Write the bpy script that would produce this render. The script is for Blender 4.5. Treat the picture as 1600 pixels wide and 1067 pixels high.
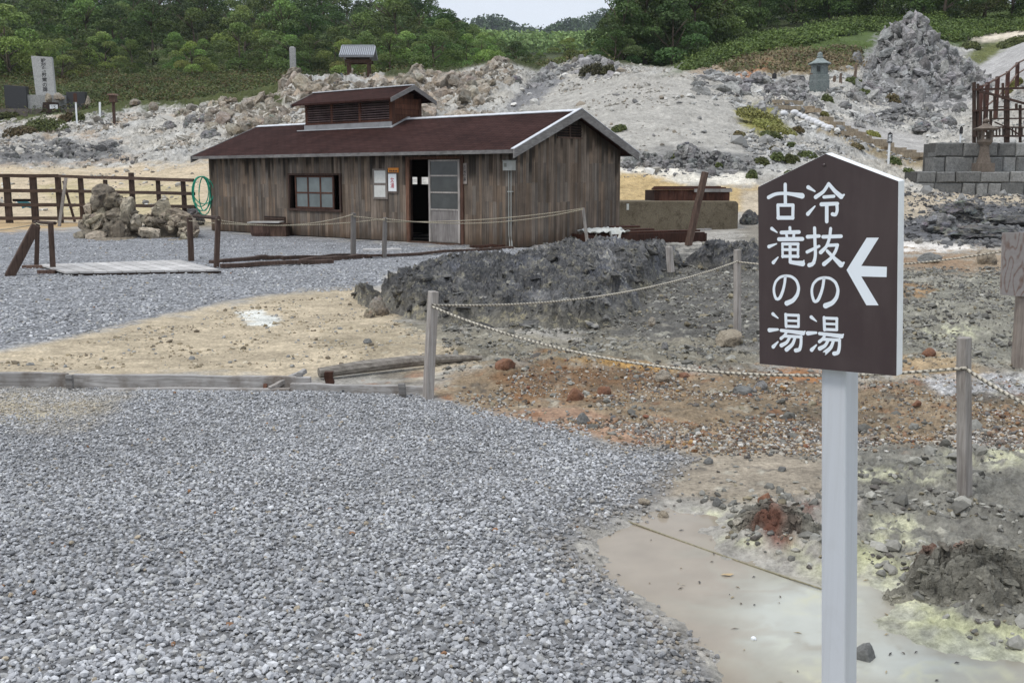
import bpy, math, random
import numpy as np
from mathutils import Matrix, Vector

# ------------------------------------------------------------------ scene, camera, sky, sun, exposure
for o in list(bpy.data.objects): bpy.data.objects.remove(o)
SC = bpy.context.scene
COL = SC.collection
F_PX, PITCH, EYE = 1625.8, 0.1575, 1.6            # focal length in photo pixels (1600 wide), downward tilt, eye height
cam = bpy.data.cameras.new("camera"); cam.sensor_width = 36.0; cam.lens = 36.0 * F_PX / 1600.0
cam.clip_start = 0.05; cam.clip_end = 6000
camo = bpy.data.objects.new("camera", cam); COL.objects.link(camo)
camo.location = (0, 0, EYE); camo.rotation_euler = (math.pi / 2 - PITCH, 0, 0)
SC.camera = camo
SC.view_settings.view_transform = 'Standard'; SC.view_settings.look = 'None'
SC.view_settings.gamma = 1.0; SC.view_settings.use_curve_mapping = False
SC.view_settings.exposure = 0.18
SUN_EL, SUN_AZ = 58.0, -125.0
W = bpy.data.worlds.new("World"); SC.world = W; W.use_nodes = True
nt = W.node_tree; nt.nodes.clear()
n_out = nt.nodes.new('ShaderNodeOutputWorld'); n_bg = nt.nodes.new('ShaderNodeBackground')
n_sky = nt.nodes.new('ShaderNodeTexSky'); n_sky.sky_type = 'NISHITA'; n_sky.sun_disc = False
n_sky.sun_elevation = math.radians(SUN_EL); n_sky.sun_rotation = math.radians(SUN_AZ)
n_tc = nt.nodes.new('ShaderNodeTexCoord'); n_sep = nt.nodes.new('ShaderNodeSeparateXYZ')
n_ramp = nt.nodes.new('ShaderNodeMapRange')
n_ramp.inputs['From Min'].default_value = 0.0; n_ramp.inputs['From Max'].default_value = 0.9
n_ramp.inputs['To Min'].default_value = .93; n_ramp.inputs['To Max'].default_value = 1.65
n_noise = nt.nodes.new('ShaderNodeTexNoise'); n_noise.inputs['Scale'].default_value = 3.5
n_noise.inputs['Detail'].default_value = 5.0
n_map = nt.nodes.new('ShaderNodeMapping'); n_map.inputs['Scale'].default_value = (1, 1, 3.0)
n_nr = nt.nodes.new('ShaderNodeMapRange'); n_nr.inputs['To Min'].default_value = 0.86; n_nr.inputs['To Max'].default_value = 1.12
n_mul = nt.nodes.new('ShaderNodeMath'); n_mul.operation = 'MULTIPLY'
n_cl = nt.nodes.new('ShaderNodeMix'); n_cl.data_type = 'RGBA'; n_cl.blend_type = 'MULTIPLY'
n_cl.inputs[0].default_value = 1.0; n_cl.inputs[6].default_value = (7.2, 7.7, 8.5, 1)
n_mix = nt.nodes.new('ShaderNodeMix'); n_mix.data_type = 'RGBA'; n_mix.inputs[0].default_value = 0.9
L = nt.links.new
L(n_tc.outputs['Generated'], n_sep.inputs[0]); L(n_sep.outputs['Z'], n_ramp.inputs['Value'])
L(n_tc.outputs['Generated'], n_map.inputs['Vector']); L(n_map.outputs[0], n_noise.inputs['Vector'])
L(n_noise.outputs['Fac'], n_nr.inputs['Value'])
L(n_ramp.outputs[0], n_mul.inputs[0]); L(n_nr.outputs[0], n_mul.inputs[1])
L(n_mul.outputs[0], n_cl.inputs[7]); L(n_sky.outputs[0], n_mix.inputs[6]); L(n_cl.outputs[2], n_mix.inputs[7])
L(n_mix.outputs[2], n_bg.inputs['Color']); n_bg.inputs['Strength'].default_value = 0.1
L(n_bg.outputs[0], n_out.inputs['Surface'])
sun = bpy.data.lights.new("sun", 'SUN'); sun.energy = 1.5; sun.angle = math.radians(14); sun.color = (1.0, 0.96, 0.9)
suno = bpy.data.objects.new("sun", sun); COL.objects.link(suno); suno.location = (-20, -20, 60)
_a, _e = math.radians(SUN_AZ), math.radians(SUN_EL)
suno.rotation_euler = Vector((-math.sin(_a) * math.cos(_e), -math.cos(_a) * math.cos(_e), -math.sin(_e))).to_track_quat('-Z', 'Y').to_euler()
SC.cycles.max_bounces = 6; SC.cycles.diffuse_bounces = 3; SC.cycles.glossy_bounces = 2
SC.cycles.transmission_bounces = 4; SC.cycles.transparent_max_bounces = 6; SC.cycles.volume_bounces = 0
SC.cycles.use_denoising = True; SC.cycles.sample_clamp_indirect = 4.0

# ------------------------------------------------------------------ geometry of the view: photo pixels -> world
FW = np.array([0, math.cos(PITCH), -math.sin(PITCH)]); UP = np.array([0, math.sin(PITCH), math.cos(PITCH)])
O3 = np.array([0, 0, EYE])
def ray(px, py): return np.array([(px - 800) / F_PX, 0, 0]) + (533.5 - py) / F_PX * UP + FW
def G(px, py, z=0.0):
    d = ray(px, py); return O3 + d * ((z - EYE) / d[2])
def D(px, py, Y):
    d = ray(px, py); return O3 + d * (Y / d[1])
def project(x, y, z):
    zz = y * FW[1] + (z - EYE) * FW[2]; vv = y * UP[1] + (z - EYE) * UP[2]
    zz = np.maximum(zz, 1e-3)
    return 800 + F_PX * x / zz, 533.5 - F_PX * vv / zz
SEED = random.Random(7); RNG = np.random.default_rng(11)

def _hash(ix, iy, iz, s):
    h = (ix.astype(np.int64) * 374761393 + iy.astype(np.int64) * 668265263 + iz.astype(np.int64) * 2147483647 + s * 974634777) & 0xffffffff
    h = ((h ^ (h >> 13)) * 1274126177) & 0xffffffff
    return (h ^ (h >> 16)) & 0xffff
def noise3(x, y, z, s=0):
    x, y, z = np.broadcast_arrays(np.asarray(x, float), np.asarray(y, float), np.asarray(z, float))
    ix, iy, iz = np.floor(x), np.floor(y), np.floor(z)
    fx, fy, fz = x - ix, y - iy, z - iz
    u, v, w = (t * t * t * (t * (t * 6 - 15) + 10) for t in (fx, fy, fz))
    ix, iy, iz = ix.astype(np.int64), iy.astype(np.int64), iz.astype(np.int64)
    r = 0
    for dx in (0, 1):
        for dy in (0, 1):
            for dz in (0, 1):
                h = _hash(ix + dx, iy + dy, iz + dz, s)
                g = ((h & 31) / 15.5 - 1) * (fx - dx) + (((h >> 5) & 31) / 15.5 - 1) * (fy - dy) + (((h >> 10) & 31) / 15.5 - 1) * (fz - dz)
                r = r + g * (u if dx else 1 - u) * (v if dy else 1 - v) * (w if dz else 1 - w)
    return r * 1.4
def noise2(x, y, s=0):
    x, y = np.broadcast_arrays(np.asarray(x, float), np.asarray(y, float))
    ix, iy = np.floor(x), np.floor(y); fx, fy = x - ix, y - iy
    u, v = (t * t * t * (t * (t * 6 - 15) + 10) for t in (fx, fy))
    ix, iy = ix.astype(np.int64), iy.astype(np.int64); z0 = np.zeros_like(ix); r = 0
    for dx in (0, 1):
        for dy in (0, 1):
            h = _hash(ix + dx, iy + dy, z0, s)
            a = h * (2 * math.pi / 65536)
            r = r + (np.cos(a) * (fx - dx) + np.sin(a) * (fy - dy)) * (u if dx else 1 - u) * (v if dy else 1 - v)
    return r * 1.5
def fbm2(x, y, o=4, s=0, ridged=False):
    r, a, t = 0, 1.0, 0
    for i in range(o):
        n = noise2(x, y, s + i * 17)
        r = r + a * ((1 - 2 * np.abs(n)) if ridged else n); t += a; a *= 0.5; x = x * 2.03 + 11.3; y = y * 2.03 - 5.1
    return r / t
def fbm3(x, y, z, o=4, s=0, ridged=False):
    r, a, t = 0, 1.0, 0
    for i in range(o):
        n = noise3(x, y, z, s + i * 17)
        r = r + a * ((1 - 2 * np.abs(n)) if ridged else n); t += a; a *= 0.5; x = x * 2.03 + 3.1; y = y * 2.03 - 5.1; z = z * 2.03 + 1.7
    return r / t
def worley(x, y, z, s=0):
    """cell noise: nearest distance gap (0 in the cracks) and a random value per cell"""
    x, y, z = np.broadcast_arrays(np.asarray(x, float), np.asarray(y, float), np.asarray(z, float))
    ix, iy, iz = (np.floor(t).astype(np.int64) for t in (x, y, z)); f1 = np.full(x.shape, 9.0); f2 = np.full(x.shape, 9.0); c1 = np.zeros(x.shape)
    for dx in (-1, 0, 1):
        for dy in (-1, 0, 1):
            for dz in (-1, 0, 1):
                a, b, c = ix + dx, iy + dy, iz + dz; h = _hash(a, b, c, s) / 65536.0; h2 = _hash(a, b, c, s + 7) / 65536.0; h3 = _hash(a, b, c, s + 13) / 65536.0
                d = np.sqrt((a + h - x) ** 2 + (b + h2 - y) ** 2 + (c + h3 - z) ** 2); n = d < f1
                f2 = np.where(n, f1, np.minimum(f2, d)); c1 = np.where(n, (h * 7.31 + h2 * 3.77) % 1.0, c1); f1 = np.minimum(f1, d)
    return f2 - f1, c1
def sstep(a, b, x):
    t = np.clip((x - a) / (b - a), 0, 1); return t * t * (3 - 2 * t)
def polydist(u, v, poly):
    """signed distance, positive inside"""
    p = np.array(poly, float); n = len(p)
    d = np.full(u.shape, 1e18); inside = np.zeros(u.shape, bool)
    for i in range(n):
        a, b = p[i], p[(i + 1) % n]; e = b - a
        wx, wy = u - a[0], v - a[1]
        t = np.clip((wx * e[0] + wy * e[1]) / max(e @ e, 1e-9), 0, 1)
        d = np.minimum(d, (wx - e[0] * t) ** 2 + (wy - e[1] * t) ** 2)
        if a[1] != b[1]:
            inside ^= ((a[1] > v) != (b[1] > v)) & (u < (b[0] - a[0]) * (v - a[1]) / (b[1] - a[1]) + a[0])
    d = np.sqrt(d); return np.where(inside, d, -d)

# ------------------------------------------------------------------ terrain shape
N = None
PROF = {
 -400: [(38,N),(46,310),(56,268),(66,240),(76,212),(83,194),(90,188),(100,165),(120,128),(140,108),(180,78),(240,45),(320,10)],
 0: [(38,N),(46,310),(56,268),(66,240),(76,212),(83,192),(90,186),(100,165),(120,128),(140,108),(180,78),(240,45),(320,10)],
 100: [(38,N),(46,308),(56,268),(66,238),(76,208),(83,186),(90,180),(100,160),(120,126),(140,106),(180,76),(240,42),(320,10)],
 200: [(38,N),(46,305),(56,265),(66,232),(76,190),(82,164),(87,168),(100,148),(120,120),(140,104),(180,75),(240,40),(320,5)],
 300: [(32,N),(44,300),(54,262),(64,225),(74,182),(80,162),(85,168),(100,145),(120,118),(140,104),(180,75),(240,40),(320,10)],
 400: [(32,N),(44,292),(56,250),(66,200),(74,165),(80,152),(88,160),(110,132),(140,108),(180,82),(240,50),(320,20)],
 460: [(32,N),(46,275),(56,235),(66,175),(72,132),(78,135),(90,142),(140,108),(180,85),(240,60),(320,40)],
 560: [(32,N),(46,270),(56,215),(66,160),(72,133),(78,133),(95,140),(140,112),(180,90),(240,70),(320,50)],
 650: [(32,N),(46,270),(56,215),(62,172),(66,135),(70,122),(78,122),(95,130),(140,110),(180,90),(240,75),(320,62)],
 720: [(32,N),(46,270),(54,230),(62,175),(70,136),(76,124),(95,125),(140,108),(180,95),(240,82),(320,72)],
 780: [(32,N),(46,270),(54,220),(62,165),(72,118),(78,100),(85,106),(110,125),(180,105),(240,92),(320,82)],
 840: [(32,N),(46,270),(54,215),(62,165),(72,132),(80,117),(90,120),(180,105),(240,95),(320,84)],
 900: [(32,N),(42,268),(50,215),(58,165),(66,136),(74,115),(82,100),(90,104),(110,118),(180,105),(240,95),(320,84)],
 960: [(32,N),(42,268),(50,205),(58,150),(66,122),(74,113),(84,102),(92,108),(120,112),(200,95),(320,80)],
 1050: [(32,N),(42,266),(50,195),(58,140),(65,114),(72,119),(85,120),(100,108),(130,85),(180,50),(260,10)],
 1120: [(32,N),(42,266),(50,205),(58,152),(65,120),(72,123),(82,112),(92,95),(105,75),(140,45),(200,10),(280,-20)],
 1180: [(32,N),(42,266),(50,220),(58,175),(66,147),(74,127),(82,108),(95,80),(110,60),(140,35),(200,0),(280,-30)],
 1240: [(32,N),(42,268),(50,228),(58,185),(64,162),(70,154),(76,130),(84,105),(98,70),(112,50),(140,25),(200,-10)],
 1300: [(32,N),(42,272),(50,235),(58,196),(66,166),(74,140),(82,108),(98,68),(112,45),(140,20),(200,-15)],
 1360: [(32,N),(42,280),(50,250),(58,216),(68,176),(76,142),(82,112),(90,92),(105,55),(120,35),(150,10)],
 1420: [(32,N),(43,300),(50,268),(58,228),(68,184),(76,152),(83,122),(88,100),(94,78),(105,52),(120,30),(150,0)],
 1480: [(32,N),(44,309),(50,270),(58,222),(68,185),(76,160),(84,122),(89,100),(94,84),(105,54),(120,28),(150,0)],
 1540: [(32,N),(44,309),(50,265),(58,214),(66,180),(74,150),(84,118),(92,92),(102,70),(112,50),(130,22),(160,0)],
 1600: [(32,N),(44,309),(50,260),(58,205),(66,155),(74,112),(84,72),(96,58),(105,45),(115,35),(135,10)],
 1700: [(32,N),(44,309),(50,258),(58,195),(66,140),(75,98),(87,60),(103,36),(125,10)],
 2000: [(32,N),(44,309),(50,255),(58,190),(66,130),(76,85),(90,50),(110,20),(140,-10)],
}
TY = np.concatenate([np.linspace(0.5, 30, 60), np.linspace(30.5, 420, 780)])
TP = np.arange(-400, 2001, 10.0)
def _table():
    keys = sorted(PROF); cols = []
    for k in keys:
        ys, zs = [0.0], [0.0]
        for (Y, y) in PROF[k]:
            ys.append(Y); zs.append(0.0 if y is None else D(k, y, Y)[2])
        # keep climbing gently beyond the last point
        sl = min(0.35, max(0.05, (zs[-1] - zs[-2]) / (ys[-1] - ys[-2])))
        ys.append(430.0); zs.append(zs[-1] + sl * (430 - ys[-2]) * 0.5)
        cols.append(np.interp(TY, ys, zs))
    cols = np.array(cols)
    T = np.array([np.interp(TP, keys, cols[:, j]) for j in range(len(TY))]).T   # [px, Y]
    k = np.array([1, 2, 3, 2, 1.0]); k /= k.sum()
    for it in range(2):
        T = np.array([np.convolve(np.pad(T[:, j], 2, mode='edge'), k, mode='valid') for j in range(T.shape[1])]).T
    g = np.exp(-0.5 * (np.arange(-5, 6) / 2.0) ** 2); g /= g.sum()
    T2 = np.array([np.convolve(np.pad(T[i], 5, mode='edge'), g, mode='valid') for i in range(T.shape[0])])
    T = np.where(TY[None, :] > 31, T2, T)
    return T
TT = _table()
def base_z(x, y):
    """height of the bare terrain (no small relief)"""
    x, y = np.asarray(x, float), np.asarray(y, float)
    zz = np.maximum(y, 0.5)
    px = 800 + F_PX * x / (zz * FW[1] + 0.15)
    fi = np.clip((px - TP[0]) / 10.0, 0, len(TP) - 1.001); i = fi.astype(int); fi = fi - i
    fj = np.interp(zz, TY, np.arange(len(TY))); fj = np.clip(fj, 0, len(TY) - 1.001); j = fj.astype(int); fj = fj - j
    return (TT[i, j] * (1 - fi) * (1 - fj) + TT[i + 1, j] * fi * (1 - fj) + TT[i, j + 1] * (1 - fi) * fj + TT[i + 1, j + 1] * fi * fj)

def gp(*pts):     # polygon of ground points from photo pixels
    return [tuple(G(a, b)[:2]) for a, b in pts]
P_GRAVEL = [(-300,606),(0,606),(300,606),(470,608),(560,606),(655,617),(700,628),(770,648),(860,665),(960,692),(1040,702),(1082,714),(1050,745),(1005,785),(930,815),(905,845),(925,880),(985,925),(1045,968),(1090,1010),(1120,1060),(1170,1180),(1170,1400),(-900,1400),(-700,700)]
W_GRAVEL = gp(*P_GRAVEL)
W_POOL = gp((1040,772),(1090,778),(1140,790),(1125,815),(1140,838),(1210,862),(1290,885),(1350,872),(1420,915),(1400,950),(1480,985),(1640,1010),(1800,1090),(1800,1300),(1150,1300),(1118,1065),(1088,1012),(1042,970),(985,925),(925,882),(903,845),(930,812),(985,790))
# (ground px, py, radius x, radius y, height)
BUMPS = [(1400,760,.5,.4,.03),(1560,740,.6,.5,.05),
         (1480,500,1.2,.9,.16),(1560,520,.9,.7,.10),(1350,470,1.2,.9,.10),(930,585,.9,.5,.13),(1020,575,.7,.4,.06),(1100,640,.9,.5,.05),(780,600,.6,.4,.05),
         (1230,440,1.2,1.2,.14),(1080,420,1.2,1.0,.12),(1490,362,2.2,1.6,.22),(1500,338,1.6,1.4,.5),(1560,350,2.4,1.4,.25),(1430,365,1.5,1.2,.15),
         (640,548,.7,.3,.05)]
_BW = [(G(a, b)[0], G(a, b)[1], c, d, h) for a, b, c, d, h in BUMPS]
def smooth_poly_world(x, y, poly): return polydist(x, y, poly)
def height(x, y, detail=True):
    x, y = np.broadcast_arrays(np.asarray(x, float), np.asarray(y, float)); x = x.copy(); y = y.copy()
    z = base_z(x, y)
    if not detail: return z
    u, v = project(x, y, z)
    out = z.copy()
    # --- near field
    near = y < 34
    if near.any():
        xn, yn = x[near], y[near]; zn = np.zeros(xn.shape)
        dg = polydist(xn, yn, W_GRAVEL); dp = polydist(xn, yn, W_POOL) + (.09 * fbm2(xn * 4.5, yn * 4.5, 4, 13) + .03 * fbm2(xn * 17, yn * 17, 3, 14)) * (yn < 12)
        g = sstep(-.05, .25, dg)
        for bx, by, rx, ry, h in _BW:
            q = ((xn - bx) / rx) ** 2 + ((yn - by) / ry) ** 2
            zn += h * np.exp(-q) * (1 + .35 * fbm2(xn * 3, yn * 3, 3, 5))
        un = u[near]; vn = v[near]
        right = sstep(0, .5, -dg) * sstep(640, 760, un)
        rough = right * (1 - sstep(-.12, .08, dp)) * (yn < 30)
        wetflat = sstep(-25, 25, polydist(un, vn, [(1085,705),(1310,705),(1310,770),(1150,780),(1040,770),(1000,760)]))
        peb = sstep(-30, 30, polydist(un, vn, [(760,600),(1000,600),(1300,600),(1300,700),(1080,695),(860,655)]))
        crust = fbm2(xn * 2.2, yn * 2.2, 5, 21) * .06 + fbm2(xn * 6, yn * 6, 5, 31, True) * .042 + fbm2(xn * 19, yn * 19, 3, 37, True) * .017 - .02
        zn += rough * crust * (1 - .85 * wetflat) * (1 - .5 * peb)
        zn += (1 - rough) * fbm2(xn * .8, yn * .8, 3, 3) * .02
        # pool bed
        zn = zn * (1 - .9 * sstep(-.15, .1, dp)) - .075 * sstep(-.18, .22, dp)
        zn += g * (.03 * sstep(0, .5, dg) + .02 * fbm2(xn * .9, yn * .9, 3, 9))
        fade = 1 - sstep(28, 34, yn)
        out[near] += zn * fade
    far = y >= 30
    if far.any():
        xf, yf = x[far], y[far]; uf, vf = u[far], v[far]
        wgt = sstep(30, 52, yf)
        smooth_m = sstep(-20, 20, polydist(uf, vf, [(830,150),(900,128),(1000,128),(1110,125),(1160,170),(1190,260),(1000,262),(940,250)]))
        path_m = np.maximum(sstep(-4, 4, polydist(uf, vf, [(1245,205),(1235,186),(1330,196),(1440,218),(1480,250),(1440,262),(1380,240),(1320,218)])),
                            sstep(-5, 5, polydist(uf, vf, [(1600,48),(1700,0),(1700,120),(1560,130),(1480,160),(1440,165),(1500,122)])))
        strip = 1 - sstep(262, 240, vf)
        sand = sstep(250, 268, vf) * (uf < 700)
        green = sstep(88, 108, yf) * (1 - sstep(600, 640, uf) * (1 - sstep(1000, 1060, uf)))
        A = (.42 * (1 - .75 * smooth_m) * (1 - .93 * path_m) * (1 - .85 * sand)) * wgt
        n1 = fbm2(xf * .33, yf * .33, 5, 41, True); n2 = fbm2(xf * 1.1, yf * 1.1, 4, 51, True); n3 = fbm2(xf * 3.2, yf * 3.2, 3, 57, True)
        crest = sstep(-12, 12, polydist(uf, vf, [(330,140),(420,150),(470,100),(640,100),(700,90),(780,80),(850,110),(800,160),(700,190),(600,200),(400,210),(320,190)])) * (yf > 55) * (yf < 84)
        g1, c1 = worley(xf * .55 + .5 * n2, yf * .55 + .4 * n3, 0.5, 43); g2, c2 = worley(xf * 1.5 + .3 * n3, yf * 1.5, 0.5, 47)
        blk = (c1 - .5) * .9 - .5 * (1 - sstep(0, .2, g1)) + .5 * (c2 - .5) - .3 * (1 - sstep(0, .25, g2))
        d = A * (n1 * .7 + .5 * n2 + .34 * n3 - .15 + .55 * blk) + crest * (.25 * n1 + .12 * n2)
        d = np.where(green > .5, .5 * fbm2(xf * .25, yf * .25, 4, 61), d)
        out[far] += d
    return out
def hit(px, py, y0=3.0, y1=300.0):
    """where the sight line through a photo pixel meets the terrain"""
    Ys = np.exp(np.linspace(math.log(y0), math.log(y1), 2600)); d = ray(px, py)
    X = d[0] / d[1] * Ys; Z = EYE + d[2] / d[1] * Ys
    h = height(X, Ys); k = np.argmax(h >= Z)
    if not (h >= Z).any(): k = len(Ys) - 1
    return np.array([X[k], Ys[k], h[k]])
def hz(x, y): return float(height(np.array([x]), np.array([y]))[0])

# ------------------------------------------------------------------ object helpers
def link(o): COL.objects.link(o); return o
def tag(o, label=None, cat=None, group=None, kind=None):
    if label: o['label'] = label
    if cat: o['category'] = cat
    if group: o['group'] = group
    if kind: o['kind'] = kind
    return o
def empty(name, loc, label=None, cat=None, group=None, rot=None):
    o = bpy.data.objects.new(name, None); link(o); o.location = tuple(loc); o.empty_display_size = .1
    if rot is not None: o.rotation_euler = rot
    return tag(o, label, cat, group)
def place(name, me, parent=None, loc=(0, 0, 0)):
    o = bpy.data.objects.new(name, me); link(o); o.location = tuple(loc)
    if parent is not None: o.parent = parent
    return o
def mesh_np(name, V, F, mat, col=None, smooth=False, a=None):
    """mesh from numpy arrays; F is (n,k) with a constant k"""
    V = np.asarray(V, np.float32); F = np.asarray(F, np.int32); n, k = F.shape
    me = bpy.data.meshes.new(name)
    me.vertices.add(len(V)); me.vertices.foreach_set('co', V.ravel())
    me.loops.add(n * k); me.loops.foreach_set('vertex_index', F.ravel())
    me.polygons.add(n); me.polygons.foreach_set('loop_start', np.arange(0, n * k, k, dtype=np.int32))
    me.polygons.foreach_set('use_smooth', np.full(n, smooth, bool))
    if col is not None:
        at = me.color_attributes.new('Col', 'FLOAT_COLOR', 'POINT')
        c = np.ones((len(V), 4), np.float32); c[:, :3] = col
        if a is not None: c[:, 3] = a
        at.data.foreach_set('color', c.ravel())
    me.update(calc_edges=True)
    if mat: me.materials.append(mat)
    return me
class MB:
    """collects boxes, beams, tubes and prisms for one mesh; every vertex carries a tint"""
    def __init__(s): s.v, s.f, s.c = [], [], []
    def add(s, V, F, c=(1, 1, 1)):
        b = len(s.v); s.v += [tuple(map(float, p)) for p in V]; s.f += [[b + i for i in q] for q in F]; s.c += [c] * len(V)
    def box(s, x0, x1, y0, y1, z0, z1, c=(1, 1, 1)):
        V = [(x, y, z) for z in (z0, z1) for y in (y0, y1) for x in (x0, x1)]
        s.add(V, [(0, 2, 3, 1), (4, 5, 7, 6), (0, 1, 5, 4), (2, 6, 7, 3), (0, 4, 6, 2), (1, 3, 7, 5)], c)
    def beam(s, p0, p1, w, h, up=(0, 0, 1), c=(1, 1, 1), w1=None, h1=None, seg=1, jit=0.0, rnd=None):
        p0, p1 = np.array(p0, float), np.array(p1, float); d = p1 - p0; d /= np.linalg.norm(d)
        up = np.array(up, float); sx = np.cross(d, up)
        if np.linalg.norm(sx) < 1e-4: sx = np.cross(d, (0, 1, 0))
        sx /= np.linalg.norm(sx); sy = np.cross(sx, d); V = []
        w1 = w if w1 is None else w1; h1 = h if h1 is None else h1; R = rnd or SEED
        for i in range(seg + 1):
            t = i / seg; ww, hh = w + (w1 - w) * t, h + (h1 - h) * t; p = p0 + (p1 - p0) * t
            if jit: p = p + sx * R.uniform(-jit, jit) + sy * R.uniform(-jit, jit)
            for a, b in ((-1, -1), (1, -1), (1, 1), (-1, 1)): V.append(p + sx * a * ww / 2 + sy * b * hh / 2)
        F = [(0, 3, 2, 1)]
        for i in range(seg):
            b = i * 4
            for k in range(4): F.append((b + k, b + (k + 1) % 4, b + 4 + (k + 1) % 4, b + 4 + k))
        b = seg * 4; F.append((b, b + 1, b + 2, b + 3))
        s.add(V, F, c)
    def tube(s, pts, r, n=8, c=(1, 1, 1), cap=True):
        pts = [np.array(p, float) for p in pts]; V = []; rr = r if hasattr(r, '__len__') else [r] * len(pts)
        for i, p in enumerate(pts):
            d = pts[min(i + 1, len(pts) - 1)] - pts[max(i - 1, 0)]; d /= (np.linalg.norm(d) + 1e-12)
            a = np.cross(d, (0, 0, 1.0))
            if np.linalg.norm(a) < .05: a = np.cross(d, (0, 1.0, 0))
            a /= np.linalg.norm(a); b = np.cross(a, d)
            for k in range(n):
                t = 2 * math.pi * k / n; V.append(p + (a * math.cos(t) + b * math.sin(t)) * rr[i])
        F = []
        for i in range(len(pts) - 1):
            for k in range(n): F.append((i * n + k, i * n + (k + 1) % n, (i + 1) * n + (k + 1) % n, (i + 1) * n + k))
        if cap: F.append(tuple(range(n))[::-1]); F.append(tuple((len(pts) - 1) * n + k for k in range(n)))
        s.add(V, F, c)
    def lathe(s, prof, n=12, ctr=(0, 0, 0), c=(1, 1, 1), rot=0.0):
        V = []
        for r, z in prof:
            for k in range(n):
                t = 2 * math.pi * k / n + rot; V.append((ctr[0] + r * math.cos(t), ctr[1] + r * math.sin(t), ctr[2] + z))
        F = []
        for i in range(len(prof) - 1):
            for k in range(n): F.append((i * n + k, i * n + (k + 1) % n, (i + 1) * n + (k + 1) % n, (i + 1) * n + k))
        F.append(tuple(range(n))[::-1]); F.append(tuple((len(prof) - 1) * n + k for k in range(n)))
        s.add(V, F, c)
    def prism(s, poly, ex, ey, ez, o, t0, t1, c=(1, 1, 1)):
        """2-D polygon in the plane (ex,ey) through o, thickened along ez from t0 to t1"""
        o, ex, ey, ez = (np.array(q, float) for q in (o, ex, ey, ez)); n = len(poly)
        V = [o + ex * a + ey * b + ez * t0 for a, b in poly] + [o + ex * a + ey * b + ez * t1 for a, b in poly]
        F = [tuple(range(n))[::-1], tuple(range(n, 2 * n))] + [(i, (i + 1) % n, n + (i + 1) % n, n + i) for i in range(n)]
        s.add(V, F, c)
    def build(s, name, mat, parent=None, smooth=False, bevel=0.0, org=None):
        V = np.array(s.v)
        if org is not None: V = V - np.array(org, float)
        me = bpy.data.meshes.new(name); me.from_pydata([tuple(p) for p in V], [], s.f)
        at = me.color_attributes.new('Col', 'FLOAT_COLOR', 'POINT')
        c = np.ones((len(V), 4), np.float32); c[:, :3] = np.array(s.c); at.data.foreach_set('color', c.ravel())
        if smooth: me.polygons.foreach_set('use_smooth', np.ones(len(me.polygons), bool))
        me.update(); me.materials.append(mat)
        o = place(name, me, parent)
        if org is not None and parent is None: o.location = tuple(org)
        if bevel:
            b = o.modifiers.new('bevel', 'BEVEL'); b.width = bevel; b.segments = 2; b.limit_method = 'ANGLE'
        return o

# ------------------------------------------------------------------ materials
def new_mat(name):
    m = bpy.data.materials.new(name); m.use_nodes = True; t = m.node_tree
    return m, t, t.nodes['Principled BSDF']
def nd(t, typ, **kw):
    n = t.nodes.new(typ)
    for k, v in kw.items():
        if k in n.inputs: n.inputs[k].default_value = v
        else: setattr(n, k, v)
    return n
def mixc(t, blend, fac, a, b):
    n = t.nodes.new('ShaderNodeMix'); n.data_type = 'RGBA'; n.blend_type = blend
    for s_, v in ((0, fac), (6, a), (7, b)):
        if hasattr(v, 'is_linked'): t.links.new(v, n.inputs[s_])
        else: n.inputs[s_].default_value = v if s_ == 0 else (tuple(v) + (1,))[:4]
    return n.outputs[2]
def rng(t, val, a, b, f0=0.0, f1=1.0):
    n = t.nodes.new('ShaderNodeMapRange'); t.links.new(val, n.inputs['Value'])
    n.inputs['From Min'].default_value = f0; n.inputs['From Max'].default_value = f1
    n.inputs['To Min'].default_value = a; n.inputs['To Max'].default_value = b; return n.outputs[0]
def obj_noise(t, scale, detail=4, rough=.6, stretch=None, coord='Object', dist=0.0):
    tc = t.nodes.new('ShaderNodeTexCoord'); src = tc.outputs[coord]
    if stretch:
        mp = t.nodes.new('ShaderNodeMapping'); mp.inputs['Scale'].default_value = stretch; t.links.new(src, mp.inputs['Vector']); src = mp.outputs[0]
    n = nd(t, 'ShaderNodeTexNoise', Scale=scale, Detail=detail, Roughness=rough, Distortion=dist); t.links.new(src, n.inputs['Vector'])
    return n.outputs['Fac']
def bump(t, bs, h, strength=.4, dist=.02):
    b = nd(t, 'ShaderNodeBump', Strength=strength, Distance=dist); t.links.new(h, b.inputs['Height'])
    t.links.new(b.outputs[0], bs.inputs['Normal'])
def attr(t, out='Color'):
    n = t.nodes.new('ShaderNodeAttribute'); n.attribute_name = 'Col'; return n.outputs[out]
def objrand(t): return t.nodes.new('ShaderNodeObjectInfo').outputs['Random']
def mat_plain(name, col, rough=.7, metal=0.0, var=.25, scale=12.0, bmp=.15, stretch=None, spec=.4, use_attr=True):
    m, t, b = new_mat(name)
    n = obj_noise(t, scale, 5, .65, stretch)
    f = rng(t, n, 1 - var, 1 + var, .25, .75)
    c = mixc(t, 'MULTIPLY', 1.0, col, (1, 1, 1))
    if use_attr: c = mixc(t, 'MULTIPLY', 1.0, c, attr(t))
    g = t.nodes.new('ShaderNodeCombineColor')
    for k in range(3): t.links.new(f, g.inputs[k])
    c = mixc(t, 'MULTIPLY', 1.0, c, g.outputs[0])
    t.links.new(c, b.inputs['Base Color']); b.inputs['Roughness'].default_value = rough; b.inputs['Metallic'].default_value = metal
    b.inputs['Specular IOR Level'].default_value = spec
    if bmp: bump(t, b, n, bmp, .01)
    return m
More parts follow.
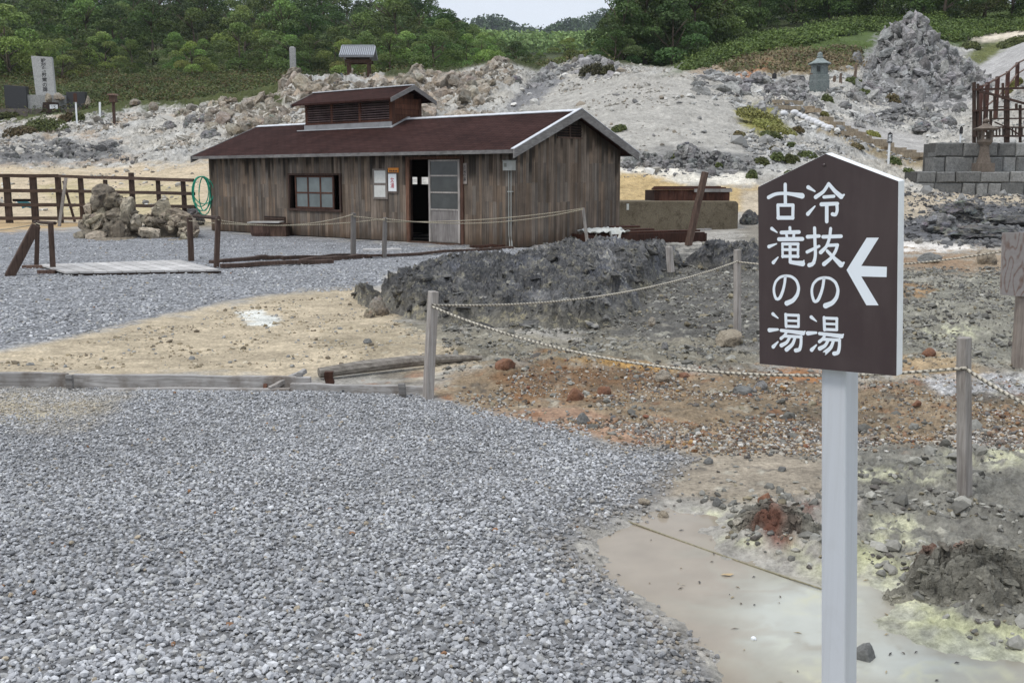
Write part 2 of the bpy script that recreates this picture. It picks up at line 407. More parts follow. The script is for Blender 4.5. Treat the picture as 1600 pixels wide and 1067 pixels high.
def mat_wood(name, dark, light, stretch=(40, 40, 2.2), contrast=(.3, .72), rough=.85, stain=None, bmp=.35):
    m, t, b = new_mat(name)
    n1 = obj_noise(t, 1.0, 6, .7, stretch, dist=.3)
    n2 = obj_noise(t, 1.6, 4, .6)
    f = rng(t, n1, 0, 1, *contrast)
    c = mixc(t, 'MIX', f, dark, light)
    g = t.nodes.new('ShaderNodeCombineColor'); v = rng(t, n2, .62, 1.3, .25, .75)
    for k in range(3): t.links.new(v, g.inputs[k])
    c = mixc(t, 'MULTIPLY', 1.0, c, g.outputs[0])
    if stain:
        n3 = obj_noise(t, 2.3, 5, .7); c = mixc(t, 'MIX', rng(t, n3, 0, .8, .5, .68), c, stain)
    c = mixc(t, 'MULTIPLY', 1.0, c, attr(t))
    t.links.new(c, b.inputs['Base Color']); b.inputs['Roughness'].default_value = rough; b.inputs['Specular IOR Level'].default_value = .25
    bump(t, b, n1, bmp, .004)
    return m
def mat_rock(name, cols, scale=2.2, rough=.9, bmp=.8, bdist=.05, fine=14.0, use_attr=True):
    """mottled stone: three pigments mixed by two noises"""
    m, t, b = new_mat(name)
    n1 = obj_noise(t, scale, 6, .7); n2 = obj_noise(t, scale * 2.7, 6, .75); n3 = obj_noise(t, fine, 5, .75)
    c = mixc(t, 'MIX', rng(t, n1, 0, 1, .38, .62), cols[0], cols[1])
    c = mixc(t, 'MIX', rng(t, n2, 0, 1, .52, .66), c, cols[2])
    g = t.nodes.new('ShaderNodeCombineColor'); v = rng(t, n3, .6, 1.35, .28, .72)
    for k in range(3): t.links.new(v, g.inputs[k])
    c = mixc(t, 'MULTIPLY', 1.0, c, g.outputs[0])
    if use_attr: c = mixc(t, 'MULTIPLY', 1.0, c, attr(t))
    t.links.new(c, b.inputs['Base Color']); b.inputs['Roughness'].default_value = rough; b.inputs['Specular IOR Level'].default_value = .25
    h = t.nodes.new('ShaderNodeMath'); h.operation = 'ADD'; t.links.new(n2, h.inputs[0]); t.links.new(n3, h.inputs[1])
    bump(t, b, h.outputs[0], bmp, bdist)
    return m
def mat_stones(name, rough=.85):
    m, t, b = new_mat(name)
    n = obj_noise(t, 60, 3, .6); g = t.nodes.new('ShaderNodeCombineColor'); v = rng(t, n, .8, 1.2, .3, .7)
    for k in range(3): t.links.new(v, g.inputs[k])
    t.links.new(mixc(t, 'MULTIPLY', 1.0, attr(t), g.outputs[0]), b.inputs['Base Color'])
    b.inputs['Roughness'].default_value = rough; b.inputs['Specular IOR Level'].default_value = .3
    return m
def mat_leaf(name, var=.3):
    m, t, b = new_mat(name)
    r = objrand(t); hs = nd(t, 'ShaderNodeHueSaturation')
    t.links.new(rng(t, r, .485, .515), hs.inputs['Hue']); t.links.new(rng(t, r, 1 - var, 1 + var), hs.inputs['Value'])
    t.links.new(attr(t), hs.inputs['Color'])
    t.links.new(hs.outputs[0], b.inputs['Base Color']); b.inputs['Roughness'].default_value = .6; b.inputs['Specular IOR Level'].default_value = .2
    tr = t.nodes.new('ShaderNodeBsdfTranslucent'); t.links.new(hs.outputs[0], tr.inputs['Color'])
    mx = t.nodes.new('ShaderNodeMixShader'); mx.inputs[0].default_value = .14
    t.links.new(b.outputs[0], mx.inputs[1]); t.links.new(tr.outputs[0], mx.inputs[2])
    t.links.new(mx.outputs[0], t.nodes['Material Output'].inputs['Surface'])
    return m
M = {}
M['stones'] = mat_stones('loose_stone')
M['leaf'] = mat_leaf('foliage')
M['trunk'] = mat_plain('bark', (.10, .075, .055), .9, scale=9, var=.4, bmp=.5, stretch=(3, 3, .6))
M['hutwood'] = mat_wood('weathered_siding', (.036, .029, .024), (.305, .245, .195), stretch=(70, 70, .9), contrast=(.3, .76))
M['darkwood'] = mat_wood('dark_brown_timber', (.022, .014, .011), (.085, .056, .043), stretch=(26, 26, 3))
M['railwood'] = mat_wood('brown_rail_timber', (.03, .018, .013), (.11, .075, .058), stretch=(3, 30, 30))
M['greywood'] = mat_wood('silvered_timber', (.20, .175, .155), (.46, .43, .40), stretch=(45, 45, 3))
M['greyplank'] = mat_wood('silvered_plank', (.15, .14, .13), (.40, .385, .37), stretch=(3, 60, 60), stain=(.10, .075, .055))
M['barge'] = mat_wood('grey_bargeboard', (.12, .11, .105), (.27, .26, .25), stretch=(6, 6, 26))
M['deckwood'] = mat_wood('bleached_decking', (.33, .32, .31), (.58, .56, .54), stretch=(4, 30, 30), bmp=.2)
M['rust'] = mat_wood('rust_brown_boards', (.034, .016, .012), (.115, .055, .036), stretch=(30, 30, 3))
M['log'] = mat_wood('rotten_log', (.10, .085, .07), (.36, .33, .29), stretch=(4, 40, 40), stain=(.05, .035, .025))
M['black'] = mat_plain('painted_interior_gloom', (.018, .013, .011), .9, var=.3)  # near-black colour paints in the gloom of the unlit interior
M['metal'] = mat_plain('galvanised_flashing', (.42, .42, .43), .42, .55, .2, 6, .1)
M['whitestrip'] = mat_plain('white_metal_trim', (.54, .55, .575), .5, .1, .25, 5, .05)
M['greypaint'] = mat_plain('grey_box_paint', (.29, .30, .28), .55, 0, .12)
M['white'] = mat_plain('white_paint', (.74, .76, .77), .5, 0, .08, 20, .05)
M['paper'] = mat_plain('paper_notice', (.55, .55, .52), .8, 0, .12, 9, 0)
M['orange'] = mat_plain('orange_plate', (.62, .22, .025), .6, 0, .12)
M['redink'] = mat_plain('red_lettering', (.42, .035, .06), .6, 0, .05)
M['ink'] = mat_plain('dark_lettering', (.03, .028, .028), .7, 0, .05)
M['rope'] = mat_stones('two_tone_rope', .8)
M['hose'] = mat_plain('green_hose', (.02, .30, .19), .35, 0, .12, 8, 0)
M['signbrown'] = mat_plain('brown_sign_enamel', (.050, .034, .036), .38, 0, .10, 6, .03, use_attr=False)
M['signpost'] = mat_plain('pale_grey_steel_paint', (.50, .535, .59), .42, .0, .05, 7, .02)
M['signink'] = mat_plain('white_sign_lettering', (.74, .79, .85), .5, 0, .02, 5, 0)
M['cloth'] = mat_plain('white_sacking', (.50, .51, .48), .85, 0, .22, 11, .5)
M['bag'] = mat_plain('sandbag_fabric', (.62, .62, .63), .8, 0, .12, 20, .3)
M['blue'] = mat_plain('blue_plastic', (.02, .22, .36), .5, 0, .2)
M['stonegrey'] = mat_rock('grey_hewn_stone', ((.20, .20, .193), (.27, .268, .258), (.14, .14, .138)), 3.0, bmp=.5, bdist=.03)
M['granite'] = mat_rock('pale_granite', ((.36, .36, .35), (.42, .42, .41), (.30, .30, .30)), 3.0, bmp=.1)
M['darkstone'] = mat_plain('polished_black_stone', (.03, .03, .032), .35, 0, .2)
M['lantern'] = mat_rock('green_grey_stone', ((.13, .155, .15), (.18, .20, .195), (.09, .10, .10)), 3.0, bmp=.3, bdist=.01)
M['lanternbrown'] = mat_rock('brown_grey_stone', ((.13, .105, .085), (.17, .14, .115), (.09, .075, .06)), 4.0, bmp=.4, bdist=.01)
M['concrete'] = mat_rock('mossy_aggregate_concrete', ((.115, .095, .065), (.16, .135, .095), (.065, .052, .035)), 1.3, bmp=.9, bdist=.02, fine=26)
M['tile'] = mat_plain('grey_roof_tile', (.235, .245, .265), .5, 0, .25, 8, .2)
M['darkrock'] = mat_rock('dark_sinter', ((.066, .066, .069), (.125, .123, .121), (.23, .215, .17)), 3.0, bmp=1.0, bdist=.03, fine=24)
M['palerock'] = mat_rock('pale_altered_rock', ((.38, .35, .30), (.28, .225, .165), (.13, .105, .08)), 1.6, bmp=.9, bdist=.12, fine=6)
M['greyrock'] = mat_rock('grey_altered_rock', ((.29, .282, .275), (.20, .196, .19), (.10, .098, .09)), 1.6, bmp=.9, bdist=.12, fine=6)
M['tanrock'] = mat_rock('tan_lava_boulder', ((.40, .345, .265), (.24, .20, .15), (.055, .05, .046)), 3.0, bmp=1.0, bdist=.05, fine=9)
M['redrock'] = mat_rock('red_brown_stone', ((.22, .115, .07), (.17, .085, .055), (.11, .07, .052)), 8, bmp=.5, bdist=.01, fine=40)
M['greystone'] = mat_rock('dark_grey_stone', ((.13, .13, .125), (.18, .18, .17), (.08, .08, .08)), 8, bmp=.5, bdist=.01, fine=40)
# window glass: grey frosted
def mat_worn(name, col, dirt, scuff, stretch, rough):
    m, t, b = new_mat(name); n1 = obj_noise(t, 1.0, 6, .65, stretch); n2 = obj_noise(t, 60, 5, .8); n3 = obj_noise(t, 5, 5, .7)
    c = mixc(t, 'MIX', rng(t, n1, 0, .55, .45, .75), col, dirt); c = mixc(t, 'MIX', rng(t, n2, 0, .6, .70, .74), c, scuff); c = mixc(t, 'MIX', rng(t, n3, 0, .35, .55, .8), c, dirt)
    t.links.new(c, b.inputs['Base Color']); t.links.new(rng(t, n3, rough - .08, rough + .2), b.inputs['Roughness']); b.inputs['Specular IOR Level'].default_value = .45; return m
M['signbrown'] = mat_worn('worn_brown_enamel', (.046, .031, .033), (.085, .066, .064), (.20, .18, .17), (7, 7, 1.2), .34)
M['signpost'] = mat_worn('worn_pale_steel_paint', (.505, .528, .565), (.37, .378, .385), (.25, .20, .16), (22, 22, .8), .38)
def mat_glass(name, col, rough):
    m, t, b = new_mat(name); n = obj_noise(t, 2.5, 4, .6)
    c = mixc(t, 'MIX', rng(t, n, 0, 1, .3, .7), tuple(q * .6 for q in col), col); t.links.new(c, b.inputs['Base Color'])
    b.inputs['Roughness'].default_value = rough; b.inputs['Specular IOR Level'].default_value = .5
    return m
M['frosted'] = mat_glass('frosted_glass', (.17, .20, .20), .35)
M['doorglass'] = mat_glass('dusty_dark_glass', (.075, .08, .08), .12)
# shingle roof
def mat_shingle():
    m, t, b = new_mat('red_brown_shingles')
    tc = t.nodes.new('ShaderNodeTexCoord'); br = nd(t, 'ShaderNodeTexBrick', Scale=1.0)
    br.inputs['Color1'].default_value = (.034, .0168, .0148, 1); br.inputs['Color2'].default_value = (.047, .0235, .0205, 1); br.inputs['Mortar'].default_value = (.022, .012, .011, 1)
    br.inputs['Mortar Size'].default_value = .016; br.inputs['Brick Width'].default_value = .30; br.inputs['Row Height'].default_value = .115; br.inputs['Mortar Smooth'].default_value = .3
    t.links.new(tc.outputs['Object'], br.inputs['Vector'])
    n = obj_noise(t, 1.2, 5, .65); n2 = obj_noise(t, 90, 3, .7)
    g = t.nodes.new('ShaderNodeCombineColor'); v = rng(t, n, .72, 1.3, .3, .7)
    for k in range(3): t.links.new(v, g.inputs[k])
    c = mixc(t, 'MULTIPLY', 1.0, br.outputs['Color'], g.outputs[0])
    c = mixc(t, 'MIX', rng(t, n2, 0, .35, .62, .75), c, (.30, .26, .25))
    t.links.new(c, b.inputs['Base Color']); b.inputs['Roughness'].default_value = 1.0; b.inputs['Specular IOR Level'].default_value = .06
    bump(t, b, br.outputs['Fac'], -.35, .01); return m
M['shingle'] = mat_shingle()
def mat_ground():
    m, t, b = new_mat('ground_surface')
    geo = t.nodes.new('ShaderNodeNewGeometry'); pos = geo.outputs['Position']
    def nz(scale, det, r=.65):
        n = nd(t, 'ShaderNodeTexNoise', Scale=scale, Detail=det, Roughness=r); t.links.new(pos, n.inputs['Vector']); return n.outputs['Fac']
    a, bm, cf = nz(.9, 6), nz(6, 6), nz(34, 4, .7)
    def grey(v):
        g = t.nodes.new('ShaderNodeCombineColor')
        for k in range(3): t.links.new(v, g.inputs[k])
        return g.outputs[0]
    c = mixc(t, 'MULTIPLY', 1.0, attr(t), grey(rng(t, a, .78, 1.22, .3, .7)))
    c = mixc(t, 'MULTIPLY', 1.0, c, grey(rng(t, bm, .72, 1.28, .3, .7)))
    c = mixc(t, 'MULTIPLY', 1.0, c, grey(rng(t, cf, .6, 1.4, .28, .72)))
    vo = nd(t, 'ShaderNodeTexVoronoi', Scale=30.0); t.links.new(pos, vo.inputs['Vector'])
    hs = nd(t, 'ShaderNodeSeparateColor'); t.links.new(vo.outputs['Color'], hs.inputs[0])
    gv = mixc(t, 'MULTIPLY', 1.0, c, grey(rng(t, hs.outputs[0], .5, 1.5)))
    gd = mixc(t, 'MULTIPLY', 1.0, gv, grey(rng(t, vo.outputs['Distance'], 1.12, .45, .25, .8)))
    al = attr(t, 'Alpha')
    c = mixc(t, 'MIX', al, c, gd)
    t.links.new(c, b.inputs['Base Color']); b.inputs['Roughness'].default_value = .92; b.inputs['Specular IOR Level'].default_value = .2
    h = t.nodes.new('ShaderNodeMath'); h.operation = 'ADD'; t.links.new(bm, h.inputs[0]); t.links.new(cf, h.inputs[1])
    bump(t, b, h.outputs[0], .75, .03)
    return m
M['ground'] = mat_ground()

# ------------------------------------------------------------------ ground colour (pigment zones)
C_GRAV = (.275, .28, .292); C_SAND = (.46, .375, .26); C_HILL = (.395, .378, .342); C_DARK = (.085, .085, .09)
ZONES = [   # polygon in photo pixels, albedo, softness px, jitter px, gravel weight
 ([(-300,40),(300,40),(300,165),(200,160),(0,190),(-300,190)], (.05,.065,.022), 8, 10, 0),
 ([(-300,60),(460,60),(440,160),(330,160),(200,172),(150,178),(0,190),(-300,200)], (.065,.075,.026), 6, 10, 0),
 ([(600,60),(1060,60),(1060,108),(960,100),(900,92),(840,112),(780,96),(700,115),(600,122)], (.05,.06,.022), 4, 2, 0),
 ([(1010,124),(1060,108),(1100,88),(1200,58),(1320,36),(1380,0),(1720,-60),(1720,60),(1600,58),(1540,52),(1500,72),(1340,96),(1160,106),(1110,112)], (.07,.10,.028), 5, 6, 0),
 ([(1120,112),(1160,86),(1220,76),(1340,84),(1345,108),(1260,116),(1200,118)], (.20,.155,.09), 6, 8, 0),
 ([(1060,118),(1130,84),(1150,100),(1120,120)], (.33,.26,.19), 6, 6, 0),
 ([(1150,119),(1200,96),(1215,98),(1170,122)], (.36,.18,.095), 4, 6, 0),
 ([(1480,60),(1560,44),(1720,36),(1720,54),(1560,66)], (.60,.53,.43), 4, 4, 0),
 ([(1498,92),(1560,62),(1600,60),(1620,66),(1520,110),(1490,118)], (.12,.13,.05), 4, 5, 0),
 ([(1345,148),(1350,90),(1390,40),(1410,10),(1440,10),(1470,60),(1540,112),(1480,160),(1400,170)], (.26,.254,.246), 10, 12, 0),
 ([(1480,150),(1510,115),(1600,58),(1720,10),(1720,110),(1560,135),(1500,170),(1440,170)], (.36,.348,.335), 4, 3, 0),
 ([(800,160),(880,128),(960,112),(1060,112),(1110,122),(1160,170),(1190,250),(1100,262),(980,262),(930,240),(840,190)], (.345,.328,.295), 12, 12, 0),
 ([(830,125),(860,118),(880,125),(840,160),(800,175),(790,165)], (.20,.197,.197), 6, 6, 0),
 ([(980,235),(1080,232),(1180,240),(1180,272),(980,268)], (.185,.18,.17), 10, 14, 0),
 ([(1148,172),(1185,156),(1210,160),(1222,190),(1240,212),(1185,215),(1160,195)], (.25,.235,.085), 6, 8, 0),
 ([(1290,180),(1360,200),(1440,240),(1450,262),(1390,252),(1300,214),(1260,190)], (.27,.22,.14), 5, 8, 0),
 ([(1236,178),(1330,188),(1440,214),(1470,240),(1430,246),(1370,222),(1290,190)], (.35,.335,.315), 4, 5, 0),
 ([(1150,150),(1240,158),(1240,168),(1150,160)], (.35,.33,.29), 3, 4, 0),
 ([(-300,215),(60,222),(180,228),(190,255),(0,262),(-300,262)], (.16,.157,.152), 12, 22, 0),
 ([(-300,258),(60,262),(200,260),(330,255),(340,350),(200,352),(0,350),(-300,350)], C_SAND, 8, 8, 0),
 ([(60,292),(300,286),(320,340),(100,340)], (.40,.335,.20), 8, 14, 0),
 ([(960,258),(1060,262),(1100,276),(1180,272),(1180,290),(1060,288),(960,280)], (.62,.58,.50), 4, 6, 0),
 ([(960,272),(1020,275),(1080,292),(1190,290),(1190,330),(960,330)], (.44,.325,.165), 5, 6, 0),
 ([(1160,296),(1440,300),(2300,308),(2300,345),(1420,350),(1160,345)], (.42,.355,.265), 8, 8, 0),
 ([(1400,352),(1480,318),(1530,318),(2300,338),(2300,378),(1500,384),(1400,374)], (.115,.115,.12), 5, 9, 0),
 ([(1160,345),(1300,345),(1400,372),(1400,440),(1160,440)], (.22,.20,.165), 10, 14, 0),
 ([(1380,382),(1430,378),(1510,382),(1525,390),(1470,396),(1380,396)], (.66,.62,.57), 3, 4, 0),
 ([(1560,340),(1640,338),(1640,350),(1560,352)], (.50,.47,.42), 3, 4, 0),
 ([(1380,396),(1560,392),(2300,402),(2300,440),(1500,440),(1380,425)], (.30,.235,.165), 8, 14, 0),
 ([(1390,402),(1480,400),(1570,425),(1500,432),(1400,412)], (.26,.18,.115), 6, 16, 0),
 ([(1380,425),(2300,438),(2300,580),(1380,580)], (.235,.225,.185), 12, 14, 0),
 ([(1400,442),(1460,448),(1440,468),(1400,466)], (.27,.18,.10), 5, 8, 0),
 ([(1390,560),(1450,552),(1560,575),(1520,600),(1390,596)], (.36,.27,.165), 8, 10, 0),
 ([(980,385),(1200,385),(1200,560),(1000,545),(900,540)], (.115,.11,.10), 14, 16, 0),
 ([(560,470),(700,500),(860,530),(1000,520),(1190,545),(1180,580),(900,575),(760,575),(640,545),(560,520)], (.225,.205,.16), 14, 16, 0),
 ([(-300,545),(0,548),(100,528),(250,492),(400,462),(560,440),(600,470),(640,520),(760,566),(650,580),(480,588),(0,588),(-300,588)], (.45,.375,.265), 10, 12, .25),
 ([(370,488),(400,484),(440,494),(420,506),(380,504)], (.60,.60,.55), 5, 8, 0),
 ([(500,520),(600,510),(680,545),(600,560),(500,545)], (.33,.275,.19), 14, 16, .1),
 ([(-300,345),(0,358),(330,360),(640,380),(800,388),(900,392),(860,402),(720,408),(610,425),(590,446),(400,462),(250,492),(100,528),(0,548),(-300,560)], C_GRAV, 5, 6, 1),
 ([(-300,340),(60,345),(200,348),(200,353),(0,362),(-300,368)], (.42,.30,.165), 4, 6, 0),
 ([(690,626),(660,612),(760,565),(900,556),(1050,572),(1200,575),(1300,590),(2300,610),(2300,690),(1290,712),(1080,702),(960,692),(860,662)], (.25,.19,.125), 8, 10, .2),
 ([(760,585),(850,560),(1010,568),(1050,590),(930,615),(800,615)], (.20,.12,.065), 10, 14, 0),
 ([(860,556),(1000,562),(1060,580),(980,578),(880,566)], (.40,.24,.085), 5, 8, 0),
 ([(1180,576),(1290,580),(1300,600),(1200,596)], (.33,.16,.07), 5, 10, 0),
 ([(760,645),(900,640),(1080,680),(1100,700),(960,690),(860,664)], (.33,.215,.145), 5, 6, .2),
 ([(1420,590),(2300,570),(2300,625),(1480,620)], (.40,.395,.39), 8, 10, .6),
 ([(1340,690),(2300,660),(2600,1100),(1340,1100)], (.185,.177,.152), 14, 16, 0),
 ([(1080,700),(1310,702),(1320,775),(1150,785),(1040,775),(990,800),(1000,770)], (.31,.265,.205), 8, 8, .1),
 ([(1350,880),(1420,915),(1500,990),(2300,1000),(2300,1100),(1340,1100)], (.33,.325,.26), 8, 14, 0),
]
SULPHUR = [(1400,742,60,10),(1560,715,60,12),(1400,822,34,16),(1395,848,40,9),(1490,518,34,9),(1370,900,45,16),(1440,935,60,14),(1540,1035,70,16),(1360,1010,30,14),(1110,806,36,9),(1080,815,12,9),(1160,845,30,8),(1610,705,40,12)]
def ground_color(x, y, z, u, v):
    col = np.empty(x.shape + (3,)); col[:] = (.33, .31, .275)
    al = np.zeros(x.shape)
    hill = (y > 40)[..., None]
    col = np.where(hill, np.array(C_HILL), col)
    far_n = fbm2(x * .55, y * .55, 5, 71); far_n2 = fbm2(x * .16, y * .16, 3, 77); fine_n = fbm2(x * 2.2, y * 2.2, 4, 79)
    tint = far_n2[..., None]
    col = np.where(hill, col * (1 + .38 * far_n[..., None] + .5 * fine_n[..., None]) * (1 + tint * np.array([.16, .1, 0.0])), col)
    tanm = (sstep(.05, .45, fbm2(x * .3 + 40, y * .3, 4, 83)) * (u < 760) * (y > 45))[..., None]
    col = col * (1 - tanm) + tanm * np.array((.37, .30, .23)) * (1 + .3 * fine_n[..., None])
    fl = (y > 97)[..., None] | ((y > 86) & (u < 420) & (v < 160))[..., None]; col = np.where(fl, np.array((.045, .055, .022)), col)
    jn = fbm2(x * 1.3, y * 1.3, 4, 91); jn2 = fbm2(x * .35, y * .35, 4, 97); jnear = fbm2(x * 4.5, y * 4.5, 4, 99)
    jit = np.where(y > 30, jn2 * .6 + jn * .6, jn * .9 + jnear * .5)
    for poly, c, soft, jt, gw in ZONES:
        pa = np.array(poly); lo = pa.min(0) - 3 * soft - jt; hi = pa.max(0) + 3 * soft + jt
        s = np.nonzero((u > lo[0]) & (u < hi[0]) & (v > lo[1]) & (v < hi[1]))[0]
        if not len(s): continue
        d = polydist(u[s], v[s], poly) + jit[s] * jt * 2.2
        m = sstep(-soft, soft, d)
        vr = 1 + .22 * (fine_n[s] if c[0] > .1 else far_n[s])
        col[s] = col[s] * (1 - m[:, None]) + np.array(c) * vr[:, None] * m[:, None]
        al[s] = al[s] * (1 - m) + gw * m
    # rusty, sulphurous and bleached blotches in the crust on the right
    nearm = (y < 20) & (x > -1.2)
    dg = np.full(x.shape, -9.0); i = np.nonzero(y < 12)[0]
    dg[i] = polydist(x[i], y[i], W_GRAVEL)
    i = np.nonzero(nearm & (dg < -.02))[0]
    if len(i):
        xx, yy, uu, vv = x[i], y[i], u[i], v[i]
        n = fbm2(xx * 3.1, yy * 3.1, 5, 131); m = sstep(.16, .42, n) * sstep(560, 600, vv) * (1 - sstep(690, 720, vv)); dk = (sstep(.05, .4, fbm2(xx * 1.7 + 21, yy * 1.7, 5, 133)) * sstep(550, 590, vv) * (1 - sstep(690, 720, vv)))[:, None] * .6; col[i] = col[i] * (1 - dk) + np.array((.115, .095, .07)) * dk
        o = np.array((.25, .125, .065)); col[i] = col[i] * (1 - .75 * m[:, None]) + o * .75 * m[:, None]
        m = sstep(.22, .5, fbm2(xx * 5 + 9, yy * 5, 4, 137)) * .6 * (vv > 420)
        col[i] = col[i] * (1 - m[:, None]) + np.array((.42, .40, .33)) * m[:, None]
        m = sstep(.2, .5, fbm2(xx * 6 - 9, yy * 6 + 3, 4, 139)) * .6
        col[i] = col[i] * (1 - m[:, None]) + np.array((.085, .078, .07)) * m[:, None]
        for a, b, rx, ry in SULPHUR:
            q = ((uu - a) / rx) ** 2 + ((vv - b) / ry) ** 2
            m = np.clip(np.exp(-q) * (.75 + 4.2 * fbm2(xx * 9, yy * 9, 5, 149)) * .85, 0, .8)
            col[i] = col[i] * (1 - m[:, None]) + np.array((.56, .55, .38)) * m[:, None]
        dpl = polydist(xx, yy, W_POOL) + .10 * fbm2(xx * 4.5, yy * 4.5, 4, 13); m = np.exp(-((dpl + .06) / .10) ** 2) * sstep(1120, 1330, uu) * np.clip(.5 + 2.2 * fbm2(xx * 6, yy * 6, 4, 153), 0, 1) * .8
        col[i] = col[i] * (1 - m[:, None]) + np.array((.50, .50, .30)) * m[:, None]
        # reddish crust on the mound in the pool
        q = np.minimum(((uu - 1215) / 26) ** 2 + ((vv - 835) / 22) ** 2, ((uu - 1265) / 22) ** 2 + ((vv - 795) / 12) ** 2)
        q = np.minimum(q, ((uu - 1478) / 24) ** 2 + ((vv - 880) / 10) ** 2)
        m = np.clip(np.exp(-q) * (1 + 2 * fbm2(xx * 9, yy * 9, 3, 151)), 0, 1) * .8
        col[i] = col[i] * (1 - m[:, None]) + np.array((.145, .055, .035)) * m[:, None]
    # gravel field: grit between the stones, and a rim of muddy grit where it meets the pool
    i = np.nonzero(dg > -.25)[0]
    if len(i):
        m = sstep(-.06, .10, dg[i] + .10 * jnear[i])[:, None]
        c = np.array((.185, .184, .184)) * (1 + .35 * jnear[i][:, None])
        sandm = (sstep(-15, 25, polydist(u[i], v[i], [(-50,612),(60,610),(190,622),(160,640),(60,655),(-50,650)]) + 25 * jn[i]))[:, None]
        c = c * (1 - sandm) + np.array((.42, .37, .27)) * sandm
        col[i] = col[i] * (1 - m) + c * m; al[i] = al[i] * (1 - m[:, 0])
    return np.clip(col, .012, .8), np.clip(al, 0, 1)

# ------------------------------------------------------------------ ground sheet
def build_ground():
    cs = np.concatenate([np.linspace(-3.2, -.85, 50)[:-1], np.linspace(-.85, -.56, 60)[:-1], np.linspace(-.56, .56, 1000), np.linspace(.56, .85, 60)[1:], np.linspace(.85, 3.2, 50)[1:]])
    ys = np.concatenate([np.geomspace(.6, 2.4, 30)[:-1], np.geomspace(2.4, 12, 420)[:-1], np.linspace(12, 40, 300)[:-1], np.linspace(40, 100, 430)[:-1], np.geomspace(100, 425, 110)])
    Y, Cc = np.meshgrid(ys, cs, indexing='ij'); X = Cc * Y
    x, y = X.ravel(), Y.ravel(); z = height(x, y)
    u, v = project(x, y, z); col, al = ground_color(x, y, z, u, v)
    nr, nc = Y.shape; idx = np.arange(nr * nc).reshape(nr, nc)
    Fq = np.stack([idx[:-1, :-1], idx[:-1, 1:], idx[1:, 1:], idx[1:, :-1]], -1).reshape(-1, 4)
    me = mesh_np('ground', np.stack([x, y, z], 1), Fq, M['ground'], col, True, al)
    tag(place('ground', me), kind='structure')
    # the wider plain, lower than everything, out to the horizon; added unseen to stop light from below
    s = 4000; V = [(-s, -s, -1.4), (s, -s, -1.2), (s, s, -1.2), (-s, s, -1.2)]
    m = mat_plain('light_stop_soil', (.16, .17, .11), .95, 0, .3, .02, 0, use_attr=False)
    tag(place('terrain', mesh_np('terrain', V, [(0, 1, 2, 3)], m)), kind='structure')
build_ground()

# ------------------------------------------------------------------ milky pool
def build_pool():
    pts = np.array(W_POOL); lo, hi = pts.min(0) - .3, pts.max(0) + .3; hi = np.minimum(hi, (3.4, 6.5)); lo = np.maximum(lo, (-1.0, 2.0))
    st = .02; xs, ys = np.arange(lo[0], hi[0], st), np.arange(lo[1], hi[1], st); Y, X = np.meshgrid(ys, xs, indexing='ij')
    x, y = X.ravel(), Y.ravel(); z = np.full(x.shape, -.052)
    u, v = project(x, y, z); n = fbm2(x * 2.2, y * 2.2, 4, 161, False); n2 = fbm2(x * .9 + 3 * n, y * 2.4, 4, 163)
    beige = np.array((.285, .245, .195)); milk = np.array((.40, .405, .36)); grey = np.array((.30, .28, .225)); yel = np.array((.47, .45, .29))
    mot = fbm2(x * 6, y * 6, 4, 167)[:, None]
    m = sstep(-60, 160, (u - 1120) + .35 * (v - 900) + 260 * n2)[:, None]
    c = beige * (1 - m) + grey * m
    q = np.exp(-((u - 1270) / 95) ** 2 - ((v - 965) / 60) ** 2) + .8 * np.exp(-((u - 1420) / 120) ** 2 - ((v - 1030) / 45) ** 2)
    m = np.clip(q * (1 + 1.6 * n2) * 1.3, 0, 1)[:, None]; c = c * (1 - m) + milk * m
    m = np.clip(sstep(.08, .4, n2 + .25 * n) * sstep(1180, 1330, u) * .8, 0, 1)[:, None]; c = c * (1 - m) + yel * m
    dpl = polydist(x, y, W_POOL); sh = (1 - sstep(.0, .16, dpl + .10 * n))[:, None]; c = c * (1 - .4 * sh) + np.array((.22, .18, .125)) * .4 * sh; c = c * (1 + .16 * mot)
    nr, nc = Y.shape; idx = np.arange(nr * nc).reshape(nr, nc)
    Fq = np.stack([idx[:-1, :-1], idx[:-1, 1:], idx[1:, 1:], idx[1:, :-1]], -1).reshape(-1, 4)
    m_, t, b = new_mat('milky_mineral_water'); t.links.new(attr(t), b.inputs['Base Color'])
    b.inputs['Roughness'].default_value = .16; b.inputs['IOR'].default_value = 1.33; b.inputs['Specular IOR Level'].default_value = .28
    nn = obj_noise(t, 9, 3, .5); bump(t, b, nn, .06, .01)
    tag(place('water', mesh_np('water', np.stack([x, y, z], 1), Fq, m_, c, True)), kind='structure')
build_pool()
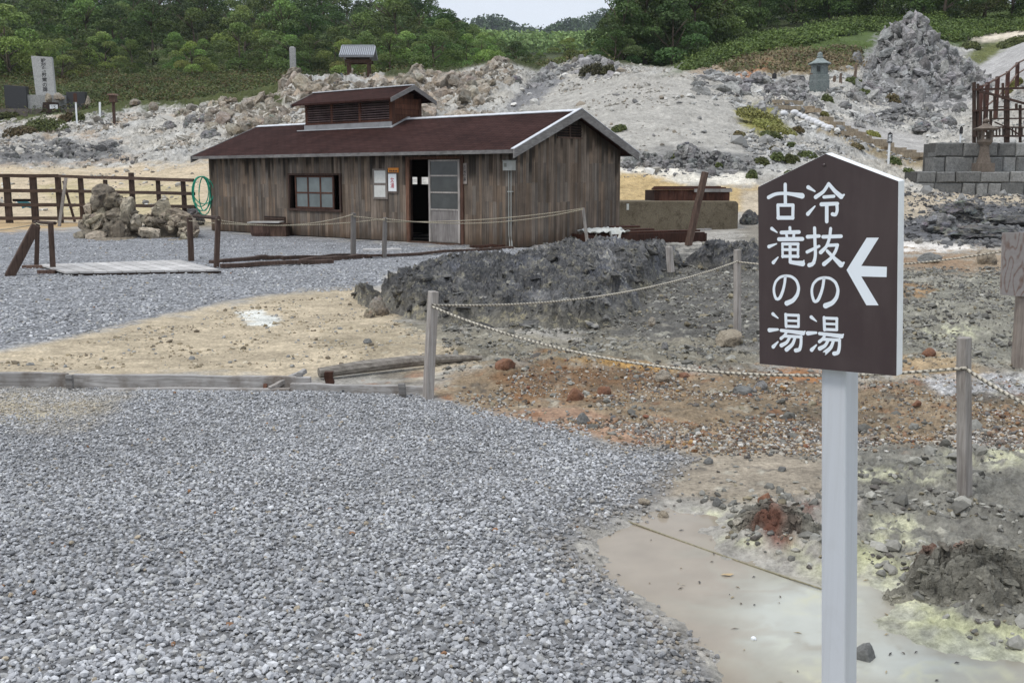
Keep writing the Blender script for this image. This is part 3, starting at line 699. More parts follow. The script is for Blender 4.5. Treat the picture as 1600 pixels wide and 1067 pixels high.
def float_debris():
    r = np.random.default_rng(5); px, py = r.uniform(930, 1500, 400), r.uniform(780, 1066, 400); P = np.array([G(a, b, -.050) for a, b in zip(px, py)]); k = polydist(P[:, 0], P[:, 1], W_POOL) > .02; P = P[k][:42]; V, F_, Cc = [], [], []
    for i, p in enumerate(P):
        l, w, a = r.uniform(.004, .018), r.uniform(.002, .005), r.uniform(0, 3.14); e = np.array((math.cos(a), math.sin(a), 0)); f = np.array((-e[1], e[0], 0)); b = len(V)
        V += [p - e * l, p - f * w + (0, 0, .003), p + e * l + (0, 0, .001), p + f * w + (0, 0, .004)]; F_.append((b, b + 1, b + 2, b + 3)); c = np.array([(.10, .08, .06), (.20, .15, .09), (.07, .065, .06), (.33, .27, .17)][r.integers(0, 4)]); Cc += [c] * 4
    tag(place('debris', mesh_np('debris', np.array(V), np.array(F_), M['stones'], np.array(Cc))), 'scraps of leaf and bark floating on the milky pool', 'debris', kind='stuff')
    l = G(1136, 898, -.049); mb = MB(); mb.add([(-.028, 0, .001), (-.012, -.010, .004), (.012, -.011, .002), (.030, .002, .005), (.010, .012, .003), (-.014, .010, .002)], [(0, 1, 2, 3, 4, 5)], (1, 1, 1)); o = mb.build('fallen_leaf', mat_plain('dry_leaf', (.42, .31, .17), .7, 0, .2, 60)); o.location = l; tag(o, 'single dry tan leaf floating in the middle of the pool', 'leaf')
    o = place('pebble', rock_mesh('pebble', (.022, .02, .016), M['white'], 5, 2, .2, 1.4, 6, .3, .3, 0), None, G(1177, 1000, -.055)); tag(o, 'small white pebble standing out of the pool', 'pebble')

# ------------------------------------------------------------------ loose stones (one mesh of many small faceted stones)
_t = (1 + 5 ** .5) / 2
ICO_V = np.array([(-1,_t,0),(1,_t,0),(-1,-_t,0),(1,-_t,0),(0,-1,_t),(0,1,_t),(0,-1,-_t),(0,1,-_t),(_t,0,-1),(_t,0,1),(-_t,0,-1),(-_t,0,1)], float) / math.sqrt(1 + _t * _t)
ICO_F = np.array([(0,11,5),(0,5,1),(0,1,7),(0,7,10),(0,10,11),(1,5,9),(5,11,4),(11,10,2),(10,7,6),(7,1,8),(3,9,4),(3,4,2),(3,2,6),(3,6,8),(3,8,9),(4,9,5),(2,4,11),(6,2,10),(8,6,7),(9,8,1)])
def stones(name, P, size, col, mat=None, flat=(.45, .8), jag=.28):
    """P (n,3) centres, size (n,), col (n,3) -> mesh"""
    n = len(P); R = RNG
    S = size[:, None] * np.stack([R.uniform(.75, 1.25, n), R.uniform(.6, 1.0, n), R.uniform(flat[0], flat[1], n)], 1) * .5
    V = ICO_V[None] * (1 + R.uniform(-jag, jag, (n, 12, 1)))
    V = V * S[:, None, :]
    tx, ty, tz = R.normal(0, .35, n), R.normal(0, .35, n), R.uniform(0, 2 * math.pi, n)
    def rot(V, a, i, j):
        c, s = np.cos(a)[:, None], np.sin(a)[:, None]; A, B = V[..., i].copy(), V[..., j].copy()
        V[..., i] = c * A - s * B; V[..., j] = s * A + c * B
    rot(V, tx, 1, 2); rot(V, ty, 0, 2); rot(V, tz, 0, 1)
    V += P[:, None, :]
    F = (ICO_F[None] + (np.arange(n) * 12)[:, None, None]).reshape(-1, 3)
    return mesh_np(name, V.reshape(-1, 3), F, mat or M['stones'], np.repeat(col, 12, 0))
def palette(n, cols, wts, var=.25):
    c = np.array(cols, float)[RNG.choice(len(cols), n, p=np.array(wts) / np.sum(wts))]
    return np.clip(c * RNG.uniform(1 - var, 1 + var, (n, 1)), .01, .85)
def sample_px(n, u0, u1, v0, v1, vpow=1.0):
    """points on level ground, evenly dense in world space, inside a photo window"""
    Y0, Y1 = G(800, v1)[1], G(800, v0)[1]
    y = np.sqrt(RNG.uniform(Y0 * Y0, Y1 * Y1, n)); c = RNG.uniform((u0 - 800) / F_PX, (u1 - 800) / F_PX, n) * 1.0
    return c * y, y
GCOL = [(.31,.313,.322),(.24,.244,.252),(.38,.384,.393),(.33,.328,.32),(.46,.463,.47),(.15,.152,.155),(.33,.28,.21),(.24,.13,.07),(.48,.48,.46)]
GW = [34, 20, 24, 16, 9, 5, 1.0, .12, 1.6]
def scatter_gravel():
    out_p, out_s, out_c = [], [], []
    for (v0, v1, dens, s0, s1) in ((900, 1250, 4300, .012, .028), (780, 900, 4300, .0115, .025), (690, 780, 4200, .011, .022), (600, 690, 3200, .011, .021)):
        Y0, Y1 = G(800, v1)[1], G(800, v0)[1]; area = (Y1 ** 2 - Y0 ** 2) / 2 * (1260 + 160) / F_PX
        x, y = sample_px(int(area * dens), -160, 1260, v0, v1)
        d = polydist(x, y, W_GRAVEL) + .13 * fbm2(x * 3, y * 3, 3, 171) + RNG.normal(0, .05, len(x)) * RNG.choice([1, 1, 1, 2.2], len(x)); k = d > .03
        x, y = x[k], y[k]; z = height(x, y); n = len(x)
        s = RNG.uniform(s0, s1, n) * RNG.choice([1, 1, 1, 1.3, .75], n)
        p = np.stack([x, y, z + s * RNG.uniform(.0, .42, n)], 1)
        c = palette(n, GCOL, GW); cl = fbm2(x * 1.1, y * 1.1, 3, 173)[:, None]; c = c * (1 + .22 * cl)
        u, v = project(x, y, z)
        sm = sstep(-20, 30, polydist(u, v, [(-60,600),(60,606),(200,620),(170,645),(60,662),(-60,660)]) + 40 * fbm2(x * 2, y * 2, 3, 175)) * RNG.uniform(.3, 1, n)
        c = c * (1 - sm[:, None]) + np.array((.43, .37, .27)) * RNG.uniform(.6, 1.2, (n, 1)) * sm[:, None]
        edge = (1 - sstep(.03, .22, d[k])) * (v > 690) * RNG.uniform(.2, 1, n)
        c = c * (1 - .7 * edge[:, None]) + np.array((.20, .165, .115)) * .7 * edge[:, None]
        out_p.append(p); out_s.append(s); out_c.append(c)
    # smaller, sparser stones of the same gravel over the yard in front of the bath house
    for (v0, v1, dens) in ((470, 560, 170), (420, 470, 90), (375, 420, 34)):
        Y0, Y1 = G(800, v1)[1], G(800, v0)[1]; area = (Y1 ** 2 - Y0 ** 2) / 2 * (900 + 60) / F_PX
        x, y = sample_px(int(area * dens), -60, 900, v0, v1); z = height(x, y); u, v = project(x, y, z)
        d = polydist(u, v, ZONES[0][0] if False else [(-300,345),(0,358),(330,366),(640,386),(800,392),(900,394),(860,402),(720,408),(610,425),(590,446),(400,462),(250,492),(100,528),(0,548),(-300,560)]) + 10 * fbm2(x, y, 3, 177)
        k = d > 1; x, y, z = x[k], y[k], z[k]; n = len(x); s = RNG.uniform(.03, .055, n)
        out_p.append(np.stack([x, y, z + s * .12], 1)); out_s.append(s); out_c.append(palette(n, GCOL, GW))
    P, S, Cc = np.concatenate(out_p), np.concatenate(out_s), np.concatenate(out_c)
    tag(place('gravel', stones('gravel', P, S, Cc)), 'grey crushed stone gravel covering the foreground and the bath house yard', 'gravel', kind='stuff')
    return len(P)
scatter_gravel()
def scatter_pebbles():
    # rusty and tan pebbles in the middle ground
    PC = [(.24,.13,.065),(.31,.225,.14),(.38,.345,.29),(.16,.12,.09),(.50,.48,.44),(.20,.085,.05),(.33,.20,.085),(.14,.135,.13)]
    x, y = sample_px(250000, 640, 1930, 560, 715); z = height(x, y); u, v = project(x, y, z)
    d = polydist(u, v, [(690,640),(700,610),(770,585),(900,558),(1200,578),(1300,592),(2000,600),(2000,700),(1290,716),(1090,704),(960,692),(860,664),(770,650)])
    dens = sstep(-12, 25, d) * (.16 + .8 * sstep(640, 690, v)) * np.clip(.35 + 1.7 * fbm2(x * 1.4, y * 1.4, 4, 181), .04, 1)
    k = RNG.uniform(0, 1, len(x)) < dens; x, y, z, v = x[k], y[k], z[k], v[k]; n = len(x); s = RNG.uniform(.009, .026, n) * RNG.choice([1, 1, 1, 1, 1, 1, 1.8], n)
    c = palette(n, PC, [8, 22, 22, 22, 12, 3, 3, 16]) * .85; wh = (sstep(655, 695, v) * np.clip(.4 + 1.5 * fbm2(x * 1.1 + 7, y * 1.1, 3, 185), 0, .8))[:, None]; c = c * (1 - wh) + c.mean(1, keepdims=True) * np.array((1.5, 1.46, 1.38)) * wh; P = np.stack([x, y, z + s * .12], 1)
    tag(place('pebbles', stones('pebbles', P, s, c)), 'rust orange, tan and whitish pebbles strewn behind the gravel edge', 'pebbles', kind='stuff')
    # crumbly clods of the grey crust
    CC = [(.19,.185,.165),(.13,.125,.11),(.26,.25,.22),(.10,.09,.08),(.33,.32,.28),(.22,.19,.13)]
    x, y = sample_px(230000, 690, 2150, 420, 1250); z = height(x, y); u, v = project(x, y, z)
    dg = polydist(x, y, W_GRAVEL); dp = polydist(x, y, W_POOL)
    dens = (dg < -.12) * (dp < -.01) * np.clip(.30 + 1.5 * fbm2(x * 2.1, y * 2.1, 4, 191), .02, 1) * (1 - .85 * sstep(-10, 20, polydist(u, v, [(1085,705),(1310,705),(1310,770),(1150,780),(1040,770),(1000,760)])))
    dens = dens * np.where(v > 690, 1.0, np.where(v > 560, .25, 1.0))
    k = RNG.uniform(0, 1, len(x)) < dens; x, y, z, v = x[k], y[k], z[k], v[k]; n = len(x)
    s = np.clip(RNG.lognormal(-3.85, .6, n), .009, .12); c = palette(n, CC, [26, 22, 16, 10, 8, 10]) * np.where(v > 700, 1.0, .9)[:, None]
    tag(place('clods', stones('clods', np.stack([x, y, z + s * .08], 1), s, c, flat=(.35, .7))), 'crumbly grey clods over the sulphur stained crust', 'clods', kind='stuff')
    x, y = sample_px(16000, 1370, 1660, 322, 440); z = height(x, y); u, v = project(x, y, z); dd = np.maximum(polydist(u, v, ZONES[23][0]), polydist(u, v, [(1400,352),(1480,318),(1530,318),(1620,338),(1660,378),(1500,384),(1400,374)])) + 8 * fbm2(x * .8, y * .8, 3, 193)
    k = (dd > -4) & (RNG.uniform(0, 1, len(x)) < .3); x, y, z = x[k], y[k], z[k]; n = len(x); s = np.clip(RNG.lognormal(-2.3, .5, n), .03, .4)
    tag(place('clinker', stones('clinker', np.stack([x, y, z + s * .1], 1), s, palette(n, [(.10,.10,.102),(.16,.158,.155),(.22,.21,.19),(.07,.07,.07)], [4, 3, 2, 3]), jag=.4)), 'dark clinker strewn over the low heaps before the stone wall', 'rubble', kind='stuff')
    # sparse grit on the sandy strip
    x, y = sample_px(9000, -60, 760, 440, 582); z = height(x, y); u, v = project(x, y, z)
    d = polydist(u, v, [(-50,560),(100,535),(250,500),(400,470),(560,455),(620,490),(760,566),(650,578),(0,582)])
    k = (d > 4) & (fbm2(x * 1.5, y * 1.5, 3, 195) > -.05); x, y, z = x[k], y[k], z[k]; n = len(x); s = np.clip(RNG.lognormal(-3.9, .5, n), .01, .10)
    c = palette(n, [(.30,.25,.17),(.17,.14,.10),(.42,.37,.28),(.25,.25,.24)], [5, 3, 4, 3])
    tag(place('grit', stones('grit', np.stack([x, y, z + s * .1], 1), s, c)), 'sparse dark grit on the tan sandy strip', 'grit', kind='stuff')
    # rubble on the pale hillsides
    n0 = 240000; y = RNG.uniform(40, 94, n0); px = RNG.uniform(-60, 1700, n0); x = (px - 800) / F_PX * y * 1.0; z = height(x, y); u, v = project(x, y, z)
    rock = np.clip(.12 + 2.2 * fbm2(x * .22, y * .22, 4, 201), 0.03, 1)
    rock *= (1 - .82 * sstep(-10, 20, polydist(u, v, ZONES[11][0]))) * (1 - .9 * sstep(245, 258, v)) * (y < 92) * (1 - sstep(-3, 3, polydist(u, v, ZONES[16][0]))) * (1 - sstep(-3, 3, polydist(u, v, ZONES[10][0])))
    for zi in (0, 1, 2, 3, 4, 5): rock *= 1 - sstep(-4, 4, polydist(u, v, ZONES[zi][0]))
    k = RNG.uniform(0, 1, n0) < rock; x, y, z, u = x[k], y[k], z[k], u[k]; n = len(x); s = np.clip(RNG.lognormal(-2.25, .62, n), .05, .8)
    c = palette(n, [(.42,.40,.36),(.33,.31,.27),(.50,.485,.45),(.22,.20,.17),(.28,.24,.19),(.17,.165,.16)], [28, 24, 14, 16, 12, 12])
    right = (u > 1080)[:, None]; c = np.where(right, c.mean(1, keepdims=True) * np.array((.98, .97, .93)), c)
    tag(place('scree', stones('scree', np.stack([x, y, z + s * .1], 1), s, c, jag=.4)), 'pale rubble littering the hillside', 'rubble', kind='stuff')
scatter_pebbles()

# ------------------------------------------------------------------ rocks
def ico(sub):
    V, Fc = [tuple(v) for v in ICO_V], [tuple(f) for f in ICO_F]
    for _ in range(sub):
        cache, nf = {}, []
        def mid(a, b):
            k = (min(a, b), max(a, b))
            if k not in cache:
                m = np.array(V[a]) + np.array(V[b]); V.append(tuple(m / np.linalg.norm(m))); cache[k] = len(V) - 1
            return cache[k]
        for a, b, c in Fc:
            ab, bc, ca = mid(a, b), mid(b, c), mid(c, a); nf += [(a, ab, ca), (b, bc, ab), (c, ca, bc), (ab, bc, ca)]
        Fc = nf
    return np.array(V), np.array(Fc)
ICOS = {k: ico(k) for k in (2, 3, 4, 5)}
def rock_mesh(name, size, mat, seed, sub=4, amp=.35, freq=1.6, cuts=7, ridged=.5, sink=.3, crag=1.0):
    V, Fc = ICOS[sub]; V = V.copy(); r = np.random.default_rng(seed)
    for _ in range(cuts):
        n = r.normal(size=3); n /= np.linalg.norm(n); d = r.uniform(.55, .85); p = V @ n; V -= np.maximum(p - d, 0)[:, None] * n * .9
    o = seed * 3.17; x, y, z = V[:, 0] * freq + o, V[:, 1] * freq - o, V[:, 2] * freq
    h = fbm3(x, y, z, 5, seed) * (1 - ridged) + ridged * fbm3(x, y, z, 5, seed + 7, True) - .1 * ridged
    V = V * (1 + amp * h[:, None]); V[:, 2] = np.where(V[:, 2] < -sink, -sink + (V[:, 2] + sink) * .2, V[:, 2])
    C = np.ones((len(V), 3))
    if crag and sub >= 4:                       # broken blocks welded onto the core
        parts, faces, cols, nb = [V * .86], [Fc], [C * .9], len(V); n = int((34 if sub == 4 else 80) * crag); bv, bf = ICOS[2]
        for i in range(n):
            d = r.normal(size=3); d /= np.linalg.norm(d); d[2] = abs(d[2]) * 1.1 - sink * r.uniform(0, 1); q = bv.copy(); big = r.uniform(.16, .42) * (1.0 if i % 3 else 1.25)
            for _ in range(9):
                nn = r.normal(size=3); nn /= np.linalg.norm(nn); e = r.uniform(.45, .85); pp = q @ nn; q = q - np.maximum(pp - e, 0)[:, None] * nn
            q = q * (1 + .38 * fbm3(q[:, 0] * 1.8 + i * 3.1, q[:, 1] * 1.8 + seed, q[:, 2] * 1.8, 4, seed + i)[:, None]) * np.array((1, r.uniform(.6, 1), r.uniform(.5, .95))) * big
            a_ = r.uniform(0, 6.28); ca, sa = math.cos(a_), math.sin(a_); q[:, :2] = q[:, :2] @ np.array(((ca, sa), (-sa, ca))); a_ = r.uniform(-.7, .7); ca, sa = math.cos(a_), math.sin(a_); q[:, 1:] = q[:, 1:] @ np.array(((ca, sa), (-sa, ca)))
            parts.append(q + d * (1.0 - big * r.uniform(.35, .9)) * r.uniform(.72, 1.0)); faces.append(bf + nb); nb += len(bv); cols.append(np.ones((len(bv), 3)) * r.uniform(.7, 1.25) * (1 + r.normal(0, .05, 3)))
        V, Fc, C = np.concatenate(parts), np.concatenate(faces), np.concatenate(cols); V[:, 2] = np.maximum(V[:, 2], -sink)
    V[:, 2] -= -sink
    V[:, 2] -= .06
    V *= np.array(size) / np.array([2, 2, 1 + sink])
    return mesh_np(name, V, Fc, mat, C, False)
def rock(name, px, py, w_px, h_px, mat, seed, label, cat='rock', group=None, pos=None, depth=.9, sub=4, amp=.35, ridged=.5, rz=None, bury=0.0, **kw):
    p = np.array(pos) if pos is not None else hit(px, py)
    k = p[1] / F_PX
    if bury: p = p - np.array((0, 0, bury * h_px * k)); h_px = h_px * (1 + bury)
    me = rock_mesh(name, (w_px * k, w_px * k * depth, h_px * k * 1.05), mat, seed, sub, amp, ridged=ridged, **kw)
    o = place(name, me, None, p); o.rotation_euler[2] = SEED.uniform(-.5, .5) if rz is None else rz
    return tag(o, label, cat, group)

float_debris()
CHUNKS = []
def _chunks():
    r = np.random.default_rng(99); bv, bf = ICOS[2]
    for i in range(14):
        q = bv.copy()
        for _ in range(9):
            nn = r.normal(size=3); nn /= np.linalg.norm(nn); e = r.uniform(.42, .85); pp = q @ nn; q = q - np.maximum(pp - e, 0)[:, None] * nn
        q = q * (1 + .45 * fbm3(q[:, 0] * 2 + i * 3.1, q[:, 1] * 2, q[:, 2] * 2, 4, 600 + i)[:, None]); CHUNKS.append(q)
_chunks()
# the long dark outcrop in the middle: a slab with a steep, undercut front
def build_outcrop():
    poly = gp((562,466),(640,496),(720,508),(850,522),(950,512),(985,490),(1005,455),(1040,432),(1110,420),(1175,418),(1200,410))
    poly += [tuple(G(a, b, .42)[:2]) for a, b in ((1190,394),(1120,389),(1040,386),(980,385),(925,389),(875,395),(822,397),(775,409),(738,405),(700,407),(660,413),(575,428))]
    poly = np.array(poly); lo, hi = poly.min(0) - .6, poly.max(0) + .6
    st = .015; xs, ys = np.arange(lo[0], hi[0], st), np.arange(lo[1], hi[1], .024); Yg, X = np.meshgrid(ys, xs, indexing='ij')
    x, y = X.ravel(), Yg.ravel()
    d = polydist(x + .22 * fbm2(x * 1.6, y * 1.6, 4, 211), y + .3 * fbm2(x * 1.6 + 7, y * 1.6, 4, 213), poly)
    top = .17 + .32 * sstep(10.5, 15.5, y) + .09 * fbm2(x * .6, y * .6, 3, 215) - .12 * sstep(3.0, 4.6, x) + .10 * sstep(-.5, -2.2, x)
    h = -.25 + (top + .25) * sstep(-.22, .22, d) ** .8
    wv = fbm2(x * 1.1, y * 1.1, 4, 216); g1, c1 = worley(x * 1.5 + wv * 1.6, y * 1.1 + wv, .5, 218); g2, c2 = worley(x * 4 + wv * 3, y * 3, .5, 220)
    rel = .11 * fbm2(x * 1.2, y * .8, 4, 217, True) + .13 * fbm2(x * 3.4, y * 2.4, 5, 219, True) + .075 * fbm2(x * 10, y * 7, 4, 221, True) + .03 * fbm2(x * 26, y * 20, 3, 222, True) + .07 * (c1 - .5) - .05 * (1 - sstep(0, .2, g1)) + .02 * (c2 - .5)
    h += (rel - .09) * sstep(-.15, .3, d)
    z = h + base_z(x, y)
    # push the flanks outwards in 3-D so that they overhang in places
    e = sstep(-.2, .1, d) * (1 - sstep(.2, .6, d)); nx = fbm3(x * 2.3, y * 2.3, z * 3.5, 4, 223); ny = fbm3(x * 2.3 + 9, y * 2.3, z * 3.5, 4, 225)
    x = x + e * nx * .12; y = y - e * (.10 + .16 * ny) * sstep(.1, .5, h)
    tip = np.exp(-((X.ravel() - poly[0][0]) / .7) ** 2) * sstep(.15, .5, h); x = x - tip * .10
    nr, nc = Yg.shape; idx = np.arange(nr * nc).reshape(nr, nc)
    Fq = np.stack([idx[:-1, :-1], idx[:-1, 1:], idx[1:, 1:], idx[1:, :-1]], -1).reshape(-1, 4)
    keep = (d[Fq] > -.35).any(1); Fq = Fq[keep]
    us = np.unique(Fq); mp = -np.ones(nr * nc, int); mp[us] = np.arange(len(us)); Fq = mp[Fq]
    n = fbm2(x * 1.2, y * 1.2, 4, 227); c = np.ones((len(x), 3)) * (1 + .55 * n[:, None] + .9 * sstep(.12, .4, fbm2(x * 1.7 + 5, y * 1.2, 4, 231))[:, None])
    low = (1 - sstep(.02, .3, h + .25 * n))[:, None]; c = c * (1 - low) + np.array((1.6, 1.52, 1.28)) * low
    blue = sstep(.1, .4, fbm2(x * .9 + 30, y * .9, 3, 229))[:, None]; c = c * (1 + blue * np.array((-.03, .0, .08)))
    # broken blocks and slabs standing out of the mass
    r = np.random.default_rng(233); cand = np.nonzero((d > -.12) & (d < 3))[0]; w = np.where(d[cand] < .45, 3.0, 1.0); pick = r.choice(cand, 1000, p=w / w.sum()); bv, bf = ICOS[2]
    VV, FF, CC, nb = [np.stack([x, y, z], 1)[us]], [np.concatenate([Fq[:, [0, 1, 2]], Fq[:, [0, 2, 3]]])], [c[us] * 1.15], len(us)
    for n_, i in enumerate(pick):
        sz = .035 * (6 ** (r.uniform(0, 1) ** 1.9)); q = CHUNKS[r.integers(0, 14)] * np.array((r.uniform(1, 1.7), r.uniform(.6, 1), r.uniform(.25, .7))) * sz * .6
        for (a_, b_) in ((0, 1), (1, 2), (0, 2)):
            t = r.uniform(0, 6.28) if (a_, b_) == (0, 1) else r.normal(0, .3); ca, sa = math.cos(t), math.sin(t); A, B = q[:, a_].copy(), q[:, b_].copy(); q[:, a_] = ca * A - sa * B; q[:, b_] = sa * A + ca * B
        q = q + np.array((x[i], y[i], z[i] - sz * .16)); VV.append(q); FF.append(bf + nb); nb += len(q); t = r.uniform(.6, 1.5) * (1.7 if r.uniform() < .12 else 1); CC.append(np.ones((len(q), 3)) * t * np.array((1, .98, .93)))
    me = mesh_np('rock_outcrop', np.concatenate(VV), np.concatenate(FF), M['darkrock'], np.concatenate(CC), False)
    tag(place('rock_outcrop', me), 'long dark grey craggy rock outcrop in front of the bath house', 'rock')
build_outcrop()

# ------------------------------------------------------------------ the bath house
YAW = 2.4343; HC = np.array([.0687, 23.2834, 0.0]); E1 = np.array([math.cos(YAW), math.sin(YAW), 0]); E2 = np.array([math.sin(YAW), -math.cos(YAW), 0])
def hutS(px, py, t=0.0):
    d = ray(px, py); k = ((HC + E2 * t - O3) @ E2) / (d @ E2); q = O3 + d * k - HC; return float(q @ E1), float(q[2])
def hutT(px, py, s=0.0):
    d = ray(px, py); k = ((HC + E1 * s - O3) @ E1) / (d @ E1); q = O3 + d * k - HC; return float(q @ E2), float(q[2])
def hutW(s, t, z): return HC + E1 * s + E2 * t + np.array([0, 0, z])
HL, HW, HE, HR, OF, OR, OL = 11.787, 4.056, 2.17, 3.1086, .342, .27, .30
SL = (HR - HE) / (HW / 2 + OF)
def roof_z(t): return HR - SL * abs(t - HW / 2)
RH = random.Random(5)
def board(mb, a0, a1, lv, face, off, thick=.016):
    """one vertical siding board; lv = [(z, tint)...]; face(a, out, z) -> local xyz"""
    V, C = [], []
    for z, c in lv:
        zz = z if hasattr(z, '__len__') else (z, z)
        for a, o, q in ((a0, off, zz[0]), (a1, off, zz[1]), (a1, off - thick, zz[1]), (a0, off - thick, zz[0])):
            V.append(face(a, o, q)); C.append(c)
    Fc = []
    n = len(lv)
    for i in range(n - 1):
        b = 4 * i
        for k in range(4): Fc.append((b + k, b + (k + 1) % 4, b + 4 + (k + 1) % 4, b + 4 + k))
    Fc += [(0, 3, 2, 1), tuple(4 * (n - 1) + k for k in range(4))]
    b = len(mb.v); mb.v += V; mb.c += C; mb.f += [[b + i for i in q] for q in Fc]
def siding(mb, a_from, a_to, ztop, face, holes, seams, zlow=0.02):
    a = a_from
    while a < a_to - .01:
        w = RH.uniform(.075, .125); b = min(a + w, a_to)
        for h in holes:                       # end boards cleanly at an opening
            for e in (h[0], h[1]):
                if a + .012 < e < b - .012: b = e
        mid = (a + b) / 2; spans = [(zlow, None)]
        cuts = sorted(RH.choice(seams) + RH.uniform(-.012, .012) for _ in range(RH.choice([1, 2, 2])))
        zt0, zt1 = ztop(a), ztop(b); zt = min(zt0, zt1)
        segs, z = [], zlow
        for c in cuts + [zt]:
            if c - z > .12: segs.append([z, min(c, zt)]); z = c
        if segs: segs[-1][1] = zt
        for h in holes:
            if h[0] - .005 < mid < h[1] + .005:
                new = []
                for p, q in segs:
                    if q <= h[2] or p >= h[3]: new.append([p, q]); continue
                    if p < h[2] - .02: new.append([p, h[2]])
                    if q > h[3] + .02: new.append([h[3], q])
                segs = new
        bl = RH.uniform(.16, .5); dark_top = zt - RH.uniform(.18, .42) - (RH.random() < .3) * RH.uniform(0, .5)
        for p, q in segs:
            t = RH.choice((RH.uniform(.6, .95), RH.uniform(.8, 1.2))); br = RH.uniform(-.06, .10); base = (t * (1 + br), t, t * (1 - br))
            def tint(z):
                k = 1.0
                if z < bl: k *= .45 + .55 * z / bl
                if z > dark_top: k *= max(.32, 1 - (z - dark_top) / .22)  # boards are also darker over their top part, from uneven heights
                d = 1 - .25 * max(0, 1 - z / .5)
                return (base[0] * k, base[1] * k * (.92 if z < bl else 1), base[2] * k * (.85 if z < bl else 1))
            zs = sorted({p, q} | {zz for zz in (bl * .5, bl, dark_top, dark_top + .12, dark_top + .22, (p + q) / 2) if p + .03 < zz < q - .03})
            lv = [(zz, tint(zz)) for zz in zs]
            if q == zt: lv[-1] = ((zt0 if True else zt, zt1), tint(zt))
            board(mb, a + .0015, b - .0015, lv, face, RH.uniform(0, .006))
        a = b
def build_hut():
    R = empty('bath_house', HC, 'weathered dark wooden bath house with a red brown shingle roof', 'hut', rot=(0, 0, YAW - math.pi))
    ws0, wz1 = 5.91, 1.62; win = (5.91, 7.98, .74, 1.62); door = (1.64, 3.34, 0.0, 1.99)
    # front wall (t = 0, outward is -y), gable walls, back wall
    mb = MB()
    front = lambda a, o, z: (-a, -o, z)
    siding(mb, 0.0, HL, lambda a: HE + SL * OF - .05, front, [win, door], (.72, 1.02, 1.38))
    gab = lambda t, o, z: (o, t, z)
    gv = (1.50, 2.42, 2.50, 2.78)
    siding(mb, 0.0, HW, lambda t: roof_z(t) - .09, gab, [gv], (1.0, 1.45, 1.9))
    gabl = lambda t, o, z: (-HL - o, t, z)
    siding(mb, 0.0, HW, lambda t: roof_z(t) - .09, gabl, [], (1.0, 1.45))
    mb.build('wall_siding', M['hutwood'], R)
    # inner lining, gloom painted in as near-black, with the same openings; the back wall has a window that shows daylight through the door
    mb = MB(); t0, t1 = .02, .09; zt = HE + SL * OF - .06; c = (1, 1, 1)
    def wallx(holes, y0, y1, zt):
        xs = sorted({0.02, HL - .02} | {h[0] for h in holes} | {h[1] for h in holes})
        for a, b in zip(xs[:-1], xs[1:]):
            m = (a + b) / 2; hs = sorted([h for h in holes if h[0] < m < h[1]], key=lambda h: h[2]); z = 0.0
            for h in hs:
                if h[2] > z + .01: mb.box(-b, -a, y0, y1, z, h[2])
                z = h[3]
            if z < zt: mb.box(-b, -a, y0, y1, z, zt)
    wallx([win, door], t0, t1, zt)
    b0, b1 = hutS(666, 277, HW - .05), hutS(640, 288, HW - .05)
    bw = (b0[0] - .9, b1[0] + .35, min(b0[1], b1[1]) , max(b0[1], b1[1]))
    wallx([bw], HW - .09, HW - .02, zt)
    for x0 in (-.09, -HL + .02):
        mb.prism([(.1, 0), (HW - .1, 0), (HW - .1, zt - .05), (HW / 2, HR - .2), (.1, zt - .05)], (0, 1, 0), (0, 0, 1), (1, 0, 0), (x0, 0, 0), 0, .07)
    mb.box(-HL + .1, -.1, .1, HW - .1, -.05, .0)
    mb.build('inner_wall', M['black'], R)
    mb = MB()      # slatted shelving seen through the doorway, and mullions of the far window
    for k in range(4): mb.box(-5.2, -2.4, HW - .55, HW - .2, .55 + .22 * k, .575 + .22 * k)
    for xx in (-5.24, -2.4): mb.box(xx, xx + .04, HW - .56, HW - .19, 0, 1.26)
    mb.build('shelf', M['darkwood'], R); mb = MB(); s_m = hutS(656, 282, HW - .05)[0]; mb.box(-s_m - .06, -s_m + .06, HW - .1, HW - .03, bw[2], bw[3])
    mb.build('window_mullion', M['darkwood'], R)
    # frieze board under the eaves and corner posts
    mb = MB(); dk = (.8, .8, .8)
    mb.box(-HL - .02, .02, -.030, -.008, HE - .02, HE + SL * OF - .055, dk)
    mb.build('frieze_board', M['darkwood'], R)
    # roof: two slabs
    x0, x1 = -(HL + OL), OR; th = .055
    rf = MB()
    for sgn in (-1, 1):
        te = HW / 2 + sgn * (HW / 2 + OF); P = [(te, HE), (HW / 2, HR), (HW / 2, HR - th * 1.1), (te, HE - th * 1.1)]
        rf.prism(P, (0, 1, 0), (0, 0, 1), (1, 0, 0), (0, 0, 0), x0, x1)
    # a slight sag as in an old roof: subdivide along x
    ro = rf.build('roof', M['shingle'], R)
    mb = MB()
    for sgn in (-1, 1):
        mb.prism([(HW / 2 + sgn * .11, HR - SL * .11 + .012), (HW / 2, HR + .014), (HW / 2, HR + .030), (HW / 2 + sgn * .115, HR - SL * .115 + .03)], (0, 1, 0), (0, 0, 1), (1, 0, 0), (0, 0, 0), x0 - .01, x1 + .01)
    mb.build('ridge_cap', M['whitestrip'], ro)
    mb = MB()      # eaves edging: gutter-like grey board
    mb.box(x0 + .002, x1 - .03, -OF - .022, -OF + .005, HE - .085, HE - .004, (.8, .8, .8)); mb.box(x0 + .002, x1 - .03, HW + OF - .005, HW + OF + .02, HE - .085, HE - .004, (.8, .8, .8))
    mb.build('eaves_board', M['barge'], ro)
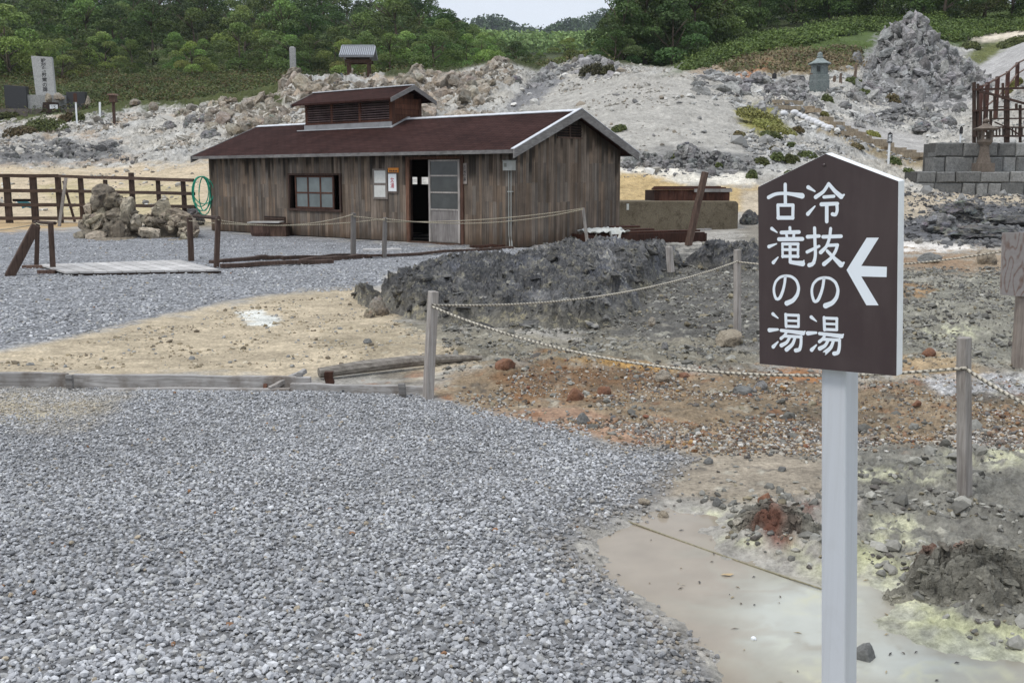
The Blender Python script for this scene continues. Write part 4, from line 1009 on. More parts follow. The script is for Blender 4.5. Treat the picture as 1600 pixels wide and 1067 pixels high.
    for xs in (x1 + .004, x0 - .034):
        for sgn in (-1, 1):
            mb = MB(); te = HW / 2 + sgn * (HW / 2 + OF + .05); zo = HE - SL * .05
            mb.prism([(te, zo + .02), (HW / 2, HR + .02), (HW / 2, HR - .17), (te, zo - .17)], (0, 1, 0), (0, 0, 1), (1, 0, 0), (xs, 0, 0), 0, .03)
            mb.build('bargeboard', M['barge'], ro)
            if xs > 0:
                mb = MB(); mb.prism([(te, zo + .024), (HW / 2, HR + .034), (HW / 2, HR + .05), (te, zo + .040)], (0, 1, 0), (0, 0, 1), (1, 0, 0), (xs - .065, 0, 0), 0, .10)
                mb.build('rake_trim', M['whitestrip'], ro)
    # gable vent
    mb = MB(); g0, g1, gz0, gz1 = gv
    mb.box(-.05, .0, g0, g1, gz0, gz1, (.15, .15, .15)); mb.box(.002, .03, g0 - .02, g1 + .02, gz0 - .035, gz0, (2.2, 2.2, 2.2)); mb.box(.002, .024, (g0 + g1) / 2 - .03, (g0 + g1) / 2 + .03, gz0 + .002, gz1)
    for k in range(4): mb.beam((.012, g0, gz0 + .05 + k * .06), (.012, g1, gz0 + .05 + k * .06), .008, .03, up=(1, 0, 1), c=(.8, .8, .8))
    mb.build('gable_vent', M['darkwood'], R)
    # roof turret with louvres
    T0, T1, S0, S1, B0, TZ, RZ = 1.50, 2.56, 5.53, 9.13, 2.80, 3.66, 3.965
    tu = MB(); c = (1.3, 1.1, 1.0)
    tu.box(-S1, -S0, T0 + .05, T1 - .05, B0 - .05, TZ, (.12, .1, .1))
    for s in (S0, S0 + .02 + (S1 - S0) / 3, S0 + .0 + 2 * (S1 - S0) / 3, S1 - .1): tu.box(-s - .1, -s, T0 - .012, T0 + .05, B0 + .27, TZ, c)
    tu.box(-S1, -S0, T0 - .018, T0 + .05, B0 + .22, B0 + .28, (.9, .8, .8)); tu.box(-S1, -S0, T0 - .018, T0 + .05, TZ - .09, TZ, (.9, .8, .8))
    turret = tu.build('roof_turret', M['rust'], ro)
    mb = MB(); nz = 8
    for k in range(nz):
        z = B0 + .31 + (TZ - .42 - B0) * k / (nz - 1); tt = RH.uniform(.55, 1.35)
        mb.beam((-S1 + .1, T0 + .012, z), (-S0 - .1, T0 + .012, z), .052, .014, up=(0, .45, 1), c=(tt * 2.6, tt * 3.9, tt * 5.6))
    mb.build('louvres', M['rust'], turret)
    mb = MB(); ys = np.linspace(B0, RZ - .05, 9)
    for a, b in zip(ys[:-1], ys[1:]):
        e0 = T0 + .02 if b < TZ else T0 + .02 + (b - TZ) / .45; e1 = T1 - .02 if b < TZ else T1 - .02 - (b - TZ) / .45
        t = RH.uniform(.7, 1.5)
        if e1 > e0 + .05: mb.box(-S0 - .02, -S0 + .012 + RH.uniform(0, .004), e0, e1, a + .003, b - .003, (t * 1.1, t, t * .9))
    for e in (T0 - .005, T1 - .085): mb.box(-S0 - .06, -S0 + .028, e, e + .09, B0 - .05, TZ)
    mb.build('end_boards', M['rust'], turret)
    mb = MB(); mb.box(-S1 - .02, -S0 + .02, T0 - .045, T0 - .022, B0 - .02, B0 + .22, (.62, .62, .62)); mb.box(-S1 - .25, -S0 + .03, T0 - .13, T0 - .045, roof_z(T0 - .1) + .004, roof_z(T0 - .1) + .03)
    mb.prism([(T0 - .12, roof_z(T0 - .12) + .006), (HW / 2, HR + .035), (HW / 2, HR + .055), (T0 - .12, roof_z(T0 - .12) + .03)], (0, 1, 0), (0, 0, 1), (1, 0, 0), (-S0 + .03, 0, 0), 0, .10)
    mb.build('flashing', M['metal'], turret)
    tr = MB(); ts = (RZ - 3.62) / (HW / 2 - 1.25)
    for sgn in (-1, 1):
        te = HW / 2 + sgn * (HW / 2 - 1.22); ze = RZ - ts * (HW / 2 - 1.22)
        tr.prism([(te, ze), (HW / 2, RZ), (HW / 2, RZ - .05), (te, ze - .05)], (0, 1, 0), (0, 0, 1), (1, 0, 0), (0, 0, 0), -S1 - .26, -S0 + .28, (1.35, 1.35, 1.3))
    t_r = tr.build('turret_roof', M['shingle'], turret)
    mb = MB()
    for sgn in (-1, 1):
        te = HW / 2 + sgn * (HW / 2 - 1.19); ze = RZ - ts * (HW / 2 - 1.19)
        mb.prism([(te, ze + .012), (HW / 2, RZ + .012), (HW / 2, RZ - .11), (te, ze - .10)], (0, 1, 0), (0, 0, 1), (1, 0, 0), (-S0 + .284, 0, 0), 0, .025)
        mb.build('turret_bargeboard', M['barge'], turret); mb = MB()
        mb.prism([(te, ze + .012), (HW / 2, RZ + .012), (HW / 2, RZ - .11), (te, ze - .10)], (0, 1, 0), (0, 0, 1), (1, 0, 0), (-S1 - .289, 0, 0), 0, .025); mb.build('turret_bargeboard', M['barge'], turret); mb = MB()
    mb = MB(); mb.box(-S1 - .26, -S0 + .28, HW / 2 - .05, HW / 2 + .05, RZ + .004, RZ + .03); mb.build('turret_ridge_cap', M['whitestrip'], turret)
    # window
    s0, s1, z0, z1 = win; fw = MB(); c = (1.1, 1, 1)
    for a, b, p, q in ((s0 - .06, s1 + .06, z0 - .06, z0), (s0 - .06, s1 + .06, z1, z1 + .05), (s0 - .06, s0, z0, z1), (s1, s1 + .06, z0, z1)): fw.box(-b, -a, -.045, .09, p, q, c)
    wi = fw.build('window', M['darkwood'], R)
    a0, a1 = hutS(545, 300)[0] if False else hutS(520, 300)[0], hutS(462, 300)[0]
    n = 3; pw = (a1 - a0) / n; sash = MB(); cc = (1.5, 1.1, 1.0)
    for i in range(n + 1): sash.box(-(a0 + pw * i) - .028, -(a0 + pw * i) + .028, .005, .04, z0 + .01, z1 - .01, cc)
    for z in (z0 + .03, (z0 + z1) / 2 - .02, z1 - .035): sash.box(-a1, -a0, .008, .038, z - .022, z + .022, cc)
    sash.build('sash', M['darkwood'], wi)
    for i in range(n):
        for (p, q) in ((z0 + .05, (z0 + z1) / 2 - .04), ((z0 + z1) / 2, z1 - .055)):
            g = MB(); g.box(-(a0 + pw * (i + 1)) + .026, -(a0 + pw * i) - .026, .018, .024, p, q, (.45, .55, .55) if i == 2 else (1, 1, 1)); g.build('window_pane', M['frosted'], wi)
    # doorway: frame, sliding door with three panes over a plywood panel
    f = MB(); d0, d1, _, dz = door
    f.box(-d1 - .11, -d1, -.035, .09, 0, dz + .07, (2.4, 1.9, 1.6)); f.box(-d0, -d0 + .10, -.035, .09, 0, dz + .07, (1.5, 1.2, 1.1)); f.box(-d1, -d0, -.035, .09, dz, dz + .07, (1.8, 1.4, 1.2)); f.box(-d1, -d0, -.06, .1, -.02, .04, (1.6, 1.5, 1.4))
    f.build('door_frame', M['darkwood'], R)
    p0, p1 = 1.66, 2.68; dr = MB(); g = (1, 1, 1); zb, zm = .05, .80
    dr.box(-p1, -p1 + .06, -.03, .01, zb, dz - .01, g); dr.box(-p0 - .06, -p0, -.03, .01, zb, dz - .01, g)
    for z in (zm, zm + .40, zm + .79, dz - .05): dr.box(-p1 + .06, -p0 - .06, -.028, .008, z, z + .035, g)
    dobj = dr.build('door', M['greywood'], R)
    q = MB(); q.box(-p1 + .05, -p0 - .05, -.016, .0, zb, zm, (.62, .62, .64)); q.box(-p1, -p0, -.024, .002, zb, zb + .03, (.5, .5, .5)); q.build('door_panel', M['greywood'], dobj)
    for k in range(3):
        q = MB(); z = zm + .035 + (.40 if k == 1 else .79 if k == 2 else 0); zt_ = zm + (.40, .79, dz - .05 - zm)[k]
        q.box(-p1 + .062, -p0 - .062, -.014, -.008, z, zt_); q.build('door_pane', M['doorglass'], dobj)
    # electric box on the corner with its conduit
    eb = MB(); eb.box(-.23, .03, -.155, -.012, 1.72, 1.93); eb.box(-.245, .045, -.165, -.008, 1.93, 1.945, (.85, .85, .85)); ebo = eb.build('electric_box', M['greypaint'], R, bevel=.008)
    q = MB(); q.box(-.19, -.12, -.166, -.156, 1.80, 1.88, (.5, .5, .45)); q.build('latch', M['greypaint'], ebo)
    q = MB()
    for dx in (-.14, -.075): q.tube([(dx, -.05, 1.73), (dx, -.05, .30), (dx + .03, -.06, .16), (dx + .09, -.12, .03)], .012, 6)
    q.box(-.18, -.04, -.06, -.01, 1.25, 1.27); q.box(-.18, -.04, -.06, -.01, .60, .62); q.build('conduit', M['greypaint'], ebo)
    # small louvred vent low on the wall, sill stones
    vs0, vz0 = hutS(447, 350); vs1, vz1 = hutS(414, 340)
    q = MB(); q.box(-vs1, -vs0, -.03, -.009, .28, .50, (.6, .6, .6))
    for k in range(3): q.box(-vs1 + .03, -vs0 - .03, -.04, -.03, .31 + k * .06, .34 + k * .06, (1.8, 1.8, 1.8))
    q.build('wall_vent', M['darkwood'], R)
    return R
HUT = build_hut()

# ------------------------------------------------------------------ lettering
def text_part(name, body, centre, right, upv, height_m, mat, parent, depth=.004, thick=.0, spacing=1.0):
    """flat lettering from the built-in font, centred, stood in the plane (right, up); the characters run downwards"""
    cu = bpy.data.curves.new(name, 'FONT'); cu.body = "\n".join(body); cu.align_x = 'CENTER'; cu.align_y = 'CENTER'
    cu.size = 1.0; cu.space_line = spacing; cu.offset = thick
    o = bpy.data.objects.new(name, cu); link(o); bpy.context.view_layer.update()
    me = bpy.data.meshes.new_from_object(o.evaluated_get(bpy.context.evaluated_depsgraph_get())); bpy.data.objects.remove(o); bpy.data.curves.remove(cu)
    co = np.empty(len(me.vertices) * 3); me.vertices.foreach_get('co', co); co = co.reshape(-1, 3)
    lo, hi = co.min(0), co.max(0); k = height_m / (hi[1] - lo[1]); mid = (lo + hi) / 2
    r, u = np.array(right, float), np.array(upv, float); r /= np.linalg.norm(r); u /= np.linalg.norm(u); n = np.cross(r, u)
    P = np.array(centre) + ((co[:, :1] - mid[0]) * k) * r + ((co[:, 1:2] - mid[1]) * k) * u + n * depth
    me.vertices.foreach_set('co', P.astype(np.float32).ravel()); me.update(); me.materials.clear(); me.materials.append(mat)
    at = me.color_attributes.new('Col', 'FLOAT_COLOR', 'POINT'); at.data.foreach_set('color', np.ones(len(me.vertices) * 4, np.float32)); me.name = name
    return place(name, me, parent)

# ------------------------------------------------------------------ the brown direction sign in front
def build_sign():
    dL, dR = 3.02, 2.72
    LB, LS = D(1186.5, 569, dL * 1.003), D(1184, 292, dL * .997); RB, RS = D(1401, 588, dR * 1.003), D(1404, 283, dR * .997)
    ex = (RB - LB); ex /= np.linalg.norm(ex); ez = np.cross(ex, LS - LB); ez /= np.linalg.norm(ez); ey = np.cross(ez, ex)   # ez faces the viewer
    def loc(px, py):
        d = ray(px, py); k = ((LB - O3) @ ez) / (d @ ez); q = O3 + d * k - LB; return float(q @ ex), float(q @ ey)
    out = [loc(*p) for p in ((1186.5,569),(1401,588),(1404,283),(1290,240),(1184,292))]
    # pole: square steel tube behind the board, standing in the mud below the frame
    pc = np.array(loc(1312, 586)); foot_local = pc[1] - 1.25
    th = .035; ctr = LB + ex * pc[0] + ey * pc[1] - ez * (th + .045)
    base = ctr - ey * 1.22; gz = hz(base[0], base[1]); base = ctr - ey * ((ctr[2] - gz + .1) / ey[2])
    R = empty('direction_sign', (base[0], base[1], gz), 'brown house shaped direction sign with white Japanese lettering on a pale grey post', 'sign'); org = (base[0], base[1], gz)
    def B(mb, name, mat, parent=R, **k):
        o = mb.build(name, mat, parent, org=org, **k); return o
    q = MB(); q.prism(out, ex, ey, ez, LB, -th, -.0015); bo = B(q, 'board', M['white'], bevel=.002)
    inset = []
    cx, cy = np.mean(out, 0)
    for x, y in out: inset.append((cx + (x - cx) * .994, cy + (y - cy) * .996))
    q = MB(); q.prism(inset, ex, ey, ez, LB, -.0014, .0005); B(q, 'face', M['signbrown'], bo)
    dC = D(1312, 583, (LB + ex * pc[0])[1] * 1.0)[1] + .075; t_ = D(1312.5, 583, dC); b_ = D(1311, 1067, dC - .02); ax = (t_ - b_) / np.linalg.norm(t_ - b_); q = MB(); w = .0765
    q.beam(b_ - ax * .30, t_ + ax * .40, w, w, up=ez); po = B(q, 'post', M['signpost'], bevel=.006)
    for py in (258, 552):
        a, b = loc(1288, py); s = MB(); s.lathe([(.004, 0), (.004, .002), (.002, .0035)], 8); v = np.array(s.v)
        s.v = [tuple(LB + ex * (a + p[0]) + ey * (b + p[1]) + ez * (.0006 + p[2])) for p in v]; B(s, 'screw', M['signbrown'], bo)
    # brush-like strokes traced for each character: points (photo crop units) with widths
    lev = [0]
    def stroke(mb, pts, w, ox, oy):
        P = [loc(ox + x / 6.669, oy + y / 6.669) for x, y in pts]; P = np.array(P); n = len(P)
        u = loc(1250 + 1, 400)[0] - loc(1250, 400)[0]
        # resample smoothly
        t = np.concatenate([[0], np.cumsum(np.hypot(*np.diff(P, axis=0).T))]); tt = np.linspace(0, t[-1], 4 if n <= 2 else 14 if n < 8 else 60)
        if n > 2:
            m = np.gradient(P, t, axis=0); Q = []
            for q_ in tt:
                i = min(max(np.searchsorted(t, q_) - 1, 0), n - 2); h = t[i + 1] - t[i]; s = (q_ - t[i]) / h
                Q.append((2*s**3-3*s**2+1)*P[i] + (s**3-2*s**2+s)*h*m[i]*.8 + (-2*s**3+3*s**2)*P[i+1] + (s**3-s**2)*h*m[i+1]*.8)
            Q = np.array(Q)
        else: Q = np.array([P[0] + (P[1] - P[0]) * (q_ / t[-1]) for q_ in tt])
        ws = np.interp(tt / t[-1], np.linspace(0, 1, len(w)), w) * u / 6.669 / 2 * 1.06
        T = np.gradient(Q, axis=0); T /= np.linalg.norm(T, axis=1)[:, None]; Nn = np.stack([-T[:, 1], T[:, 0]], 1)
        L_ = Q + Nn * ws[:, None]; R_ = Q - Nn * ws[:, None]
        def cap(c, d, r, a0):
            return [tuple(c + r * (math.cos(a) * d + math.sin(a) * np.array((-d[1], d[0])))) for a in np.linspace(a0, a0 - math.pi, 5)[1:-1]]
        poly = [tuple(p) for p in L_] + cap(Q[-1], T[-1], ws[-1] * .8, math.pi / 2) + [tuple(p) for p in R_[::-1]] + cap(Q[0], -T[0], ws[0] * .8, math.pi / 2)
        lev[0] += 1; z = .0007 + .00004 * (lev[0] % 16)
        # as a strip of quads so that curved strokes stay clean
        V, Fc = [], []; k = len(Q)
        for i in range(k): V += [LB + ex * L_[i][0] + ey * L_[i][1] + ez * z, LB + ex * R_[i][0] + ey * R_[i][1] + ez * z]
        for i in range(k - 1): Fc.append((2 * i, 2 * i + 1, 2 * i + 3, 2 * i + 2))
        mb.add(V, Fc)
        for c, d, r, j0, j1 in ((Q[-1], T[-1], ws[-1], 2 * k - 2, 2 * k - 1), (Q[0], -T[0], ws[0], 1, 0)):
            pts_ = [c + r * (math.cos(a) * d + math.sin(a) * np.array((-d[1], d[0])) * 1.0) * np.array((1, 1)) for a in np.linspace(math.pi / 2, -math.pi / 2, 7)]
            pts_ = [c + (p - c) * 1.0 for p in pts_]
            mb.add([LB + ex * p[0] + ey * p[1] + ez * z for p in pts_], [tuple(range(7))[::-1]])
    A, Bq = (1180, 270), (1180, 410)
    G_ = {
     'furu': (A, [([(314,122),(316,330)],(32,)),([(140,258),(205,226),(316,216),(410,228),(490,242)],(34,30,28,34,50)),([(238,337),(242,475)],(30,)),([(238,338),(396,338)],(30,)),([(396,338),(393,474)],(30,)),([(240,470),(394,470)],(34,))]),
     'rei': (A, [([(554,152),(624,194)],(36,14)),([(550,430),(624,350)],(36,14)),([(768,115),(715,195),(632,255)],(28,30,36)),([(768,115),(835,195),(898,250)],(28,34,42)),([(898,250),(928,230)],(36,16)),([(718,254),(822,246)],(28,)),([(692,330),(860,322)],(36,30)),([(853,325),(855,400),(838,438),(808,432)],(30,28,28,34)),([(748,330),(748,508)],(34,))]),
     'taki': (A, [([(174,582),(230,622)],(32,12)),([(144,770),(224,740)],(34,12)),([(190,936),(240,880)],(34,12)),([(363,572),(365,615)],(28,)),([(274,624),(458,618)],(34,)),([(326,635),(335,688)],(26,)),([(406,635),(400,688)],(26,)),([(248,693),(494,690)],(36,)),([(286,738),(288,878)],(24,)),([(286,742),(450,742)],(28,)),([(449,740),(447,878)],(24,)),([(286,801),(450,801)],(26,)),([(286,870),(450,870)],(28,)),([(366,742),(367,930)],(30,)),([(368,930),(430,940),(496,946)],(34,38,50)),([(500,950),(510,915)],(26,14))]),
     'batsu': (A, [([(546,668),(668,660)],(34,30)),([(620,577),(624,720),(624,890),(602,950),(564,963)],(30,30,30,30,38)),([(542,826),(668,765)],(30,24)),([(708,668),(896,662)],(32,)),([(788,582),(775,680),(742,770),(684,830)],(28,28,28,36)),([(762,757),(860,752)],(28,)),([(860,752),(842,808),(795,885),(718,952)],(28,28,30,38)),([(752,815),(815,880),(896,958)],(28,32,50)),([(898,962),(926,936)],(40,18))]),
     'no_l': (Bq, [([(316,150),(308,220),(285,310),(248,378),(225,382),(203,335),(197,268),(217,200),(262,155),(322,140),(382,150),(430,190),(454,265),(440,335),(395,395),(330,426)],(28,26,28,30,28,26,24,24,24,24,26,28,30,34,40,46))]),
     'no_r': (Bq, [([(718,172),(708,245),(682,335),(645,402),(622,408),(600,360),(592,290),(608,225),(652,178),(720,159),(785,168),(836,207),(864,285),(850,362),(808,418),(734,452)],(28,26,28,30,28,26,24,24,24,24,26,28,30,34,40,48))]),
    }
    def yu(dx, dy): return (Bq, [([(x + dx, y + dy * (1 if True else 0)) for x, y in pts], w) for pts, w in (
        ([(187,537),(240,580)],(34,12)),([(150,705),(238,698)],(40,22)),([(190,878),(240,826)],(36,14)),([(320,540),(325,668)],(28,)),([(320,546),(455,552)],(26,)),([(453,550),(452,668)],(26,)),([(324,606),(452,610)],(22,)),([(322,664),(452,669)],(26,)),
        ([(272,708),(380,720),(500,736)],(30,32,40)),([(502,738),(520,716)],(28,14)),([(332,715),(308,760),(270,792)],(26,26,30)),([(302,766),(482,776)],(28,)),([(480,772),(478,850),(460,908),(424,916)],(28,28,32,38)),([(364,775),(330,832),(274,864)],(26,30,38)),([(420,775),(392,848),(328,908)],(26,32,40)))])
    G_['yu_l'] = yu(0, 0); G_['yu_r'] = yu(400, 33)
    for k, ((ox, oy), st) in G_.items():
        q = MB()
        for pts, w in st: stroke(q, pts, w if len(w) > 1 else (w[0], w[0]), ox, oy)
        B(q, 'character', M['signink'], bo)
    q = MB(); ar = [loc(*p) for p in ((1323,422),(1354.5,371.5),(1373.5,371.5),(1346,415.5),(1386,417),(1385.5,433),(1346,432),(1373,477),(1354,477))]
    V = [LB + ex * a + ey * b + ez * .0009 for a, b in ar]; q.add(V, [(0, 1, 2, 3), (0, 3, 6), (3, 4, 5, 6), (0, 6, 7, 8)]); B(q, 'arrow', M['signink'], bo)
build_sign()

# ------------------------------------------------------------------ posts and ropes
def post(px0, py0, px1, py1, wpx, mat, label, group, name='rope_post', Y=None, tint=1.0, sq=True, lean=0.0, extra=.05):
    b = hit(px0, py0) if Y is None else D(px0, py0, Y); t = D(px1, py1, b[1] + lean); w = wpx * b[1] / F_PX
    mb = MB(); d = (t - b) / np.linalg.norm(t - b); rr = random.Random(int(px0 * 7 + py0))
    c = tuple(tint * rr.uniform(.9, 1.1) for _ in range(1)) * 3
    mb.beam(b - d * extra, t, w, w * .95, up=(math.cos(.5), math.sin(.5), 0), c=c, w1=w * .94, h1=w * .9, seg=5, jit=w * .02, rnd=rr)
    o = mb.build(name, M[mat], org=b, bevel=w * .09)
    tag(o, label, 'post', group); return b, t
PG = 'rope fence posts'
pA = post(669, 622, 677, 455, 15, 'greywood', 'pale weathered rope post at the tip of the gravel, by the timber edging', PG, tint=1.0)
pB = post(1152, 523, 1152, 390, 9.5, 'greywood', 'slim pale rope post beside the left edge of the brown sign', PG, tint=.95)
pC = post(1507, 775, 1506, 527, 18, 'greywood', 'near grey rope post to the right of the brown sign', PG, tint=.8)
pD = post(299, 408, 296, 340, 8.5, 'darkwood', 'dark post at the right back corner of the plank walkway', PG, tint=1.5)
pE = post(338, 418, 341, 341, 8, 'darkwood', 'dark post at the right front corner of the plank walkway', PG, tint=1.7)
pF = post(552, 404, 552, 333, 7.5, 'greywood', 'grey rope post in front of the bath house window', PG, tint=.5)
pG = post(600, 403, 602, 340, 6.5, 'greywood', 'grey rope post just left of the bath house doorway', PG, tint=.55)
pH = post(917, 374, 911, 325, 4, 'greywood', 'thin grey rope post leaning by the gable wall', PG, Y=22.0, tint=.85)
pI = post(83, 424, 79, 348, 8.5, 'darkwood', 'dark post at the left front corner of the plank walkway', PG, tint=1.5)
pJ = post(57, 416, 59, 345, 7, 'darkwood', 'dark post at the left back corner of the plank walkway', PG, tint=1.2)
post(15, 431, 57, 352, 15, 'darkwood', 'thick dark prop leaning against the walkway posts', None, 'leaning_prop', tint=1.3, lean=.2)
post(1076, 381, 1102, 269, 9, 'darkwood', 'long brown pole leaning to the right in front of the concrete tank', None, 'leaning_pole', Y=24.0, tint=2.0, lean=.1)
post(1048, 420, 1045, 385, 9, 'greywood', 'short pale stake driven into the dark outcrop', None, 'stake', Y=14.6, tint=1.15)
post(1501, 130 + 24, 1511, 127, 3, 'greywood', 'thin grey marker post on the pale slope above the stone wall', None, 'marker_post', tint=.7) if False else None

def rope(p0, p1, mid, label, r=.008, group='ropes strung between the posts', pitch=.036, segs=None, dark=(.035, .03, .025), light=(.50, .46, .38)):
    p0, p1 = np.array(p0), np.array(p1); ch = p1 - p0
    if mid is not None:
        ts = np.linspace(.1, .9, 81); q = p0 + ch * ts[:, None]; u, v = project(q[:, 0], q[:, 1], q[:, 2]); i = np.argmin(abs(u - mid[0])); t = ts[i]
        z = D(mid[0], mid[1], q[i, 1])[2]; sag = (q[i, 2] - z) / (4 * t * (1 - t))
    else: sag = .006
    n = segs or int(min(900, np.linalg.norm(ch) / (pitch / 4))); k = 6
    t = np.linspace(0, 1, n + 1); P = p0 + ch * t[:, None]; P[:, 2] -= sag * 4 * t * (1 - t)
    d = np.gradient(P, axis=0); d /= np.linalg.norm(d, axis=1)[:, None]; a = np.cross(d, (0, 0, 1.0)); a /= np.linalg.norm(a, axis=1)[:, None]; b = np.cross(a, d)
    s = np.concatenate([[0], np.cumsum(np.linalg.norm(np.diff(P, axis=0), axis=1))])
    V, Cc = [], []
    for j in range(k):
        th = 2 * math.pi * j / k; ph = (th / (2 * math.pi) + s / pitch) % 1.0; bulge = 1 + .16 * np.abs(np.sin(2 * math.pi * ph))
        V.append(P + (a * math.cos(th) + b * math.sin(th)) * (r * bulge)[:, None]); Cc.append(np.where((ph < .36)[:, None], dark, light))
    V = np.stack(V, 1).reshape(-1, 3); Cc = np.stack(Cc, 1).reshape(-1, 3); idx = np.arange((n + 1) * k).reshape(n + 1, k)
    Fq = np.stack([idx[:-1], np.roll(idx, -1, 1)[:-1], np.roll(idx, -1, 1)[1:], idx[1:]], -1).reshape(-1, 4)
    return tag(place('rope', mesh_np('rope', V - p0, Fq, M['rope'], Cc, True), None, p0), label, 'rope', group)
def knot(p, r, w):
    """the turns of rope tied round a post"""
    n = 40; V = []
    return
def at(P, f): return P[0] + (P[1] - P[0]) * f
def off(p, dx=0, dy=-.045, dz=0): return np.array(p) + np.array((dx, dy, dz))
rA0, rB0, rC0 = off(at(pA, .88), 0, -.05), off(at(pB, .87), 0, -.04), off(at(pC, .82), 0, -.04)
rope(rA0, rB0, (900, 468), 'black and white rope rising from the gravel tip post to the slim post')
rope(off(rA0, .0, 0, -.012), rC0, (1070, 577), 'black and white rope sagging long and low in front of the outcrop')
rope(off(rC0, .0, 0, -.01), D(1720, 690, 4.2), (1600, 630), 'rope running off to the right from the near grey post')
pS = D(1572, 392, 8.6)
rope(off(rB0, .0, .02, -.01), pS, (1430, 411), 'rope passing behind the brown sign to the wooden signboard')
y0 = at(pE, .97)
kw = dict(dark=(.10, .085, .06), light=(.44, .39, .29), r=.009)
rope(off(y0, 0, -.05), off(at(pF, .97), 0, -.05), (450, 352), 'upper rope from the walkway to the post before the window', **kw)
rope(off(at(pD, .93), 0, -.06), off(at(pG, .97), 0, -.05), (470, 352), 'lower rope from the walkway to the post beside the doorway', **kw)
rope(off(at(pF, .93), 0, -.05), off(at(pG, .93), 0, -.06), (578, 341), 'short rope between the two grey posts by the doorway', **kw)
rope(off(at(pG, .97), .02, -.05), off(at(pH, .96), 0, -.05), (740, 349), 'lower rope across the doorway to the gable wall', **kw)
rope(off(at(pG, .90), .02, -.04), off(at(pH, .99), 0, -.03), (720, 345), 'upper rope across the doorway to the gable wall', **kw)
rope(off(at(pJ, .93), 0, -.05), D(-60, 362, 20.0), (10, 358), 'rope leaving the walkway posts to the left', **kw)
rope(off(at(pI, .95), 0, -.05), off(at(pJ, .95), 0, -.05), (68, 352), 'short rope joining the left walkway posts', **kw)
rope(np.array(G(978, 813, -.046)), np.array(G(1285, 920, -.044)), None, 'yellow rope lying in the milky pool', r=.0033, group='rope in the pool', dark=(.19, .17, .11), light=(.24, .215, .14))
# hand rail logs that tie the walkway posts
mb = MB(); mb.tube([D(303, 337.5, 20.2), D(342, 341, 18.6)], .035, 7); tag(mb.build('rail_log', M['darkwood'], org=pD[1]), 'dark log rail tied across the right walkway posts', 'rail')
mb = MB(); mb.tube([D(54, 347, 18.9), D(86, 349, 17.8)], .03, 7); tag(mb.build('rail_log', M['darkwood'], org=pJ[1]), 'dark log rail tied across the left walkway posts', 'rail')

# ------------------------------------------------------------------ plank walkway, timber edgings, log
def build_walkway():
    c = [G(62, 413, .07), G(101, 425, .07), G(344, 421, .07), G(282, 406, .07)]
    R = empty('plank_walkway', (c[1] + c[3]) / 2 * np.array((1, 1, 0)), 'low walkway of bleached white planks on the gravel', 'walkway'); org = R.location
    n = 11
    for i in range(n):
        a, b = i / n + .004, (i + 1) / n - .004; q = MB(); t = SEED.uniform(.88, 1.1)
        f0, f1 = c[0] + (c[3] - c[0]) * a, c[0] + (c[3] - c[0]) * b; n0, n1 = c[1] + (c[2] - c[1]) * a, c[1] + (c[2] - c[1]) * b
        dz = np.array((0, 0, .03)); q.add([f0 - dz, f1 - dz, n1 - dz, n0 - dz, f0, f1, n1, n0], [(0, 1, 2, 3), (7, 6, 5, 4), (0, 4, 5, 1), (1, 5, 6, 2), (2, 6, 7, 3), (3, 7, 4, 0)], (t, t, t)); q.build('plank', M['deckwood'], R, org=org)
    q = MB()
    for p, s in ((c[0], c[3]), (c[1], c[2])): q.beam(p + np.array((0, .05, -.06)), s + np.array((0, .05, -.06)), .05, .05)
    q.build('bearer', M['darkwood'], R, org=org)
    q = MB(); q.beam(c[0] + np.array((-.25, -.1, -.04)), c[0] + np.array((.28, -.05, -.04)), .12, .06, c=(2.5, 2.5, 2.5)); q.build('end_block', M['darkwood'], R, org=org)
    q = MB(); q.beam(G(60, 425, .02), G(88, 425, .02), .10, .06, c=(2.8, 2.7, 2.7)); q.build('end_block', M['darkwood'], R, org=org)
build_walkway()
def timber(p0, p1, w, h, mat, label, name='edging_timber', group=None, tint=1.0, seg=6, jit=.006, w1=None, h1=None):
    mb = MB(); mb.beam(p0, p1, w, h, c=(tint,) * 3, seg=seg, jit=jit, w1=w1, h1=h1); return tag(mb.build(name, M[mat], org=(np.array(p0) + np.array(p1)) / 2, bevel=.004), label, 'timber', group)
EG = 'boards edging the gravel'
timber(G(-160, 604, .0) + np.array((0, 0, .05)), G(107, 604) + np.array((0, 0, .05)), .045, .115, 'greyplank', 'grey knotty edging board at the far left of the gravel', group=EG, tint=1.05)
timber(G(116, 604) + np.array((0, 0, .05)), G(486, 608) + np.array((0, 0, .045)), .045, .105, 'greyplank', 'long grey edging board between the gravel and the sand', group=EG, tint=1.25)
timber(G(455, 611) + np.array((0, 0, .02)), G(664, 617) + np.array((0, 0, .02)), .045, .085, 'greyplank', 'paler edging board running up to the gravel tip post', group=EG, tint=1.2)
timber(G(170, 607) + np.array((0, -.03, .0)), G(455, 610) + np.array((0, -.03, .005)), .05, .03, 'greyplank', 'thin pale lath half buried along the edging board', group=EG, tint=1.35)
timber(G(422, 610) + np.array((0, -.03, .02)), G(480, 600) + np.array((0, -.05, .12)), .04, .035, 'greyplank', 'short pale strut lying aslant over the edging boards', 'strut', tint=1.25)
timber(G(470, 606) + np.array((0, -.03, -.05)), G(471, 606) + np.array((0, -.03, .13)), .05, .045, 'greyplank', 'grey stake at the joint of the edging boards', 'stake', tint=.95)
timber(G(112, 606) + np.array((0, -.03, -.05)), G(112, 606) + np.array((0, -.03, .108)), .05, .04, 'greyplank', 'grey stake against the left edging board', 'stake', tint=.7)
